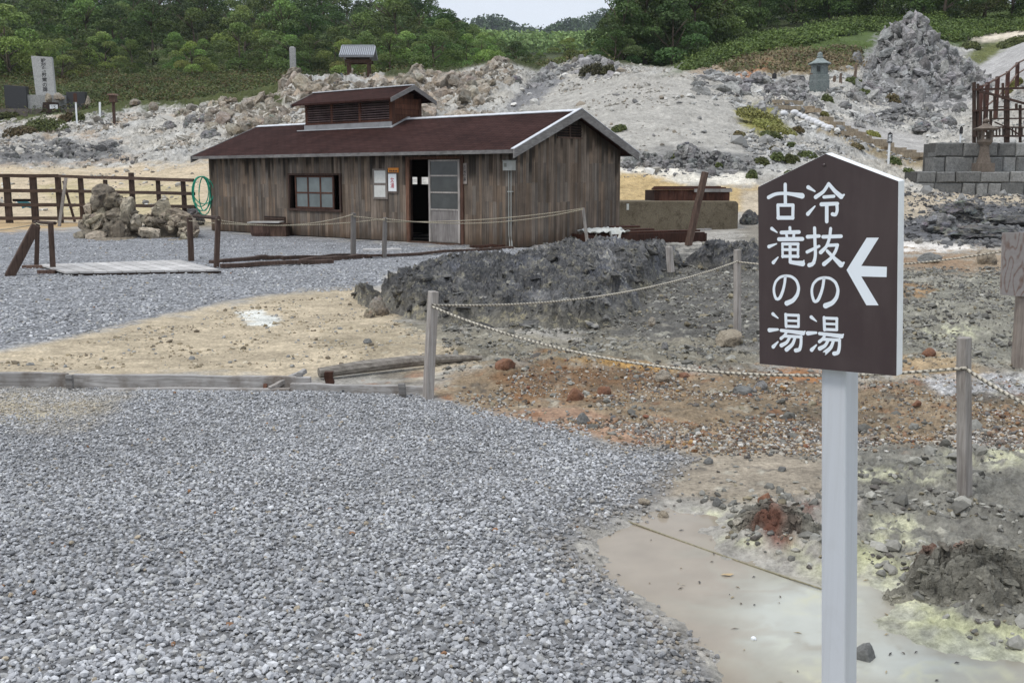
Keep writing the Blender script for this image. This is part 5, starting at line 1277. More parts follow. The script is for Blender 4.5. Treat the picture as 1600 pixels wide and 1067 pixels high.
timber(G(513, 606) + np.array((0, .05, -.05)), G(513, 606) + np.array((0, .05, .12)), .065, .05, 'rust', 'broken brown stake beside the rotten log', 'stake', tint=.8)
timber(G(629, 620) + np.array((0, -.03, -.05)), G(629, 620) + np.array((0, -.03, .105)), .05, .04, 'greyplank', 'split brown stake near the gravel tip post', 'stake', tint=.6)
timber(G(416, 608) + np.array((0, -.04, -.05)), G(416, 608) + np.array((0, -.04, .05)), .028, .03, 'rust', 'small pointed brown peg before the edging board', 'peg', tint=1.6)
mb = MB(); pts = [G(495, 596, .0) + np.array((0, .1, .05)), G(560, 590) + np.array((0, .1, .07)), G(640, 580) + np.array((0, 0, .085)), G(700, 573) + np.array((0, 0, .07)), G(752, 568) + np.array((0, 0, .05))]
mb.tube(pts, [.042, .052, .05, .038, .02], 9); tag(mb.build('rotten_log', M['log'], org=pts[2]), 'long weathered grey log lying on the sand behind the gravel tip', 'log')
TG = 'dark boards lying in front of the bath house'
for i, (a, b, w, h, tt, lab) in enumerate((
    ((330, 412), (440, 404), .14, .06, 1.3, 'dark board lying from the walkway towards the bath house window'),
    ((345, 419), (520, 411), .12, .07, 1.6, 'brown split board nearest the walkway corner'),
    ((392, 406), (428, 405), .12, .07, 1.0, 'short dark offcut lying behind the brown split board'),
    ((440, 407), (560, 402), .12, .07, 1.1, 'dark board lying before the rope post near the window'),
    ((470, 411), (578, 403), .14, .08, 1.4, 'low dark beam ending near the rope posts'),
    ((575, 404), (800, 390), .10, .05, 1.5, 'long thin dark timber running past the doorway'))):
    timber(G(*a) + np.array((0, 0, .04)), G(*b) + np.array((0, 0, .04)), w, h, 'darkwood', lab, 'loose_board', TG, tt, jit=.015)
timber(G(568, 392) + np.array((0, 0, .02)), G(626, 391) + np.array((0, 0, .02)), .35, .04, 'deckwood', 'pale threshold plank lying before the doorway', 'threshold_plank', tint=.95)
for a, b, w, h, m_, tt, lab in (((795, 386), (868, 381), .18, .10, 'rust', 1.0, 'rust brown beam at the foot of the gable wall'), ((845, 383), (922, 377), .16, .09, 'rust', .8, 'dark red beam beside the thin leaning post'), ((838, 389), (905, 382), .10, .05, 'greyplank', 1.3, 'pale board lying by the gable wall'), ((735, 388), (800, 387), .2, .06, 'rust', .7, 'low brown sill board under the conduit')):
    timber(G(*a) + np.array((0, 0, .05)), G(*b) + np.array((0, 0, .05)), w, h, m_, lab, 'loose_beam', 'beams at the foot of the gable wall', tt, jit=.02)
# brown tub against the wall
b_ = G(424, 369); R = empty('wooden_tub', b_, 'worn brown tub with a pale lid against the bath house wall', 'tub')
dirx = -E1; k = b_[1] / F_PX
mb = MB(); mb.lathe([(.30, 0), (.34, .10), (.36, .36)], 14, (b_[0] - .22, b_[1], 0), (1.5, 1.9, 2.2)); mb.build('tub_body', M['rust'], R, org=b_)
mb = MB(); mb.box(b_[0] + .02, b_[0] + .45, b_[1] - .25, b_[1] + .3, .0, .33, (1.6, 1.5, 1.4)); mb.build('side_crate', M['darkwood'], R, org=b_)
mb = MB(); mb.box(b_[0] - .56, b_[0] + .30, b_[1] - .33, b_[1] + .30, .362, .39, (.9, .9, .88)); mb.build('lid', M['deckwood'], R, org=b_)

# ------------------------------------------------------------------ notices on the bath house wall
def wall_box(mb, px0, py0, px1, py1, o0, o1, c=(1, 1, 1)):
    s0, z1 = hutS(px1, py0); s1, z0 = hutS(px0, py1)
    P = [hutW(s, -o, z) for z in (z0, z1) for o in (o0, o1) for s in (s0, s1)]
    mb.add(P, [(0, 1, 3, 2), (4, 6, 7, 5), (0, 4, 5, 1), (2, 3, 7, 6), (0, 2, 6, 4), (1, 5, 7, 3)], c)
def wall_pt(px, py, o=0.0):
    s, z = hutS(px, py); return hutW(s, -o, z)
b_ = wall_pt(595, 309); R = empty('notice_board', b_, 'grey framed notice board holding two pale papers by the doorway', 'notice board')
q = MB(); wall_box(q, 584, 264, 606, 311, .008, .03, (.55, .52, .5)); q.build('frame', M['greywood'], R, org=b_)
for y0_, y1_ in ((267, 286), (290, 308)):
    q = MB(); wall_box(q, 586.5, y0_, 603.5, y1_, .0302, .034); q.build('paper', M['paper'], R, org=b_)
b_ = wall_pt(615, 302); R = empty('hanging_sign', b_, 'white hanging sign with red lettering left of the doorway', 'sign')
q = MB(); wall_box(q, 607.5, 269.5, 622, 302, .008, .03, (.35, .3, .28)); q.build('frame', M['greywood'], R, org=b_)
q = MB(); wall_box(q, 608.5, 272, 620.5, 299, .0302, .033); q.build('panel', M['white'], R, org=b_)
text_part('lettering', '女湯', np.array(wall_pt(614.5, 285.5, .0345)) - b_, -E1, (0, 0, 1), .27, M['redink'], R, .001, .012)
b_ = wall_pt(615, 270); R = empty('orange_plate', b_, 'small orange plate with dark lettering above the white sign', 'sign')
q = MB(); wall_box(q, 607.5, 262.5, 623.5, 270, .008, .028); q.build('panel', M['orange'], R, org=b_)
q = MB()
for x0_, x1_ in ((609.5, 611.5), (612.3, 614), (615, 617.2), (618, 619.6), (620.2, 622)): wall_box(q, x0_, 266.3, x1_, 268.6, .0282, .0292)
q.build('lettering', M['ink'], R, org=b_)
b_ = wall_pt(727, 287); R = empty('name_plate', b_, 'narrow wooden name plate with dark lettering right of the door', 'sign')
q = MB(); wall_box(q, 724, 255, 730.5, 287.5, .008, .03, (.85, .8, .78)); q.build('panel', M['greywood'], R, org=b_)
text_part('lettering', '古滝の湯', np.array(wall_pt(727.2, 271, .031)) - b_, -E1, (0, 0, 1), .36, M['ink'], R, .001, .02, 1.0)

# ------------------------------------------------------------------ rail fence on the left, hose
def build_fence():
    F0, F1, F2 = np.array(D(-60, 345, 36)) * np.array((1, 1, 0)), np.array(D(97, 345, 36)) * np.array((1, 1, 0)), np.array(D(307, 350, 32)) * np.array((1, 1, 0))
    R = empty('rail_fence', F1, 'dark brown wooden rail fence behind the boulders on the left', 'fence'); org = F1; fr = random.Random(3)
    def zt(py, p): return D(800, py, p[1])[2]
    def seg(a, b, tops, w=.10, h=.09):
        for ya, yb in tops:
            q = MB(); t = fr.uniform(.85, 1.3); q.beam(a + np.array((0, -.07, zt(ya, a))), b + np.array((0, -.07, zt(yb, b))), .06, h, c=(t, t, t), seg=4, jit=.01); q.build('rail', M['railwood'], R, org=org)
    seg(F0, F1, ((275, 275), (298, 298), (320, 320), (341, 341)), h=.12); seg(F1, F2, ((275.5, 281.5), (298.5, 302.5), (320, 323), (341, 342)), h=.10)
    for px, top, w in ((15, 276, .2), (56, 276, .2), (95, 276, .17), (130, 279, .15), (168, 281, .12), (209, 270, .15), (250, 280, .12), (289, 280, .13)):
        if px <= 97: t = (px + 60) / 157; p = F0 + (F1 - F0) * t
        else:
            d = ray(px, 345); n = np.array((F2 - F1)[[1, 0]]) * np.array((1, -1)); k = (n @ F1[:2]) / (n @ d[:2]); p = np.array((d[0] * k, d[1] * k, 0))
        q = MB(); q.beam(p + np.array((0, 0, -.1)), p + np.array((0, 0, zt(top, p))), w, w * .7, up=(0, 1, 0), c=(1.0,) * 3, seg=3, jit=.008); q.build('post', M['darkwood'], R, org=org)
    q = MB(); q.beam(D(92, 358, 33.5), D(103, 279, 34.6), .09, .06, c=(.6, .58, .56)); q.build('brace', M['greywood'], R, org=org).scale = (1, 1, 1)
    q = MB(); q.beam(D(117, 347, 36.2), D(99, 283, 36.2), .08, .06, c=(1.2, 1.1, 1.1)); q.build('brace', M['darkwood'], R, org=org)
    q = MB(); q.beam(D(20, 313, 36.4), D(52, 313, 36.4), .06, .09, c=(.5,) * 3); q.build('back_board', M['darkwood'], R, org=org)
build_fence()
def build_hose():
    c0 = D(317, 306, 30.9); pts = []; hr = random.Random(9); n = 5
    for i in range(n * 26):
        a = 2 * math.pi * i / 26; lo = int(i / 26); rx = (.21, .29, .25, .30, .17)[lo] ; rz = (.44, .50, .56, .40, .50)[lo]
        top = .56; x = rx * math.sin(a) + .02 * math.sin(i * .31) + .03 * (lo - 2); z = top - rz * (1 - math.cos(a))
        pts.append(c0 + np.array((x, -.02 * lo + .04 * math.cos(a * .7 + lo), z)))
    mb = MB(); mb.tube(pts, .017, 6); o = mb.build('garden_hose', M['hose'], smooth=True, org=c0)
    tag(o, 'coiled green hose hanging on the fence beside the bath house', 'hose')
build_hose()
q = MB(); p_ = D(40, 326, 38.5); rr = random.Random(4)
V_ = [p_ + np.array((rr.uniform(-.02, .02) + (i % 4 - 1.5) * .17, (i // 4) * .12 - .1, .30 - .09 * (i // 4) + rr.uniform(-.04, .04) - (.12 if i % 4 == 3 else 0))) for i in range(16)]
q.add(V_, [(i + j * 4, i + 1 + j * 4, i + 5 + j * 4, i + 4 + j * 4) for j in range(3) for i in range(3)])
o = q.build('tarp_scrap', M['blue'], org=p_); tag(o, 'scrap of blue plastic sheet behind the left fence', 'tarp'); s_ = o.modifiers.new('t', 'SOLIDIFY'); s_.thickness = .01

# ------------------------------------------------------------------ boulders and named stones
rock('boulder', 225, 368, 34, 14, M['tanrock'], 49, 'low flat tan stone between the two boulder piles', 'boulder', 'lichened boulders', sub=4, amp=.35)
rock('boulder', 300, 352, 38, 30, M['greyrock'], 53, 'grey boulder behind the dark walkway post', 'boulder', 'lichened boulders', sub=4, amp=.45)
rock('rock', 592, 492, 34, 30, M['palerock'], 57, 'pale stone propped against the left end of the dark outcrop', amp=.35)
rock('rock', 578, 496, 20, 16, M['tanrock'], 59, 'brownish stone below the pale stone by the outcrop', amp=.3)
SG = 'stones on the rusty ground'
for i, (px, py, w, h, m_, lab) in enumerate((
    (898, 624, 30, 20, 'redrock', 'red brown pointed stone left of the rusty pebbles'), (943, 615, 24, 14, 'redrock', 'flat reddish stone right of the pointed red one'),
    (1036, 594, 26, 16, 'palerock', 'yellowish stone under the sagging rope'), (1068, 590, 18, 7, 'redrock', 'small orange stone beside the yellowish one'),
    (1162, 616, 36, 16, 'greystone', 'dark grey stone among the rusty pebbles'), (1188, 607, 24, 12, 'greyrock', 'pale green grey stone beside the dark one'),
    (912, 662, 24, 18, 'greystone', 'dark upright stone at the edge of the gravel'), (1140, 540, 50, 24, 'tanrock', 'brown lump at the foot of the slim rope post'),
    (1195, 789, 26, 22, 'redrock', 'red brown angular stone at the pool edge'), (1107, 724, 16, 10, 'greystone', 'dark pebble on the damp mud flat'), (1222, 736, 14, 8, 'greystone', 'small black pebble on the damp mud flat near the post'),
    (1036, 810, 18, 12, 'tanrock', 'brown stone standing in the pool'), (1006, 786, 20, 8, 'tanrock', 'flat wet stone at the pool rim'), (1120, 790, 14, 14, 'greystone', 'grey stone at the back of the pool'),
    (1017, 510, 16, 14, 'palerock', 'pale yellowish stone on the grey flat right of the outcrop'), (1038, 545, 12, 10, 'greyrock', 'small squarish pale stone on the grey flat'),
    (790, 575, 34, 20, 'redrock', 'dark reddish stone at the end of the log'), (574, 537, 14, 8, 'greystone', 'small dark stone on the sandy strip'),
    (1450, 555, 24, 12, 'redrock', 'rusty stone right of the brown sign'), (1470, 362, 26, 16, 'redrock', 'bright orange rock among the dark heaps'),
    (1509, 362, 8, 6, 'palerock', 'small white stone on the dark heap'), (1452, 408, 40, 12, 'greystone', 'flat dark slab below the white crust'), (1538, 412, 34, 22, 'tanrock', 'dark brown slab left of the wooden signboard'),
    (1502, 452, 9, 8, 'greystone', 'round dark stone right of the brown sign'), (1432, 638, 16, 8, 'redrock', 'small rust coloured stone under the sign board'), (1350, 1038, 40, 36, 'greystone', 'dark clod beside the foot of the sign post'))):
    rock('stone', px, py, w, h, M[m_], 100 + i, lab, 'stone', SG, sub=3, amp=.3, ridged=.3, depth=.8)
o = bpy.data.objects['stone.019'] if 'stone.019' in bpy.data.objects else None
DG = 'dark heaps by the stone wall'
rock('rock_heap', 1500, 346, 74, 32, M['darkrock'], 141, 'black hollow rock heap in front of the stone wall', 'rock', DG, sub=5, amp=.4)
rock('rock_heap', 1470, 362, 62, 30, M['greyrock'], 143, 'brown grey lump just left of the black heap', 'rock', DG, sub=5, amp=.4)
rock('rock_heap', 1575, 352, 80, 18, M['darkrock'], 145, 'low dark heap at the right edge before the stone wall', 'rock', DG, sub=4, amp=.4)
rock('rock_heap', 1535, 372, 120, 20, M['darkrock'], 147, 'broad low blue grey mound in front of the black heap', 'rock', DG, sub=5, amp=.35)
rock('rock_heap', 1170, 350, 30, 22, M['darkrock'], 149, 'dark rock just right of the concrete tank', 'rock', DG, sub=4, amp=.4)
def mound(px, py, rx, ry, h, label, seed, red):
    p = np.array(G(px, py)); xs, ys = np.arange(-rx * 1.5, rx * 1.5, .0065), np.arange(-ry * 1.5, ry * 1.5, .0065); Yg, Xg = np.meshgrid(ys, xs, indexing='ij'); x, y = Xg.ravel(), Yg.ravel(); X, Y = x + p[0], y + p[1]
    q = np.sqrt((x / rx) ** 2 + (y / ry) ** 2) + .45 * fbm2(X * 5, Y * 5, 4, seed); f = 1 - sstep(.25, 1.15, q); wv = fbm2(X * 9, Y * 9, 3, seed + 4); g1, c1 = worley(X * 11 + wv, Y * 11, .5, seed + 1); g2, c2 = worley(X * 30 + wv, Y * 30, .5, seed + 2)
    rel = .40 * fbm2(X * 6, Y * 6, 4, seed + 3) + .42 * (c1 - .5) - .14 * (1 - sstep(0, .25, g1)) + .20 * (c2 - .5) + .2 * fbm2(X * 26, Y * 26, 3, seed + 5)
    z = -.10 + (.07 + h) * f ** .8 + h * rel * np.clip(f * 1.6, 0, 1) * .62; z += height(np.array([p[0]]), np.array([p[1] - ry]))[0] * 0
    idx = np.arange(x.size).reshape(Xg.shape); Fq = np.stack([idx[:-1, :-1], idx[:-1, 1:], idx[1:, 1:], idx[1:, :-1]], -1).reshape(-1, 4); keep = (z[Fq] > -.097).any(1); Fq = Fq[keep]; us = np.unique(Fq); mp = -np.ones(x.size, int); mp[us] = np.arange(len(us)); Fq = mp[Fq]
    c = np.array((.125, .118, .098)) * (1 + .5 * (c1 - .5) + .5 * (c2 - .5) + .4 * wv)[:, None]; m = np.zeros(x.size)
    for a, b, w in red: m = np.maximum(m, np.exp(-(((x / rx - a) ** 2 + (y / ry - b) ** 2) / w ** 2)))
    m = (np.clip(m * (1 + 1.5 * fbm2(X * 14, Y * 14, 3, seed + 6)), 0, 1) * .85)[:, None]; c = c * (1 - m) + np.array((.13, .055, .036)) * (.7 + .6 * c2[:, None]) * m
    lo = (1 - sstep(-.05, .03, z))[:, None]; c = c * (1 - .6 * lo) + np.array((.27, .255, .205)) * .6 * lo
    r = np.random.default_rng(seed); cand = np.nonzero((f > .12))[0]; VV, FF, CC, nb = [np.stack([x, y, z], 1)[us]], [np.concatenate([Fq[:, [0, 1, 2]], Fq[:, [0, 2, 3]]])], [c[us]], len(us)
    for i in r.choice(cand, 420):
        sz = .008 * (6.5 ** (r.uniform(0, 1) ** 1.8)); q = CHUNKS[r.integers(0, 14)] * np.array((r.uniform(1, 1.6), r.uniform(.6, 1), r.uniform(.3, .7))) * sz * .6
        for (a_, b_) in ((0, 1), (1, 2), (0, 2)):
            t = r.uniform(0, 6.28) if (a_, b_) == (0, 1) else r.normal(0, .35); ca, sa = math.cos(t), math.sin(t); A, B = q[:, a_].copy(), q[:, b_].copy(); q[:, a_] = ca * A - sa * B; q[:, b_] = sa * A + ca * B
        VV.append(q + np.array((x[i], y[i], z[i] - sz * .05))); FF.append(ICOS[2][1] + nb); nb += len(q); CC.append(np.ones((len(q), 3)) * c[i] * r.uniform(.6, 1.6))
    Cf = np.clip(np.concatenate(CC), .01, .7)
    tag(place('mud_mound', mesh_np('mud_mound', np.concatenate(VV), np.concatenate(FF), M['ground'], Cf, False, np.zeros(len(Cf))), None, (p[0], p[1], 0)), label, 'mound')
mound(1213, 826, .25, .24, .13, 'crusty grey and rust mud mound at the back of the pool', 151, [(-.2, -.3, .35), (.35, .5, .35), (-.7, -.5, .25)])
mound(1525, 915, .33, .30, .17, 'large dark crusted mud mound at the right edge', 161, [(-.45, .5, .25), (-.1, .4, .2)])

# ------------------------------------------------------------------ concrete tank, timber frame, sacking
def build_tank():
    a, b = G(940, 362), G(1153, 359.5); ex = (b - a) / np.linalg.norm(b - a); ey = np.array((-ex[1], ex[0], 0)); L_ = np.linalg.norm(b - a)
    R = empty('concrete_tank', a, 'mossy aggregate concrete tank with a rust brown wooden cover', 'tank', rot=(0, 0, math.atan2(ex[1], ex[0])))
    n = 60; V = []
    xs = np.linspace(0, L_, n)
    mb = MB(); mb.prism([(0, -.1), (L_, -.1), (L_, .78), (L_ - .08, .86), (0, .88)], (1, 0, 0), (0, 0, 1), (0, 1, 0), (0, 0, 0), 0, 1.5)
    mb.build('tank_wall', M['concrete'], R, bevel=.03)
    def lx(px, py, off):
        d = ray(px, py); o = a + ey * off; k = ((o - O3) @ ey) / (d @ ey); q = O3 + d * k - a; return float(q @ ex), float(q[2])
    x0, z1 = lx(1023, 297, .5); x1, z0 = lx(1140, 314, .5); q = MB(); n = 16
    for i in range(n):
        p, r_ = x0 + (x1 - x0) * i / n, x0 + (x1 - x0) * (i + 1) / n; t = SEED.uniform(.6, 1.3); q.box(p + .004, r_ - .004, .5 + SEED.uniform(0, .012), .56, .85, z1, (t, t * .9, t * .9))
    q.box(x0, x1, .56, 1.35, .86, z1 - .01, (.4, .4, .4)); c = q.build('cover', M['rust'], R)
    q = MB()
    for i, (o0, o1) in enumerate(((.46, .62), (.64, .82), (.84, 1.0), (1.02, 1.2), (1.22, 1.4))):
        q.box(x0 - .06 + i * .09, x1 + .02 - (i % 2) * .3, o0, o1, z1 + .004 + .012 * i, z1 + .045 + .014 * i, (.9, .75, .7))
    q.build('lid_boards', M['rust'], c)
    xa, _ = lx(1085, 300, .44); q = MB(); q.box(xa, x1 + .04, .42, .455, z1 - .07, z1 + .03, (1, 1, 1)); q.build('grey_batten', M['greyplank'], c)
    q = MB(); q.box(.75, .82, -.015, -.002, .62, .80, (1.5, 1.5, 1.5)); q.build('patch', M['greypaint'], R)
build_tank()
def build_frame():
    a, b = G(921, 384.5), G(1101, 378.5); ex = (b - a) / np.linalg.norm(b - a); ey = np.array((-ex[1], ex[0], 0)); L_ = np.linalg.norm(b - a)
    R = empty('timber_trough', a, 'low rust brown timber trough beside the gable wall', 'trough', rot=(0, 0, math.atan2(ex[1], ex[0])))
    q = MB(); q.box(0, L_, 0, .06, -.05, .25, (.55, .5, .5)); q.box(0, L_, .95, 1.0, -.05, .24, (.6, .5, .5)); q.build('long_board', M['rust'], R, bevel=.006)
    q = MB(); q.box(-.05, -.002, -.02, 1.02, -.05, .25, (.9, .85, .85)); q.build('end_board', M['rust'], R, bevel=.006); q = MB(); q.box(L_ + .002, L_ + .05, -.02, 1.02, -.05, .22, (.6,) * 3); q.build('end_board', M['rust'], R, bevel=.006)
    for i, (x0, x1, y0, y1, z, t) in enumerate(((.1, L_ * .98, .10, .32, .255, 1.0), (.9, L_ * .62, .35, .6, .30, .9), (1.0, L_ * .55, .62, .9, .36, 1.2))):
        q = MB(); q.box(x0, x1, y0, y1, z, z + .045, (t * .8, t * .72, t * .7)); q.build('top_board', M['rust'], R, bevel=.005)
    # crumpled sacking thrown over its left end
    nx, ny = 44, 22; c0 = a + ex * .05 + ey * .05; V = []
    X, Yg = np.meshgrid(np.linspace(0, 1, nx), np.linspace(0, 1, ny)); X, Yg = X.ravel(), Yg.ravel()
    h = .29 + .07 * fbm2(X * 4, Yg * 3, 4, 301, True) + .05 * fbm2(X * 8, Yg * 6, 3, 303)
    edge = np.minimum(np.minimum(X, 1 - X), np.minimum(Yg, 1 - Yg)); h += .05 * sstep(0, .2, edge)
    wx = X * 1.0 + .06 * fbm2(X * 3, Yg * 3, 3, 305); wy = Yg * .75 - .12 + .12 * fbm2(X * 4 + 5, Yg * 3, 3, 307)
    flap = (Yg < .22) * sstep(.48, .55, X) * (1 - sstep(.72, .8, X)); h = h - flap * (.22 - Yg) * 1.2; wy = wy - flap * .03
    V = c0[None] + ex[None] * wx[:, None] + ey[None] * wy[:, None]; V[:, 2] += h + .0
    idx = np.arange(nx * ny).reshape(ny, nx); Fq = np.stack([idx[:-1, :-1], idx[:-1, 1:], idx[1:, 1:], idx[1:, :-1]], -1).reshape(-1, 4)
    o = place('sacking', mesh_np('sacking', V - c0, Fq, M['cloth'], np.ones((len(V), 3)), True), None, c0); s = o.modifiers.new('t', 'SOLIDIFY'); s.thickness = .012
    tag(o, 'crumpled dirty white sacking thrown over the timber trough', 'cloth')
build_frame()
timber(G(1090, 361) + np.array((0, 0, .03)), G(1110, 360) + np.array((0, 0, .03)), .1, .06, 'greyplank', 'pale batten lying at the foot of the concrete tank', 'loose_board', None, 1.4)

# ------------------------------------------------------------------ wooden signboard at the right edge
p_ = G(1590, 577); R = empty('wooden_signboard', p_, 'blank weathered wooden signboard on a post at the right edge', 'sign')
q = MB(); t_ = D(1604, 366, p_[1]); q.beam(p_ - np.array((0, 0, .05)), t_, .085, .06, up=(0, 1, 0), c=(.75, .7, .66), seg=3, jit=.003); q.build('post', M['greywood'], R, org=p_)
q = MB(); a_, b_ = D(1565.5, 461, p_[1] - .06), D(1568.5, 364, p_[1] - .06); c_ = D(1640, 466, p_[1] - .06); d_ = D(1641, 362, p_[1] - .06)
e_ = np.array((0, .035, 0)); q.add([a_, c_, d_, b_, a_ + e_, c_ + e_, d_ + e_, b_ + e_], [(0, 1, 2, 3), (7, 6, 5, 4), (0, 4, 5, 1), (1, 5, 6, 2), (2, 6, 7, 3), (3, 7, 4, 0)])
def mat_knotty():
    m, t, b = new_mat('knotty_grey_board'); tc = t.nodes.new('ShaderNodeTexCoord'); mp = t.nodes.new('ShaderNodeMapping'); mp.inputs['Scale'].default_value = (9, 9, 3.2); t.links.new(tc.outputs['Object'], mp.inputs[0])
    n = nd(t, 'ShaderNodeTexNoise', Scale=.8, Detail=2.0, Roughness=.5); t.links.new(mp.outputs[0], n.inputs['Vector'])
    w = nd(t, 'ShaderNodeMath', operation='MULTIPLY'); w.inputs[1].default_value = 46.0; t.links.new(n.outputs['Fac'], w.inputs[0])
    s = nd(t, 'ShaderNodeMath', operation='SINE'); t.links.new(w.outputs[0], s.inputs[0])
    c = mixc(t, 'MIX', rng(t, s.outputs[0], 0, 1, .35, 1.0), (.235, .215, .205), (.15, .10, .08)); n2 = obj_noise(t, 30, 4); c = mixc(t, 'MIX', rng(t, n2, 0, .5, .4, .7), c, (.30, .28, .27))
    t.links.new(c, b.inputs['Base Color']); b.inputs['Roughness'].default_value = .85; return m
q.build('board', mat_knotty(), R, org=p_)

# ------------------------------------------------------------------ stone wall with its deck railing and lantern
def build_stone_wall():
    Yw = 44.0; zg = hz((1500 - 800) / F_PX * Yw, Yw); x_at = lambda px, Y: D(px, 260, Y)[0]; z_at = lambda py, Y: D(1500, py, Y)[2]
    R = empty('stone_wall', (x_at(1430, Yw), Yw, z_at(308, Yw)), 'stepped grey retaining wall of big hewn stone blocks', 'wall'); org = R.location; wr = random.Random(12)
    for name, Y, courses in (('lower_tier', Yw, ((310, 286, 1430), (286, 268, 1435))), ('upper_tier', Yw + .75, ((270, 245.5, 1458), (245, 223, 1461)))):
        mb = MB()
        for ya, yb, pl in courses:
            z0, z1 = z_at(ya, Y), z_at(yb, Y); x = x_at(pl, Y); xe = x_at(1760, Y)
            while x < xe:
                w = wr.uniform(.5, 1.25); g = .012; t = wr.uniform(.55, 1.2); f = Y + wr.uniform(-.03, .04); j = lambda: wr.uniform(-.035, .035)
                a0, a1, b0, b1 = x + g, x + w - g, z0 + g * .6, z1 - g * .6; k = .06
                V = [(a0 + j(), f + k, b0 + j() * .5), (a1 + j(), f + k, b0 + j() * .5), (a1 + j(), f + k, b1 + j() * .5), (a0 + j(), f + k, b1 + j() * .5)]
                Vf = [(p[0] + (.05 if i in (0, 3) else -.05), f + wr.uniform(-.03, .02), p[2] + (.05 if i < 2 else -.05)) for i, p in enumerate(V)]
                Vb = [(p[0], Y + .9, p[2]) for p in V]
                mb.add(Vf + V + Vb, [(0, 1, 2, 3)] + [(4 + i, 4 + (i + 1) % 4, (i + 1) % 4, i) for i in range(4)] + [(8 + i, 8 + (i + 1) % 4, 4 + (i + 1) % 4, 4 + i) for i in range(4)], (t, t, t * .99)); x += w
        top = courses[-1]; mb.box(x_at(courses[0][2], Y) + .1, x_at(1760, Y), Y + .12, Y + 1.4, z_at(courses[0][0], Y) - .3, z_at(top[1], Y) - .03, (.35, .34, .33))
        mb.build(name, M['stonegrey'], R, org=org)
    # lantern standing on the lower tier
    Y = Yw + .38; m = lambda px, py: D(px, py, Y); zb = z_at(268, Yw) - .04; c = m(1536, 265); base = np.array((c[0], Y, zb)); k = Y / F_PX
    L_ = empty('stone_lantern', base, 'brown grey stone lantern standing against the stone wall', 'lantern'); z = lambda py: m(1536, py)[2] - zb
    q = MB(); q.box(-13 * k, 13 * k, -.32, .32, 0, z(255)); q.build('base', M['lanternbrown'], L_, bevel=.02)
    q = MB(); q.lathe([(11.5 * k, z(255)), (8 * k, z(242)), (7 * k, z(228)), (9 * k, z(226)), (12 * k, z(222)), (11.5 * k, z(219))], 4, rot=math.pi / 4); q.build('pillar', M['lanternbrown'], L_)
    q = MB()
    for sx in (-1, 1):
        for sy in (-1, 1): q.box(sx * 6.5 * k - .05, sx * 6.5 * k + .05, sy * .16 - .05, sy * .16 + .05, z(219), z(205.5))
    q.box(-7.5 * k, 7.5 * k, -.22, .22, z(220), z(217.5)); q.build('light_chamber', M['lanternbrown'], L_)
    q = MB(); q.lathe([(19 * k, z(203.5)), (21 * k, z(201.5)), (13 * k, z(199)), (7 * k, z(196)), (3.5 * k, z(193))], 6, rot=.3); q.build('roof', M['lanternbrown'], L_)
    q = MB(); q.lathe([(2.5 * k, z(193)), (5 * k, z(190)), (5.2 * k, z(188)), (2.6 * k, z(186)), (.6 * k, z(184.5))], 10); q.build('finial', M['lanternbrown'], L_, smooth=True)
    # railing on top of the wall
    Yr = 46.2; P = lambda px, py, dy=0.0: D(px, py, Yr + dy)
    R2 = empty('deck_railing', P(1521, 218), 'dark brown timber railing standing above the stone wall', 'railing'); org = R2.location
    for px, y0, y1, w in ((1522, 129, 226, .13), (1528, 131, 226, .09), (1548, 173, 226, .10), (1573, 150, 226, .19), (1594, 164, 226, .10), (1612, 137, 226, .15), (1640, 137, 226, .12), (1680, 137, 226, .12)):
        q = MB(); q.beam(P(px, y1), P(px, y0), w, w * .8, up=(0, 1, 0), c=(1, 1, 1)); q.build('post', M['darkwood'], R2, org=org)
    for px, y0, y1 in ((1538, 145, 173), (1554, 150, 173), (1567, 130, 156), (1588, 162, 173)):
        q = MB(); q.beam(P(px, y1, .4), P(px, y0, .4), .09, .08, up=(0, 1, 0), c=(1.3, 1.2, 1.2)); q.build('post', M['darkwood'], R2, org=org)
    for (xa, ya, xb, yb, h) in ((1519, 140.5, 1700, 135, .09), (1529, 142, 1700, 190, .10), (1519, 173.5, 1700, 168, .08), (1548, 186, 1700, 184, .06), (1548, 199, 1700, 200, .06), (1519, 213, 1700, 213, .08), (1554, 191, 1572, 199, .05), (1577, 201, 1593, 211, .05), (1552, 168, 1574, 167, .05)):
        q = MB(); q.beam(P(xa, ya, -.09), P(xb, yb, -.09), .06, h, c=(1.1, 1, 1)); q.build('rail', M['darkwood'], R2, org=org)
    q = MB()
    for px in np.arange(1525, 1546, 4.2): q.beam(P(px, 213, .05), P(px, 174, .05), .05, .04, up=(0, 1, 0))
    for px in np.arange(1552, 1700, 5.0): q.beam(P(px, 213, .05), P(px, 200, .05), .05, .04, up=(0, 1, 0))
    q.build('balusters', M['darkwood'], R2, org=org)['kind'] = 'stuff'
build_stone_wall()
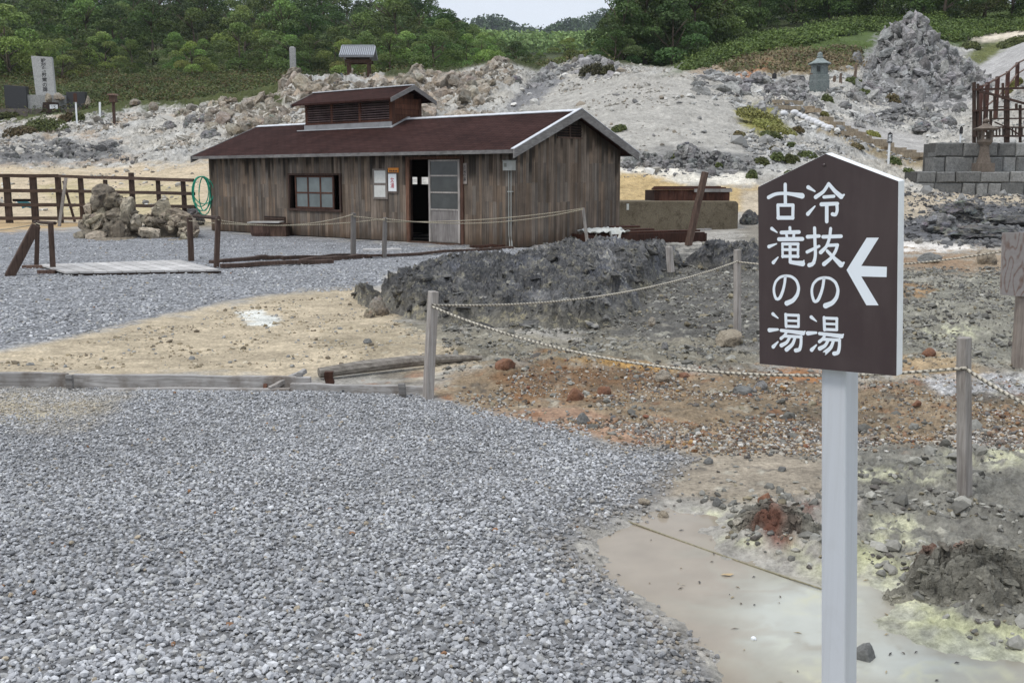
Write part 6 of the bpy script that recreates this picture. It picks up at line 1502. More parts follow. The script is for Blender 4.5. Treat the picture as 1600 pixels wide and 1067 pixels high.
def up_fence():
    pts = [(1533, 134, 148, 57), (1543, 129, 143, 59), (1559, 120, 135, 62), (1575, 112, 131, 66), (1590, 98, 121, 70), (1606, 90, 112, 73), (1630, 78, 98, 77)]
    b0 = D(pts[0][0], pts[0][2], pts[0][3]); R = empty('slope_fence', b0, 'brown post and rail fence climbing the pale path at upper right', 'fence'); tops = []
    for px, yt, yb, Y in pts:
        b = D(px, yb, Y); b[2] = min(b[2], hz(b[0], b[1])) - .1; t = D(px, yt, Y); q = MB(); q.beam(b, t, .2, .16, up=(0, 1, 0), c=(1.5, 1.1, 1.1)); q.build('post', M['darkwood'], R, org=b0); tops.append((t, b))
    for f, r in ((.97, .05), (.55, .045)):
        for (t0, b0_), (t1, b1) in zip(tops[:-1], tops[1:]):
            q = MB(); q.beam(b0_ + (t0 - b0_) * f, b1 + (t1 - b1) * f, r * 1.6, r * 1.6, c=(2.6, 2.4, 2.3)); q.build('rail', M['darkwood'], R, org=b0)
up_fence()

# ------------------------------------------------------------------ steps, sandbags, small signs on the slope
for i, (xa, ya, xb, yb) in enumerate(((330,440,550,435),(350,482,530,492),(520,500,645,522),(575,522,690,545),(690,570,775,580),(745,602,860,606),(780,632,910,636),(800,655,965,662),(850,682,1025,690),(920,710,1065,716),(1000,738,1180,746),(1080,772,1235,780),(1160,800,1330,806),(1240,822,1400,830),(1300,842,1455,850),(1360,862,1500,870))):
    a, b = hit(1140 + xa / 4.85, 70 + ya / 4.85, 40), hit(1140 + xb / 4.85, 70 + yb / 4.85, 40); b[1] = a[1] + min(1.2, max(-1.2, b[1] - a[1])); b = np.array((D(1140 + xb / 4.85, 70 + yb / 4.85, b[1])[0], b[1], a[2]))
    q = MB(); q.beam(a + np.array((0, 0, .05)), b + np.array((0, 0, .05)), .2, .22, c=(1.6, 1.45, 1.2), seg=3, jit=.02)
    tag(q.build('log_step', M['log'], org=(a + b) / 2), ('long log kerb at the top of the hillside path' if i == 0 else 'brown log step on the path climbing the pale slope'), 'step', None if i == 0 else 'log steps on the slope')
for i, (x, y) in enumerate(((412,526),(444,500),(470,497),(492,518),(524,540),(566,553),(600,570),(634,582),(664,598),(696,612),(724,626),(756,640))):
    p = hit(1140 + x / 4.85, 70 + y / 4.85 + 1.5, 40)
    me = rock_mesh('sandbag', (.50, .32, .24), M['bag'], 60 + i, 3, .12, 1.0, 0, 0.0, .5, 0.0); me.polygons.foreach_set('use_smooth', np.ones(len(me.polygons), bool)); o = place('sandbag', me, None, p); o.rotation_euler = (0, 0, .5 + SEED.uniform(-.3, .3))
    tag(o, ('white sandbag lying apart at the upper left of the sandbag row', 'white sandbag in the row beside the log steps')[i > 0], 'sandbag', 'sandbags beside the steps' if i else None)
def small_sign(px, py0, py1, wpx, plate_h, label, text, pole='white', plate='ink', Y=None, ink='white'):
    b = hit(px, py1, 30) if Y is None else D(px, py1, Y); k = b[1] / F_PX; R = empty('trail_sign', b, label, 'sign'); h = (py1 - py0) * k
    q = MB(); q.box(-wpx * .22 * k, wpx * .22 * k, -.02, .02, -.3, h); q.build('pole', M[pole], R)
    q = MB(); q.prism([(-wpx / 2 * k, h - plate_h * k), (wpx / 2 * k, h - plate_h * k), (wpx / 2 * k, h - wpx * .2 * k), (0, h + .05), (-wpx / 2 * k, h - wpx * .2 * k)], (1, 0, 0), (0, 0, 1), (0, -1, 0), (0, -.021, 0), 0, .03); q.build('plate', M[plate], R)
    if text: text_part('lettering', text, (0, -.053, h - plate_h * .52 * k), (1, 0, 0), (0, 0, 1), plate_h * .7 * k, M[ink], R, .002, .02)
small_sign(1388, 210, 256, 7, 15, 'small dark plate sign on a white pole beside the log steps', '順路')
small_sign(1500, 200, 226, 5, 10, 'small dark plate sign on a white pole above the stone wall', None, Y=46.0)
small_sign(1208.5, 117, 151, 7, 8, 'small dark square sign on a white pole left of the green stone lantern', None, Y=70)
small_sign(120.5, 150, 195, 5.5, 13, 'tall narrow sign on a white pole before the right black stone', None, plate='rust')
b_ = hit(156, 183, 60); q = MB(); q.beam(b_ - np.array((0, 0, .2)), D(156, 160, b_[1]), .12, .1, up=(0, 1, 0)); tag(q.build('marker_post', M['white'], org=b_), 'plain white marker post right of the black memorial stone', 'post')
b_ = hit(179, 194, 60); k = b_[1] / F_PX; R = empty('lantern_post', b_, 'brown wooden lantern box on a post right of the memorials', 'lantern')
q = MB(); q.box(-1.8 * k, 1.8 * k, -.08, .08, -.2, 31 * k, (1.4, 1.3, 1.3)); q.build('post', M['darkwood'], R)
q = MB(); q.box(-4.6 * k, 4.6 * k, -.22, .22, 31 * k, 41 * k, (1.6, 1.5, 1.4)); q.build('lamp_box', M['darkwood'], R)
q = MB(); q.prism([(-6 * k, 41 * k), (6 * k, 41 * k), (5.4 * k, 43.5 * k), (-5.4 * k, 43.5 * k)], (1, 0, 0), (0, 0, 1), (0, 1, 0), (0, 0, 0), -.3, .3, (4, 4, 4)); q.build('cap', M['darkwood'], R)

# green stone lantern tower on the slope
def build_tower():
    Y = hit(1280, 138, 60)[1]; k = Y / F_PX; c = D(1279, 139, Y); R = empty('stone_lantern', c, 'green grey stone lantern tower on the slope below the grassy bank', 'lantern'); M_ = M['lantern']
    z = lambda py: (139 - py) * k
    q = MB(); q.lathe([(21 * k, -.8), (21 * k, z(128)), (20 * k, z(127.5)), (20 * k, z(119.5)), (18 * k, z(119))], 4, rot=.55); q.build('plinth', M_, R)
    q = MB(); q.lathe([(13 * k, z(119)), (12.5 * k, z(106)), (13 * k, z(105)), (13 * k, z(103))], 8, rot=.3); b = q.build('body', M_, R)
    q = MB(); q.box(-7.5 * k, -2.5 * k, -13.2 * k, -11.8 * k, z(114), z(107), (.25,) * 3); q.build('opening', M_, b)
    q = MB(); q.lathe([(15 * k, z(102.5)), (17.5 * k, z(103)), (17 * k, z(101.5)), (11 * k, z(98.5)), (6 * k, z(95)), (5 * k, z(94))], 8, rot=.3, c=(1.5,) * 3); q.build('roof', M_, R)
    q = MB(); q.lathe([(4.8 * k, z(94)), (5 * k, z(91)), (3.4 * k, z(90.5)), (4.4 * k, z(88.5)), (3 * k, z(86)), (.5 * k, z(84.5))], 10, c=(1.3,) * 3); q.build('finial', M_, R, smooth=True)
build_tower()
for i, (px, py, h, w, lab) in enumerate(((1313, 128, 12, 4, 'small dark standing stone right of the green lantern tower'), (1336, 122, 18, 4, 'tall thin dark stake on the slope right of the lantern tower'), (1303, 128, 8, 5, 'small brown figure stone beside the lantern tower'), (1266, 138, 22, 5, 'dark upright slab at the left foot of the lantern tower'))):
    p = hit(px, py, 55); k = p[1] / F_PX; q = MB(); q.beam(p - np.array((0, 0, .2)), p + np.array((.03, 0, h * k)), w * k, w * k, up=(0, 1, 0), w1=w * k * .7, h1=w * k * .7, seg=3, jit=.02, c=(1, .9, .85)); tag(q.build('standing_stone', M['lanternbrown'], org=p), lab, 'stone')

# ------------------------------------------------------------------ memorials at upper left
def build_memorials():
    Y = 85.0; k = Y / F_PX; P = lambda px, py, dy=0.0: D(px, py, Y + dy)
    def slab(name, px0, px1, py0, py1, mat, label, dy=0.0, th=.35, lean=0.0, cat='monument', parent=None, c=(1, 1, 1), skew=0.0):
        a = P((px0 + px1) / 2, py1, dy); q = MB(); w = (px1 - px0) / 2 * k; h = (py1 - py0) * k
        q.prism([(-w, -.3), (w, -.3), (w + skew, h), (-w + skew, h + lean)], (1, 0, 0), (0, 0, 1), (0, 1, 0), (0, 0, 0), -th / 2, th / 2, c); o = q.build(name, M[mat], parent, bevel=.015); o.location = a
        if parent is None: tag(o, label, cat)
        return o, a
    o, _ = slab('terrace_wall', -120, 181, 171, 186, 'stonegrey', 'long low dark terrace wall carrying the memorials', .9, .5, cat='wall', c=(.6, .52, .48))
    o, _ = slab('monument_base', 46, 104, 150, 172, 'granite', 'pale stepped granite base under the tall memorial slab', 1.9, 1.2, cat='monument', c=(.75, .75, .74))
    a = P(71.5, 152, 2.0); R = empty('memorial_slab', a, 'tall pale grey memorial slab with a column of dark carved characters', 'monument')
    q = MB(); w = 15.5 * k; h = 62 * k; q.prism([(-w + .1, -.2), (w + .05, -.2), (w - .05, h - .1), (-w - .1, h)], (1, 0, 0), (0, 0, 1), (0, 1, 0), (0, 0, 0), -.15, .15); q.build('slab', M['granite'], R, bevel=.015)
    text_part('inscription', '戦歿者慰霊の碑', (.06, -.153, h * .53), (1, 0, 0), (0, 0, 1), h * .82, M['ink'], R, .001, .02, .92)
    slab('memorial_stone', 11, 45, 137, 173, 'darkstone', 'black square memorial stone left of the tall pale slab', 1.4, .5, .12)
    slab('memorial_stone', 107, 136, 145, 174, 'darkstone', 'black memorial stone right of the tall pale slab', 1.4, .5, -.02)
    for px, py, lab, x2 in ((80, 173, 'dark offertory box with a white plate before the pale slab', 97), (143, 178, 'dark offertory box with a white plate right of the black stone', 153)):
        a = P(px, py, .2); R = empty('offertory_box', a, lab, 'box'); w = 12 * k; h = 12 * k
        q = MB(); q.prism([(-w, -.2), (w, -.2), (w * .8, h), (-w * .8, h)], (1, 0, 0), (0, 0, 1), (0, 1, 0), (0, 0, 0), -.3, .3, (.8,) * 3); q.build('body', M['darkwood'], R)
        q = MB(); q.box(.05 - 0, .05 + 12 * k, -.33, -.302, 2.2 * k, 8.2 * k); q.build('plate', M['white'], R)
        text_part('lettering', ['賽銭'], (.05 + 6 * k, -.332, 5.2 * k), (1, 0, 0), (0, 0, 1), 4.4 * k, M['ink'], R, .002, .03)
    for px, py, w, h, c, lab in ((76, 160, 9, 14, 'tanrock', 'brown figure stone on the base of the pale slab'), (93, 155, 17, 9, 'palerock', 'white rock heaped on the base of the pale slab'), (138, 172, 10, 20, 'tanrock', 'brown pile of offerings beside the right black stone')):
        rock('stone', 0, 0, w, h, M[c], int(px), lab, 'stone', pos=P(px, py, .9), sub=3)
build_memorials()
# roofed shrine and stone pillar on the ridge
def build_shrine():
    Y = 75.0; k = Y / F_PX * .95; c = D(561, 130, Y); R = empty('ridge_shrine', c, 'small open shrine with a grey tiled roof on the rocky ridge', 'shrine'); z = lambda py: (130 - py) * k; x = lambda px: (px - 561) * k
    for px in (545.5, 577.5):
        for dy in (-.5, .5): q = MB(); q.box(x(px) - .07, x(px) + .07, dy - .07, dy + .07, -.8, z(97), (1.8, 1.6, 1.5)); q.build('pillar', M['darkwood'], R)
    q = MB(); q.box(x(541), x(583), -.58, -.48, z(100), z(95), (1.6, 1.5, 1.4)); q.box(x(541), x(583), .48, .58, z(100), z(95), (1.6, 1.5, 1.4)); q.box(x(543), x(580), -.5, .5, z(94), z(91), (1, 1, 1)); q.build('beam', M['darkwood'], R)
    prof = lambda t: (z(73.5) - (z(73.5) - z(90.5)) * (1 - (1 - t) ** 1.5 * .0 - .0) * t ** .82)
    q = MB()
    for sg in (-1, 1):
        pts = [(sg * t * 1.15, prof(t)) for t in np.linspace(0, 1, 6)]; poly = pts + [(p, h - .10) for p, h in pts[::-1]]
        q.prism(poly, (0, 1, 0), (0, 0, 1), (1, 0, 0), (0, 0, 0), x(534), x(588), (.7,) * 3)
    ro = q.build('roof', M['tile'], R); q = MB()
    for px in np.arange(535, 589, 3.1):
        for sg in (-1, 1): q.tube([(x(px), sg * t * 1.16, prof(t) + .02) for t in np.linspace(0, 1, 6)], .055, 6, (1.35,) * 3)
    q.build('tile_rolls', M['tile'], ro); ro2 = q
    q = MB(); q.box(x(535.5), x(587), -.10, .10, z(75), z(71), (1.2,) * 3); q.build('ridge_tile', M['tile'], ro)
build_shrine()
def pile(px, py, h, w, label, seed):
    c = D(px, py, 74.2); k = c[1] / F_PX; mb = MB(); r = random.Random(seed); z = -.2; n = 7
    for i in range(n):
        hh = h * k / n * r.uniform(.8, 1.2); ww = w * k * .5 * (1 - .5 * i / n) * r.uniform(.85, 1.15); mb.lathe([(ww * .7, z), (ww, z + hh * .3), (ww, z + hh * .7), (ww * .7, z + hh)], 7, (r.uniform(-.03, .03), r.uniform(-.03, .03), 0), (r.uniform(.7, 1.2),) * 3, r.uniform(0, 2)); z += hh * .97
    o = mb.build('stone_cairn', M['palerock']); o.location = c; tag(o, label, 'cairn', 'cairns under the shrine')
pile(551, 129, 26, 5, 'slim pale cairn by the left shrine pillar', 1); pile(570, 130, 20, 6, 'brownish cairn inside the right half of the shrine', 2); pile(580, 130, 18, 7, 'stout pale cairn by the right shrine pillar', 3); pile(547, 129, 18, 4, 'short pale cairn beside the slim one', 4)
for px, py, h, w, m_, lab in ((534, 124, 11, 6, 'lantern', 'small grey statue left of the shrine'), (501, 128, 7, 4, 'lantern', 'tiny grey statue on the ridge between pillar and shrine'), (591, 124, 9, 4, 'granite', 'small pale statue right of the shrine'), (562, 127, 6, 5, 'granite', 'tiny pale statue under the shrine roof')):
    p = D(px, py + 2, 74.0); k = p[1] / F_PX; q = MB(); q.lathe([(w * k * .5, -.3), (w * k * .5, h * k * .3), (w * k * .38, h * k * .62), (w * k * .2, h * k * .68), (w * k * .28, h * k * .8), (w * k * .22, h * k * .95), (w * k * .05, h * k)], 10); o = q.build('statue', M[m_], smooth=True); o.location = p; tag(o, lab, 'statue')
p = D(458.5, 122, 76); k = p[1] / F_PX; q = MB(); q.box(-4 * k, 4 * k, -.2, .2, -1.2, 44.5 * k, (.75, .75, .75)); q.lathe([(4 * k * 1.4, 44.5 * k), (3 * k, 45.6 * k)], 4, rot=math.pi / 4); o = q.build('stone_pillar', M['granite']); o.location = p; tag(o, 'tall square grey stone pillar standing on the rocky ridge', 'pillar')

# ------------------------------------------------------------------ boulders of the ridge
BG = 'boulders along the ridge'
for i, (px, py, w, h, m_, sub) in enumerate((
    (806,128,22,10,'greyrock',4),(1075,238,40,14,'greyrock',4),(1338,96,20,16,'greyrock',4),(170,232,44,12,'greyrock',4),(100,226,34,9,'greyrock',4),(300,195,30,14,'greyrock',4),(265,200,24,11,'greyrock',4),(330,215,34,12,'greyrock',4),(240,172,16,9,'palerock',4),(212,164,20,7,'palerock',4),
    (290,180,26,10,'palerock',4),(320,188,24,10,'greyrock',4),(385,200,34,12,'palerock',4),(420,195,30,12,'palerock',4),(1230,150,24,10,'greyrock',4),(1320,170,22,9,'greyrock',4),(1500,172,26,11,'greyrock',4),(1480,195,30,11,'greyrock',4),(1450,175,22,10,'greyrock',4),(1405,160,30,10,'greyrock',4),(1440,205,36,10,'greyrock',4))):
    rock('boulder', px, py, w, h, M[m_], 300 + i, 'jagged pale boulder standing on the rocky ridge' if m_ == 'palerock' else 'jagged grey boulder among the rubble of the pale slope', 'boulder', BG if m_ == 'palerock' else 'grey boulders on the slope', sub=min(sub, 4), amp=.4, depth=.8, sink=.25, ridged=.6, bury=.45)

def crag(sil, Y, base, mat, label, size=(.3, 1.1), cover=2.6, T=2.6, seed=1, upright=0.0, cat='rock', name='rock_outcrop', tint=(.65, 1.3), group=None):
    """a continuous broken outcrop: angular blocks welded together under a skyline; sil = [(px, py)], base = py or [(px, py)]"""
    r = np.random.default_rng(seed); sx = [p[0] for p in sil]; sy = [p[1] for p in sil]; k = Y / F_PX; bx = [p[0] for p in base] if hasattr(base, '__len__') else [0]; by = [p[1] for p in base] if hasattr(base, '__len__') else [base]
    area = sum((sx[i + 1] - sx[i]) * max(4, (np.interp((sx[i] + sx[i + 1]) / 2, bx, by) - (sy[i] + sy[i + 1]) / 2)) for i in range(len(sx) - 1)) * k * k
    VV, FF, CC, nb, done = [], [], [], 0, 0.0; bf = ICOS[2][1]; org = D((sx[0] + sx[-1]) / 2, np.interp((sx[0] + sx[-1]) / 2, bx, by), Y)
    def front(px, py):      # depth of the bare slope along this sight line
        Ys = np.linspace(Y - 16, Y + 3, 90); d = ray(px, py); h = height(d[0] / d[1] * Ys, Ys); m = h >= EYE + d[2] / d[1] * Ys; return Ys[np.argmax(m)] if m.any() else Y + 3
    while done < area * cover and len(VV) < 1700:
        px = r.uniform(sx[0], sx[-1]); top = np.interp(px, sx, sy); b = max(np.interp(px, bx, by), top + 3); f = r.beta(1.0, 1.25) if len(VV) % 3 else 0.03
        sz = size[0] * (size[1] / size[0]) ** (r.uniform(0, 1) ** 1.6); sz = min(sz, max(.25, (b - top) * k * .75)); py = top + (b - top) * f + sz / k * .42
        p = D(px, py, min(Y - T * f, front(px, py) + .12 * sz) + r.uniform(-.25, .25) * sz); q = CHUNKS[r.integers(0, 14)] * np.array((r.uniform(.8, 1.5), r.uniform(.6, 1), r.uniform(.4, 1.3))) * sz * .6
        if r.uniform() < upright: q = q * np.array((.6, .7, 1.6))
        for (i, j) in ((0, 1), (1, 2), (0, 2)):
            a = r.uniform(0, 6.28) if (i, j) == (0, 1) else r.normal(0, .5); ca, sa = math.cos(a), math.sin(a); A, B = q[:, i].copy(), q[:, j].copy(); q[:, i] = ca * A - sa * B; q[:, j] = sa * A + ca * B
        VV.append(q + p - org); FF.append(bf + nb); nb += len(q); t = r.uniform(*tint); CC.append(np.ones((len(q), 3)) * t * (1 + r.normal(0, .015, 3))); done += sz * sz * .6
    n = 36; px = np.linspace(sx[0], sx[-1], n); V2 = []          # the core behind the blocks
    for f in np.linspace(0, 1.25, 9):
        for p_ in px:
            top = np.interp(p_, sx, sy) + 3; b = max(np.interp(p_, bx, by), top + 3); q_ = top + (b - top) * f; V2.append(D(p_, q_, min(Y - T * f + .6, front(p_, q_) + .05)) - org)
    for p_ in px: V2.append(D(p_, max(np.interp(p_, bx, by), np.interp(p_, sx, sy) + 3) + 8, Y + 2.5) - org)
    V2 = np.array(V2); idx = np.arange(len(V2)).reshape(-1, n); idx = np.concatenate([idx[-1:], idx[:-1]])
    Fq = np.stack([idx[:-1, :-1], idx[:-1, 1:], idx[1:, 1:], idx[1:, :-1]], -1).reshape(-1, 4); Ft = np.concatenate([Fq[:, [0, 1, 2]], Fq[:, [0, 2, 3]]])[:, ::-1]
    VV.append(V2); FF.append(Ft + nb); CC.append(np.ones((len(V2), 3)) * .8)
    return tag(place(name, mesh_np(name, np.concatenate(VV), np.concatenate(FF), mat, np.concatenate(CC), False), None, org), label, cat, group)
PR, GR = M['palerock'], M['greyrock']
crag([(129,352),(134,332),(141,314),(147,298),(154,291),(160,290),(167,296),(172,302),(180,300),(190,303),(200,311),(209,324),(215,343)], 27.7, 370, M['tanrock'], 'large jagged tan boulder with a knobbly head by the left fence', (.10, .85), cover=3.0, T=.7, seed=21, name='boulder', tint=(.45, 1.5), cat='boulder')
crag([(222,360),(232,338),(240,322),(248,316),(256,319),(264,324),(272,323),(280,331),(290,340),(300,336),(306,350)], 27.9, 368, M['tanrock'], 'low jagged cream and dark boulder beside the walkway post', (.09, .62), cover=3.0, T=.7, seed=22, name='boulder', tint=(.4, 1.7), cat='boulder')
crag([(322,178),(338,160),(350,151),(362,152),(374,162),(388,160),(400,150),(412,146),(424,152),(438,165),(452,178)], 74, 196, PR, 'low broken pale outcrop left of the stone pillar rocks', (.3, 1.1), seed=1)
crag([(424,160),(434,140),(446,116),(455,107),(463,105),(470,113),(480,118),(490,126),(498,138),(506,150)], 73, 172, PR, 'steep tan rock at the foot of the tall stone pillar', (.4, 1.7), seed=2, T=3)
crag([(496,138),(508,124),(520,120),(532,127),(548,126),(566,131),(584,126),(598,123),(612,131),(622,140)], 72.5, 152, PR, 'low rugged outcrop carrying the roofed shrine', (.3, 1.0), seed=3, T=2)
crag([(612,142),(626,126),(636,114),(643,100),(652,95),(660,103),(668,110),(684,111),(700,113),(714,121),(726,112),(738,114),(750,122)], 70, [(612,152),(650,178),(690,190),(750,186)], PR, 'big jagged brownish outcrop right of the roof turret', (.4, 1.6), seed=4, T=4)
crag([(724,124),(742,112),(754,106),(768,98),(780,88),(790,90),(798,102),(806,114)], 77, [(724,150),(770,132),(806,126)], PR, 'pointed pale outcrop with the highest tip of the ridge', (.3, 1.0), seed=5)
crag([(822,134),(838,118),(852,106),(866,100),(880,105),(894,99),(908,92),(922,87),(936,88),(950,94),(964,102),(978,110)], 82, [(822,140),(900,118),(978,120)], GR, 'grey rubble crest with dark shrubs below the sky gap', (.25, .9), seed=6, tint=(.8, 1.6))
crag([(1084,128),(1098,112),(1110,107),(1122,110),(1134,122),(1148,120),(1160,126),(1174,116),(1186,113),(1198,121),(1214,129),(1230,122),(1246,118),(1262,124)], 68, [(1084,140),(1130,150),(1262,140)], GR, 'jagged grey outcrop left of the green lantern tower', (.25, .95), seed=7, tint=(.8, 1.6))
crag([(968,256),(985,244),(1004,238),(1030,242),(1052,240),(1072,231),(1096,236),(1120,236),(1148,246),(1176,252),(1192,260)], 43, 270, GR, 'dark grey rubble along the foot of the pale mound', (.12, .5), seed=8, T=1.6, tint=(.75, 1.5), cover=1.7)
crag([(1335,150),(1347,128),(1358,104),(1370,84),(1379,54),(1388,42),(1396,38),(1406,40),(1412,30),(1422,18),(1434,20),(1444,30),(1452,46),(1464,58),(1482,74),(1504,92),(1528,112),(1550,126)], 84, [(1335,158),(1430,160),(1550,140)], GR, 'tall craggy grey rock spire on the rubble heap at upper right', (.16, 1.3), seed=9, T=7, cover=4.4, upright=.6, name='rock_spire', tint=(.9, 1.7))
crag([(1180,166),(1200,150),(1222,140),(1240,138),(1256,142),(1272,152),(1286,164)], 64.5, 170, GR, 'heap of pale rubble below the green lantern tower', (.15, .5), seed=10, T=1.5, tint=(.9, 1.7))
crag([(1330,196),(1360,178),(1384,170),(1410,166),(1440,172),(1470,180),(1500,200)], 66, [(1330,198),(1410,190),(1500,212)], GR, 'low rubble bank above the pale path on the right slope', (.15, .6), seed=11, T=2.5, cover=1.4, tint=(.8, 1.6))
crag([(-40,236),(20,228),(60,232),(110,228),(150,226),(180,234),(200,246)], 66, [(-40,246),(100,244),(200,250)], GR, 'dark low rubble band above the sandy strip at far left', (.2, .7), seed=12, T=2.5, cover=1.3, tint=(.4, 1.0))

# ------------------------------------------------------------------ plants
def cards(P, Nrm, size, col, rng_, aspect=.7, spread=.75):
    """leaf clumps: bent quads at points P facing roughly along Nrm"""
    n = len(P); D_ = Nrm + rng_.normal(0, spread, (n, 3)); D_ /= np.linalg.norm(D_, axis=1)[:, None] + 1e-9
    A = np.cross(D_, rng_.normal(size=(n, 3))); A /= np.linalg.norm(A, axis=1)[:, None] + 1e-9; B = np.cross(D_, A)
    s = np.asarray(size)[:, None]; fold = D_ * s * rng_.uniform(-.25, .25, (n, 1))
    V = np.stack([P - A * s * .55, P - B * s * aspect * .5 + fold, P + A * s * .6, P + B * s * aspect * .5 + fold * .6], 1)
    V += rng_.normal(0, .08, V.shape) * s[:, None, :]
    F_ = np.arange(4 * n).reshape(n, 4); return V.reshape(-1, 3), F_, np.repeat(col, 4, 0)
LEAF = {'dark': (.066, .106, .030), 'mid': (.110, .165, .044), 'light': (.175, .235, .066), 'yellow': (.165, .20, .05), 'olive': (.10, .125, .038)}
def crown_mesh(seed, leaf, n=3600, wide=.40, lobes=13, low=-.02, flat=1.0):
    r = np.random.default_rng(seed); base = np.array(LEAF[leaf]); C, R_ = [], []
    for i in range(lobes):
        t = i / (lobes - 1); z = low + .12 + (.86 - low - .12) * t; rad = wide * (math.sin(math.pi * min(1, .22 + .80 * t) ) ** .8) * r.uniform(.55, 1.0); a = i * 2.4 + r.uniform(-.5, .5)
        C.append((rad * math.cos(a), rad * math.sin(a), z)); R_.append(r.uniform(.13, .21) * (1.1 - .35 * t))
    C, R_ = np.array(C), np.array(R_); k = r.choice(lobes, n, p=R_ ** 2 / (R_ ** 2).sum()); d = r.normal(size=(n, 3)); d /= np.linalg.norm(d, axis=1)[:, None]
    d[:, 2] = np.where(d[:, 2] < -.35, -d[:, 2], d[:, 2]); rr = r.uniform(.62, 1.06, n) ** .7
    P = C[k] + d * (R_[k] * rr)[:, None] * np.array((1.12, 1.12, .78 * flat)); tone = r.uniform(.75, 1.25, lobes)[k] * r.uniform(.65, 1.4, n)
    hue = r.normal(0, .06, (lobes, 3))[k]; col = base * tone[:, None] * (1 + hue); s = r.uniform(.015, .035, n)
    V, F_, c = cards(P, d + np.array((0, 0, .5)), s, np.clip(col, .005, .4), r); return mesh_np('crown', V, F_, M['leaf'], c)
def trunk_mesh(seed, wide=.3):
    r = random.Random(seed); mb = MB(); p = [(0, 0, -.08)]
    for i in range(1, 6): p.append((p[-1][0] + r.uniform(-.02, .02), p[-1][1] + r.uniform(-.02, .02), i * .15))
    mb.tube(p, [.028, .022, .018, .014, .010, .005], 7)
    for i in range(6):
        b = p[r.randint(1, 4)]; a = r.uniform(0, 6.28); q = (b[0] + math.cos(a) * wide * .45, b[1] + math.sin(a) * wide * .45, b[2] + r.uniform(.08, .16)); e = (b[0] + math.cos(a) * wide * .9, b[1] + math.sin(a) * wide * .9, b[2] + r.uniform(.18, .3)); mb.tube([b, q, e], [.011, .008, .003], 5)
    me_o = mb.build('trunk', M['trunk'], smooth=True); me = me_o.data; bpy.data.objects.remove(me_o); return me
KINDS = {}
for kind, leaf, sd, kw_ in (('a', 'dark', 1, {}), ('b', 'dark', 2, dict(wide=.46, flat=.9)), ('c', 'mid', 3, {}), ('d', 'mid', 4, dict(wide=.48, lobes=15)), ('e', 'light', 5, dict(wide=.42)), ('f', 'yellow', 6, dict(wide=.5, low=.0, lobes=11)), ('g', 'olive', 7, dict(wide=.44)), ('h', 'dark', 8, dict(wide=.38, lobes=16, n=8000))):
    KINDS[kind] = (crown_mesh(sd, leaf, **({'n': 6800} | kw_)), trunk_mesh(sd))
TL = {'a': 'dark green broadleaf tree', 'b': 'broad dark green tree', 'c': 'mid green rounded tree', 'd': 'wide mid green tree', 'e': 'light green leafy tree', 'f': 'low yellow green bushy tree', 'g': 'olive green tree', 'h': 'tall dense dark tree'}
def tree(kind, x, y, h, where, group, wide=1.0, sink=.3):
    z = hz(x, y) - sink; t = bpy.data.objects.new('broadleaf_tree', None); link(t); t.location = (x, y, z); t.empty_display_size = .5
    t.scale = (h * wide, h * wide, h); t.rotation_euler[2] = SEED.uniform(0, 6.28); tag(t, TL[kind] + ' ' + where, 'tree', group)
    for nm, me in zip(('crown', 'trunk'), KINDS[kind]):
        o = bpy.data.objects.new(nm, me); link(o); o.parent = t
    return t
def row(pxs, Y, ytop, hmax, kinds, where, group, jx=14, jy=5, hmin=2.0):
    for px in pxs:
        px = px + SEED.uniform(-jx, jx); y = Y + SEED.uniform(-jy, jy); x = D(px, 100, y)[0]; z = hz(x, y); u, v = project(np.array([x]), np.array([y]), np.array([z]))
        h = min(hmax * SEED.uniform(.8, 1.15), (v[0] - ytop(px) + SEED.uniform(-4, 4)) * y / F_PX)
        if h < hmin: continue
        tree(SEED.choice(kinds), x, y, h, where, group, SEED.uniform(.9, 1.2))
YT = lambda px: float(np.interp(px, [-100, 610, 660, 692, 720, 745, 775, 800, 830, 860, 900, 950], [-400, -400, -60, 12, 30, 42, 52, 62, 76, 90, 100, 110]))
LG = 'trees of the left forest slope'
row(np.arange(-40, 860, 52), 127, YT, 5.5, 'ccdecgdb', 'at the foot of the left forest slope', LG)
row(np.arange(-60, 850, 62), 142, YT, 8.5, 'abcdaceh', 'low on the left forest slope', LG)
row(np.arange(-60, 830, 66), 160, YT, 10, 'abcdaah', 'halfway up the left forest slope', LG)
row(np.arange(-60, 800, 70), 184, YT, 11, 'aabchd', 'high on the left forest slope', LG)
row(np.arange(-60, 760, 66), 215, YT, 12, 'aabch', 'near the crest of the left forest slope', LG, jy=8)
row(np.arange(-60, 720, 70), 255, YT, 13, 'aabch', 'along the crest of the left forest slope', LG, jy=8)
for px, Y, h, kd, w, lab in ((300, 118, 4.2, 'f', 1.1, 'standing out at the foot of the left slope'), (15, 124, 9, 'e', 1.1, 'at the far left behind the memorials'), (95, 122, 5, 'e', 1.2, 'behind the tall memorial slab'), (540, 112, 4.6, 'f', 1.15, 'just left of the roofed shrine'), (680, 118, 5, 'd', 1.3, 'behind the rocky ridge right of the shrine'), (455, 124, 5, 'c', 1.2, 'behind the stone pillar'), (890, 150, 4.5, 'f', 1.3, 'in the gap behind the ridge'), (930, 165, 4.0, 'f', 1.4, 'in the gap near the right dark trees'), (610, 120, 5, 'c', 1.2, 'right behind the shrine roof')):
    tree(kd, D(px, 100, Y)[0], Y, h, lab, None, w)
RG = 'trees of the right forest slope'
YR = lambda px: float(np.interp(px, [930, 945, 962, 985, 1010, 1040, 1080, 1700], [100, 62, 25, 0, -30, -10, -80, -300]))
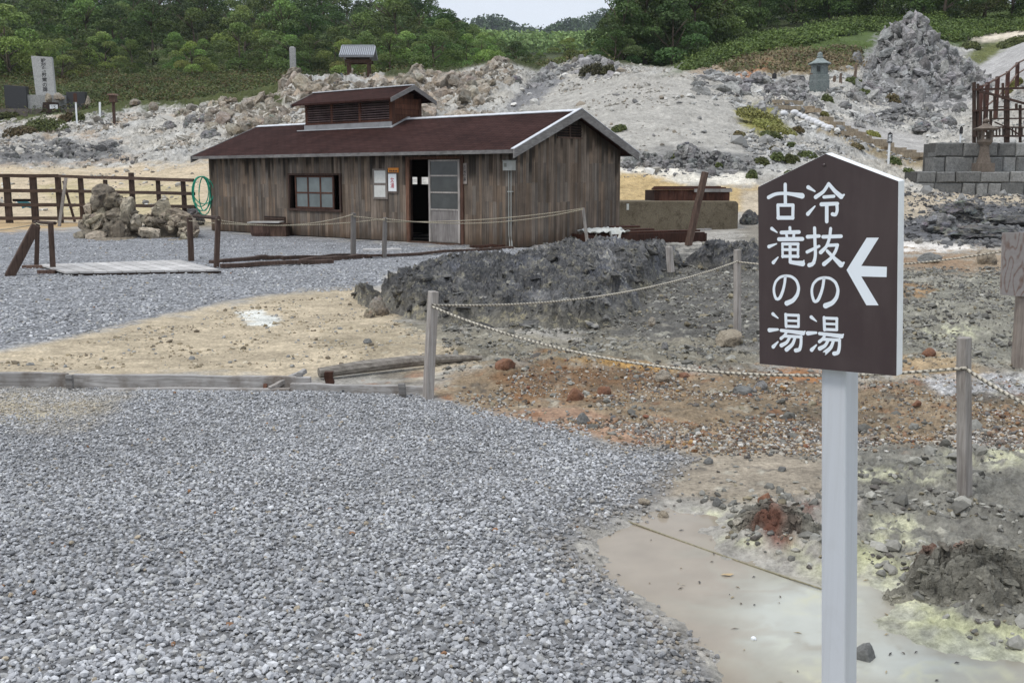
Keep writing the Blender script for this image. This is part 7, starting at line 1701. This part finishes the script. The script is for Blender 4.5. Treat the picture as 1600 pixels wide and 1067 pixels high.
for px, Y, h, kd, w, lab in ((975, 100, 7.6, 'h', .95, 'leftmost of the dark trees beside the sky gap'), (1010, 103, 9.5, 'h', 1.0, 'second dark tree beside the sky gap'), (1052, 100, 7.0, 'b', 1.05, 'in front of the dark right forest'), (1085, 106, 8.2, 'a', 1.05, 'behind the grassy bank on the right'), (1118, 108, 6.5, 'c', 1.2, 'rounded over the grassy bank on the right'), (1000, 112, 11, 'a', .95, 'rearmost of the dark trees beside the sky gap'), (960, 97, 4.6, 'b', 1.1, 'lowest dark tree at the sky gap'), (1040, 115, 11, 'h', 1.0, 'tall behind the grassy bank')):
    tree(kd, D(px, 100, Y)[0], Y, h, lab, None, w, sink=.5)
row(np.arange(1130, 1720, 50), 121, YR, 7.5, 'aabhcg', 'above the grassy bank on the right', RG)
row(np.arange(1060, 1720, 56), 136, YR, 10, 'aabh', 'higher on the right forest slope', RG)
row(np.arange(1060, 1720, 64), 158, YR, 11, 'aabh', 'near the top of the right forest slope', RG)
# low shrub cover as one mass each
def cover(name, polys, n, Y0, Y1, cols, size, label, clump=38, hgt=.55, dens_s=401):
    r = np.random.default_rng(dens_s); y = r.uniform(Y0, Y1, n * 6); px = r.uniform(min(p[0] for q in polys for p in q), max(p[0] for q in polys for p in q), n * 6); x = (px - 800) / F_PX * y
    z = height(x, y); u, v = project(x, y, z); m = np.zeros(len(x), bool)
    for q in polys: m |= polydist(u, v, q) + 6 * fbm2(x * .3, y * .3, 3, dens_s + 3) > 0
    m &= fbm2(x * .22, y * .22, 4, dens_s) > -.32; x, y, z = x[m][:n], y[m][:n], z[m][:n]; n = len(x)
    big = r.lognormal(-.05, .38, n) * (1 + .8 * fbm2(x * .15, y * .15, 3, dens_s + 9)); k = np.repeat(np.arange(n), clump)
    d = r.normal(size=(n * clump, 3)); d /= np.linalg.norm(d, axis=1)[:, None]; d[:, 2] = np.abs(d[:, 2])
    P = np.stack([x, y, z], 1)[k] + d * (big[k] * r.uniform(.6, 1, n * clump))[:, None] * np.array((.75, .75, hgt))
    c = np.array(cols)[r.choice(len(cols), n)]; w = fbm2(x * .12, y * .12, 3, dens_s + 5)[:, None]; c = c * (1 + .5 * w) * r.uniform(.8, 1.2, (n, 1)); c = c[k] * r.uniform(.65, 1.35, (n * clump, 1))
    V, F_, cc = cards(P, d + np.array((0, 0, .6)), r.uniform(size * .6, size * 1.3, n * clump), np.clip(c, .005, .4), r)
    tag(place(name, mesh_np(name, V, F_, M['leaf'], cc)), label, 'ground cover', kind='stuff')
cover('low_shrubs', [[(-80,112),(440,108),(440,140),(330,158),(205,165),(185,174),(-80,185)], [(440,110),(640,110),(640,135),(440,140)], [(660,105),(950,95),(950,110),(840,118),(780,102),(700,122),(660,126)]], 5200, 84, 132, [(.088,.115,.036), (.105,.135,.042), (.075,.105,.036), (.12,.12,.042), (.135,.10,.045)], .17, 'low dark green shrubs covering the bank below the left forest')
cover('bamboo_grass', [[(1062,112),(1100,88),(1180,62),(1300,42),(1400,14),(1460,18),(1480,40),(1600,28),(1720,10),(1720,40),(1545,52),(1500,66),(1462,60),(1345,52),(1180,84),(1120,102)]], 4200, 78, 124, [(.12,.185,.048), (.14,.205,.05), (.095,.15,.042)], .22, 'bright green bamboo grass along the bank below the right forest', dens_s=431)
cover('dry_grass', [[(1120,112),(1160,86),(1340,72),(1345,108),(1265,116),(1200,116)]], 900, 74, 100, [(.19,.145,.08), (.16,.135,.075), (.12,.14,.055)], .2, 'brownish dry low growth on the right bank', clump=8, hgt=.3, dens_s=451)
SH = {'green': [(.115,.130,.045), (.09,.11,.04)], 'moss': [(.20,.20,.06), (.24,.235,.075)], 'brown': [(.155,.115,.06), (.13,.115,.055)], 'yellow': [(.26,.245,.07), (.20,.21,.06)], 'dark': [(.075,.076,.036), (.09,.086,.042)]}
def shrub(px, py, w, h, col, label, group='shrubs on the pale slope', name='shrub'):
    r = np.random.default_rng(int(px * 13 + py)); p = hit(px, py, 30); k = p[1] / F_PX; n = int(260 + w * 22); d = r.normal(size=(n, 3)); d /= np.linalg.norm(d, axis=1)[:, None]; d[:, 2] = np.abs(d[:, 2])
    lob = r.uniform(-.5, .5, (5, 2)); li = r.integers(0, 5, n); W_, H_ = w * k / 2, h * k
    P = np.stack([(lob[li, 0] + d[:, 0] * .55) * W_, (lob[li, 1] + d[:, 1] * .55) * W_ * .8, d[:, 2] * H_ * r.uniform(.6, 1.0, n) * (1 - .5 * np.hypot(lob[li, 0], lob[li, 1]))], 1)
    c = np.array(SH[col])[r.integers(0, 2, n)] * r.uniform(.6, 1.4, (n, 1)); V, F_, cc = cards(P, d + np.array((0, 0, .4)), r.uniform(.09, .18, n) * min(1.4, max(.6, k / .04)), c, r)
    V[:, 2] += height(V[:, 0] + p[0], V[:, 1] + p[1], False) - float(height(p[0], p[1], False))
    return tag(place(name, mesh_np(name, V, F_, M['leaf'], cc), None, p), label, 'shrub', group)
for a in ((70,204,70,24,'green','wide green shrub below the memorial terrace'), (28,212,52,18,'brown','brownish shrub at the far left below the memorials'), (105,190,30,14,'brown','reddish shrub just below the terrace wall'), (125,188,24,14,'green','small shrub by the narrow white signpole'), (42,172,30,22,'yellow','yellow green bush before the left black stone'), (12,184,30,10,'green','small green bush at the left end of the terrace'),
          (925,118,38,22,'dark','dark shrub on the grey rocky crest'), (950,116,26,18,'dark','second dark shrub on the grey crest near the trees'), (968,204,24,10,'green','small shrub above the end of the bath house roof'), (1053,250,28,11,'green','shrub above the concrete tank'), (1122,262,14,8,'green','tiny shrub on the grey rubble right of the tank cover'),
          (1156,214,22,10,'brown','brown shrub at the lower edge of the moss patch'), (1185,188,70,20,'moss','upper mossy clump on the green patch'), (1200,200,60,14,'moss','middle mossy clump on the green patch'), (1222,208,50,12,'moss','bright mossy clump at the right of the green patch'), (1205,216,34,10,'green','lowest clump of the green patch'), (1247,206,20,8,'brown','brown tuft right of the green patch'),
          (1190,256,24,12,'green','shrub just left of the sign peak'), (1212,250,26,14,'green','round shrub touching the sign peak'), (1235,254,30,14,'green','shrub hidden partly behind the sign peak'), (1262,246,30,10,'green','low shrub above the sign peak'), (1178,278,26,14,'green','shrub at the left shoulder of the sign'), (1210,236,16,8,'brown','brown tuft on the rubble above the sign'), (1237,230,14,8,'green','small tuft on the rubble above the sign'),
          (1292,158,18,12,'green','round shrub below the green lantern tower'), (1355,152,22,9,'green','shrub on the path bank below the grey heap'), (1336,130,26,9,'green','flat shrub beside the thin stake'), (1395,158,26,12,'brown','brown shrub among the rubble below the grey heap'), (1290,182,16,6,'yellow','yellow tuft beside the sandbags'), (1365,212,26,8,'yellow','yellow tuft on the upper edge of the steps'), (1398,256,24,12,'green','shrub at the foot of the small plate sign'), (1420,272,24,10,'green','shrub above the left end of the stone wall'), (1340,232,24,7,'brown','brown growth on the lower edge of the steps'), (1588,134,24,12,'yellow','yellow green tuft behind the deck railing'), (1575,146,18,7,'yellow','smaller yellow tuft behind the deck railing'), (1482,62,14,8,'yellow','tuft at the right foot of the grey spire'), (1515,75,34,12,'green','dark green shrub at the left end of the white bank'), (1580,72,60,14,'green','long shrub along the top of the pale path'), (1470,102,22,8,'green','shrub on the right flank of the grey heap'), (1290,268,30,10,'green','low shrub right above the sign board'), (1235,275,26,9,'green','low shrub behind the sign board')):
    shrub(*a)
shrub(77, 661, 11, 9, 'dark', 'tiny dark tuft growing in the foreground gravel', None, 'grass_tuft')
# far woods and hills
def canopy(name, cen, rad, per, size, cols, label, seed):
    r = np.random.default_rng(seed); n = len(cen); k = np.repeat(np.arange(n), per); d = r.normal(size=(n * per, 3)); d /= np.linalg.norm(d, axis=1)[:, None]; d[:, 2] = np.abs(d[:, 2]) * 1.0 - .15
    P = cen[k] + d * rad[k][:, None] * np.array((1, 1, 1.1)); c = np.array(cols)[r.choice(len(cols), n)] * r.uniform(.75, 1.25, (n, 1)); c = c[k] * r.uniform(.7, 1.3, (n * per, 1))
    V, F_, cc = cards(P, d + np.array((0, 0, .4)), r.uniform(size * .6, size * 1.3, n * per), c, r); tag(place(name, mesh_np(name, V, F_, M['leaf'], cc)), label, 'wood', kind='stuff')
r = np.random.default_rng(77); n = 420; px = r.uniform(690, 990, n); Y = r.uniform(285, 400, n); x = (px - 800) / F_PX * Y; z = height(x, Y)
canopy('valley_wood', np.stack([x, Y, z + 2.5], 1), r.uniform(2.2, 4.2, n), 60, .9, [(.21,.28,.10), (.25,.32,.11), (.17,.24,.09)], 'light green wood filling the valley between the slopes', 5)
def build_hills():
    pxs = np.arange(300, 1300, 6.0); Ys = np.linspace(520, 1100, 60); crest = lambda p: np.interp(p, [300, 640, 725, 770, 800, 815, 850, 900, 950, 1000, 1300], [20, 30, 42, 38, 44, 54, 51, 40, 28, 22, 0])
    Yg, Pg = np.meshgrid(Ys, pxs, indexing='ij'); t = np.clip((Yg - 520) / 330, 0, 1); zc = EYE + (np.array([D(800, c, 850.0)[2] for c in crest(pxs)])[None, :] - EYE) * (t ** 1.3) + (Yg > 850) * (Yg - 850) * -.05
    z0 = D(800, 112, 520.0)[2]; Z = np.where(t < 1, z0 * (1 - t) + zc * t, zc); X = (Pg - 800) / F_PX * Yg
    idx = np.arange(Yg.size).reshape(Yg.shape); Fq = np.stack([idx[:-1, :-1], idx[:-1, 1:], idx[1:, 1:], idx[1:, :-1]], -1).reshape(-1, 4)
    m = mat_plain('hill_undergrowth', (.028, .042, .02), .95, 0, .3, .05, 0, use_attr=False)
    tag(place('hills', mesh_np('hills', np.stack([X.ravel(), Yg.ravel(), Z.ravel()], 1), Fq, m, None, True)), kind='structure')
    r = np.random.default_rng(9); n = 2600; i = r.integers(0, 40, n); j = r.integers(int((620 - 300) / 6), int((1040 - 300) / 6), n)
    c = np.stack([X[i, j], Yg[i, j], Z[i, j]], 1) + r.normal(0, 3, (n, 3)) * np.array((1, 1, 0)); c[:, 2] += 1.5
    canopy('distant_wood', c, r.uniform(3.5, 7.5, n), 34, 2.3, [(.050,.080,.034), (.060,.092,.038), (.045,.072,.034)], 'far hazy dark green wood on the hill below the sky', 6)
build_hills()

# ------------------------------------------------------------------ humid air: far woods fade to a pale blue
def build_haze():
    x0, x1, y0, y1, z0, z1 = -620, 620, -20, 1180, -2.4, 190
    mb = MB(); mb.box(x0, x1, y0, y1, z0, z1); m = bpy.data.materials.new('humid_air'); m.use_nodes = True; t = m.node_tree; t.nodes.clear()
    o = t.nodes.new('ShaderNodeOutputMaterial'); v = t.nodes.new('ShaderNodeVolumePrincipled'); v.inputs['Color'].default_value = (.80, .87, .95, 1); v.inputs['Density'].default_value = .00014; v.inputs['Anisotropy'].default_value = .2
    t.links.new(v.outputs[0], o.inputs['Volume']); m.cycles.homogeneous_volume = True
    tag(mb.build('haze', m), kind='stuff'); bpy.data.objects['haze']['label'] = 'thin humid air over the whole valley'
build_haze()
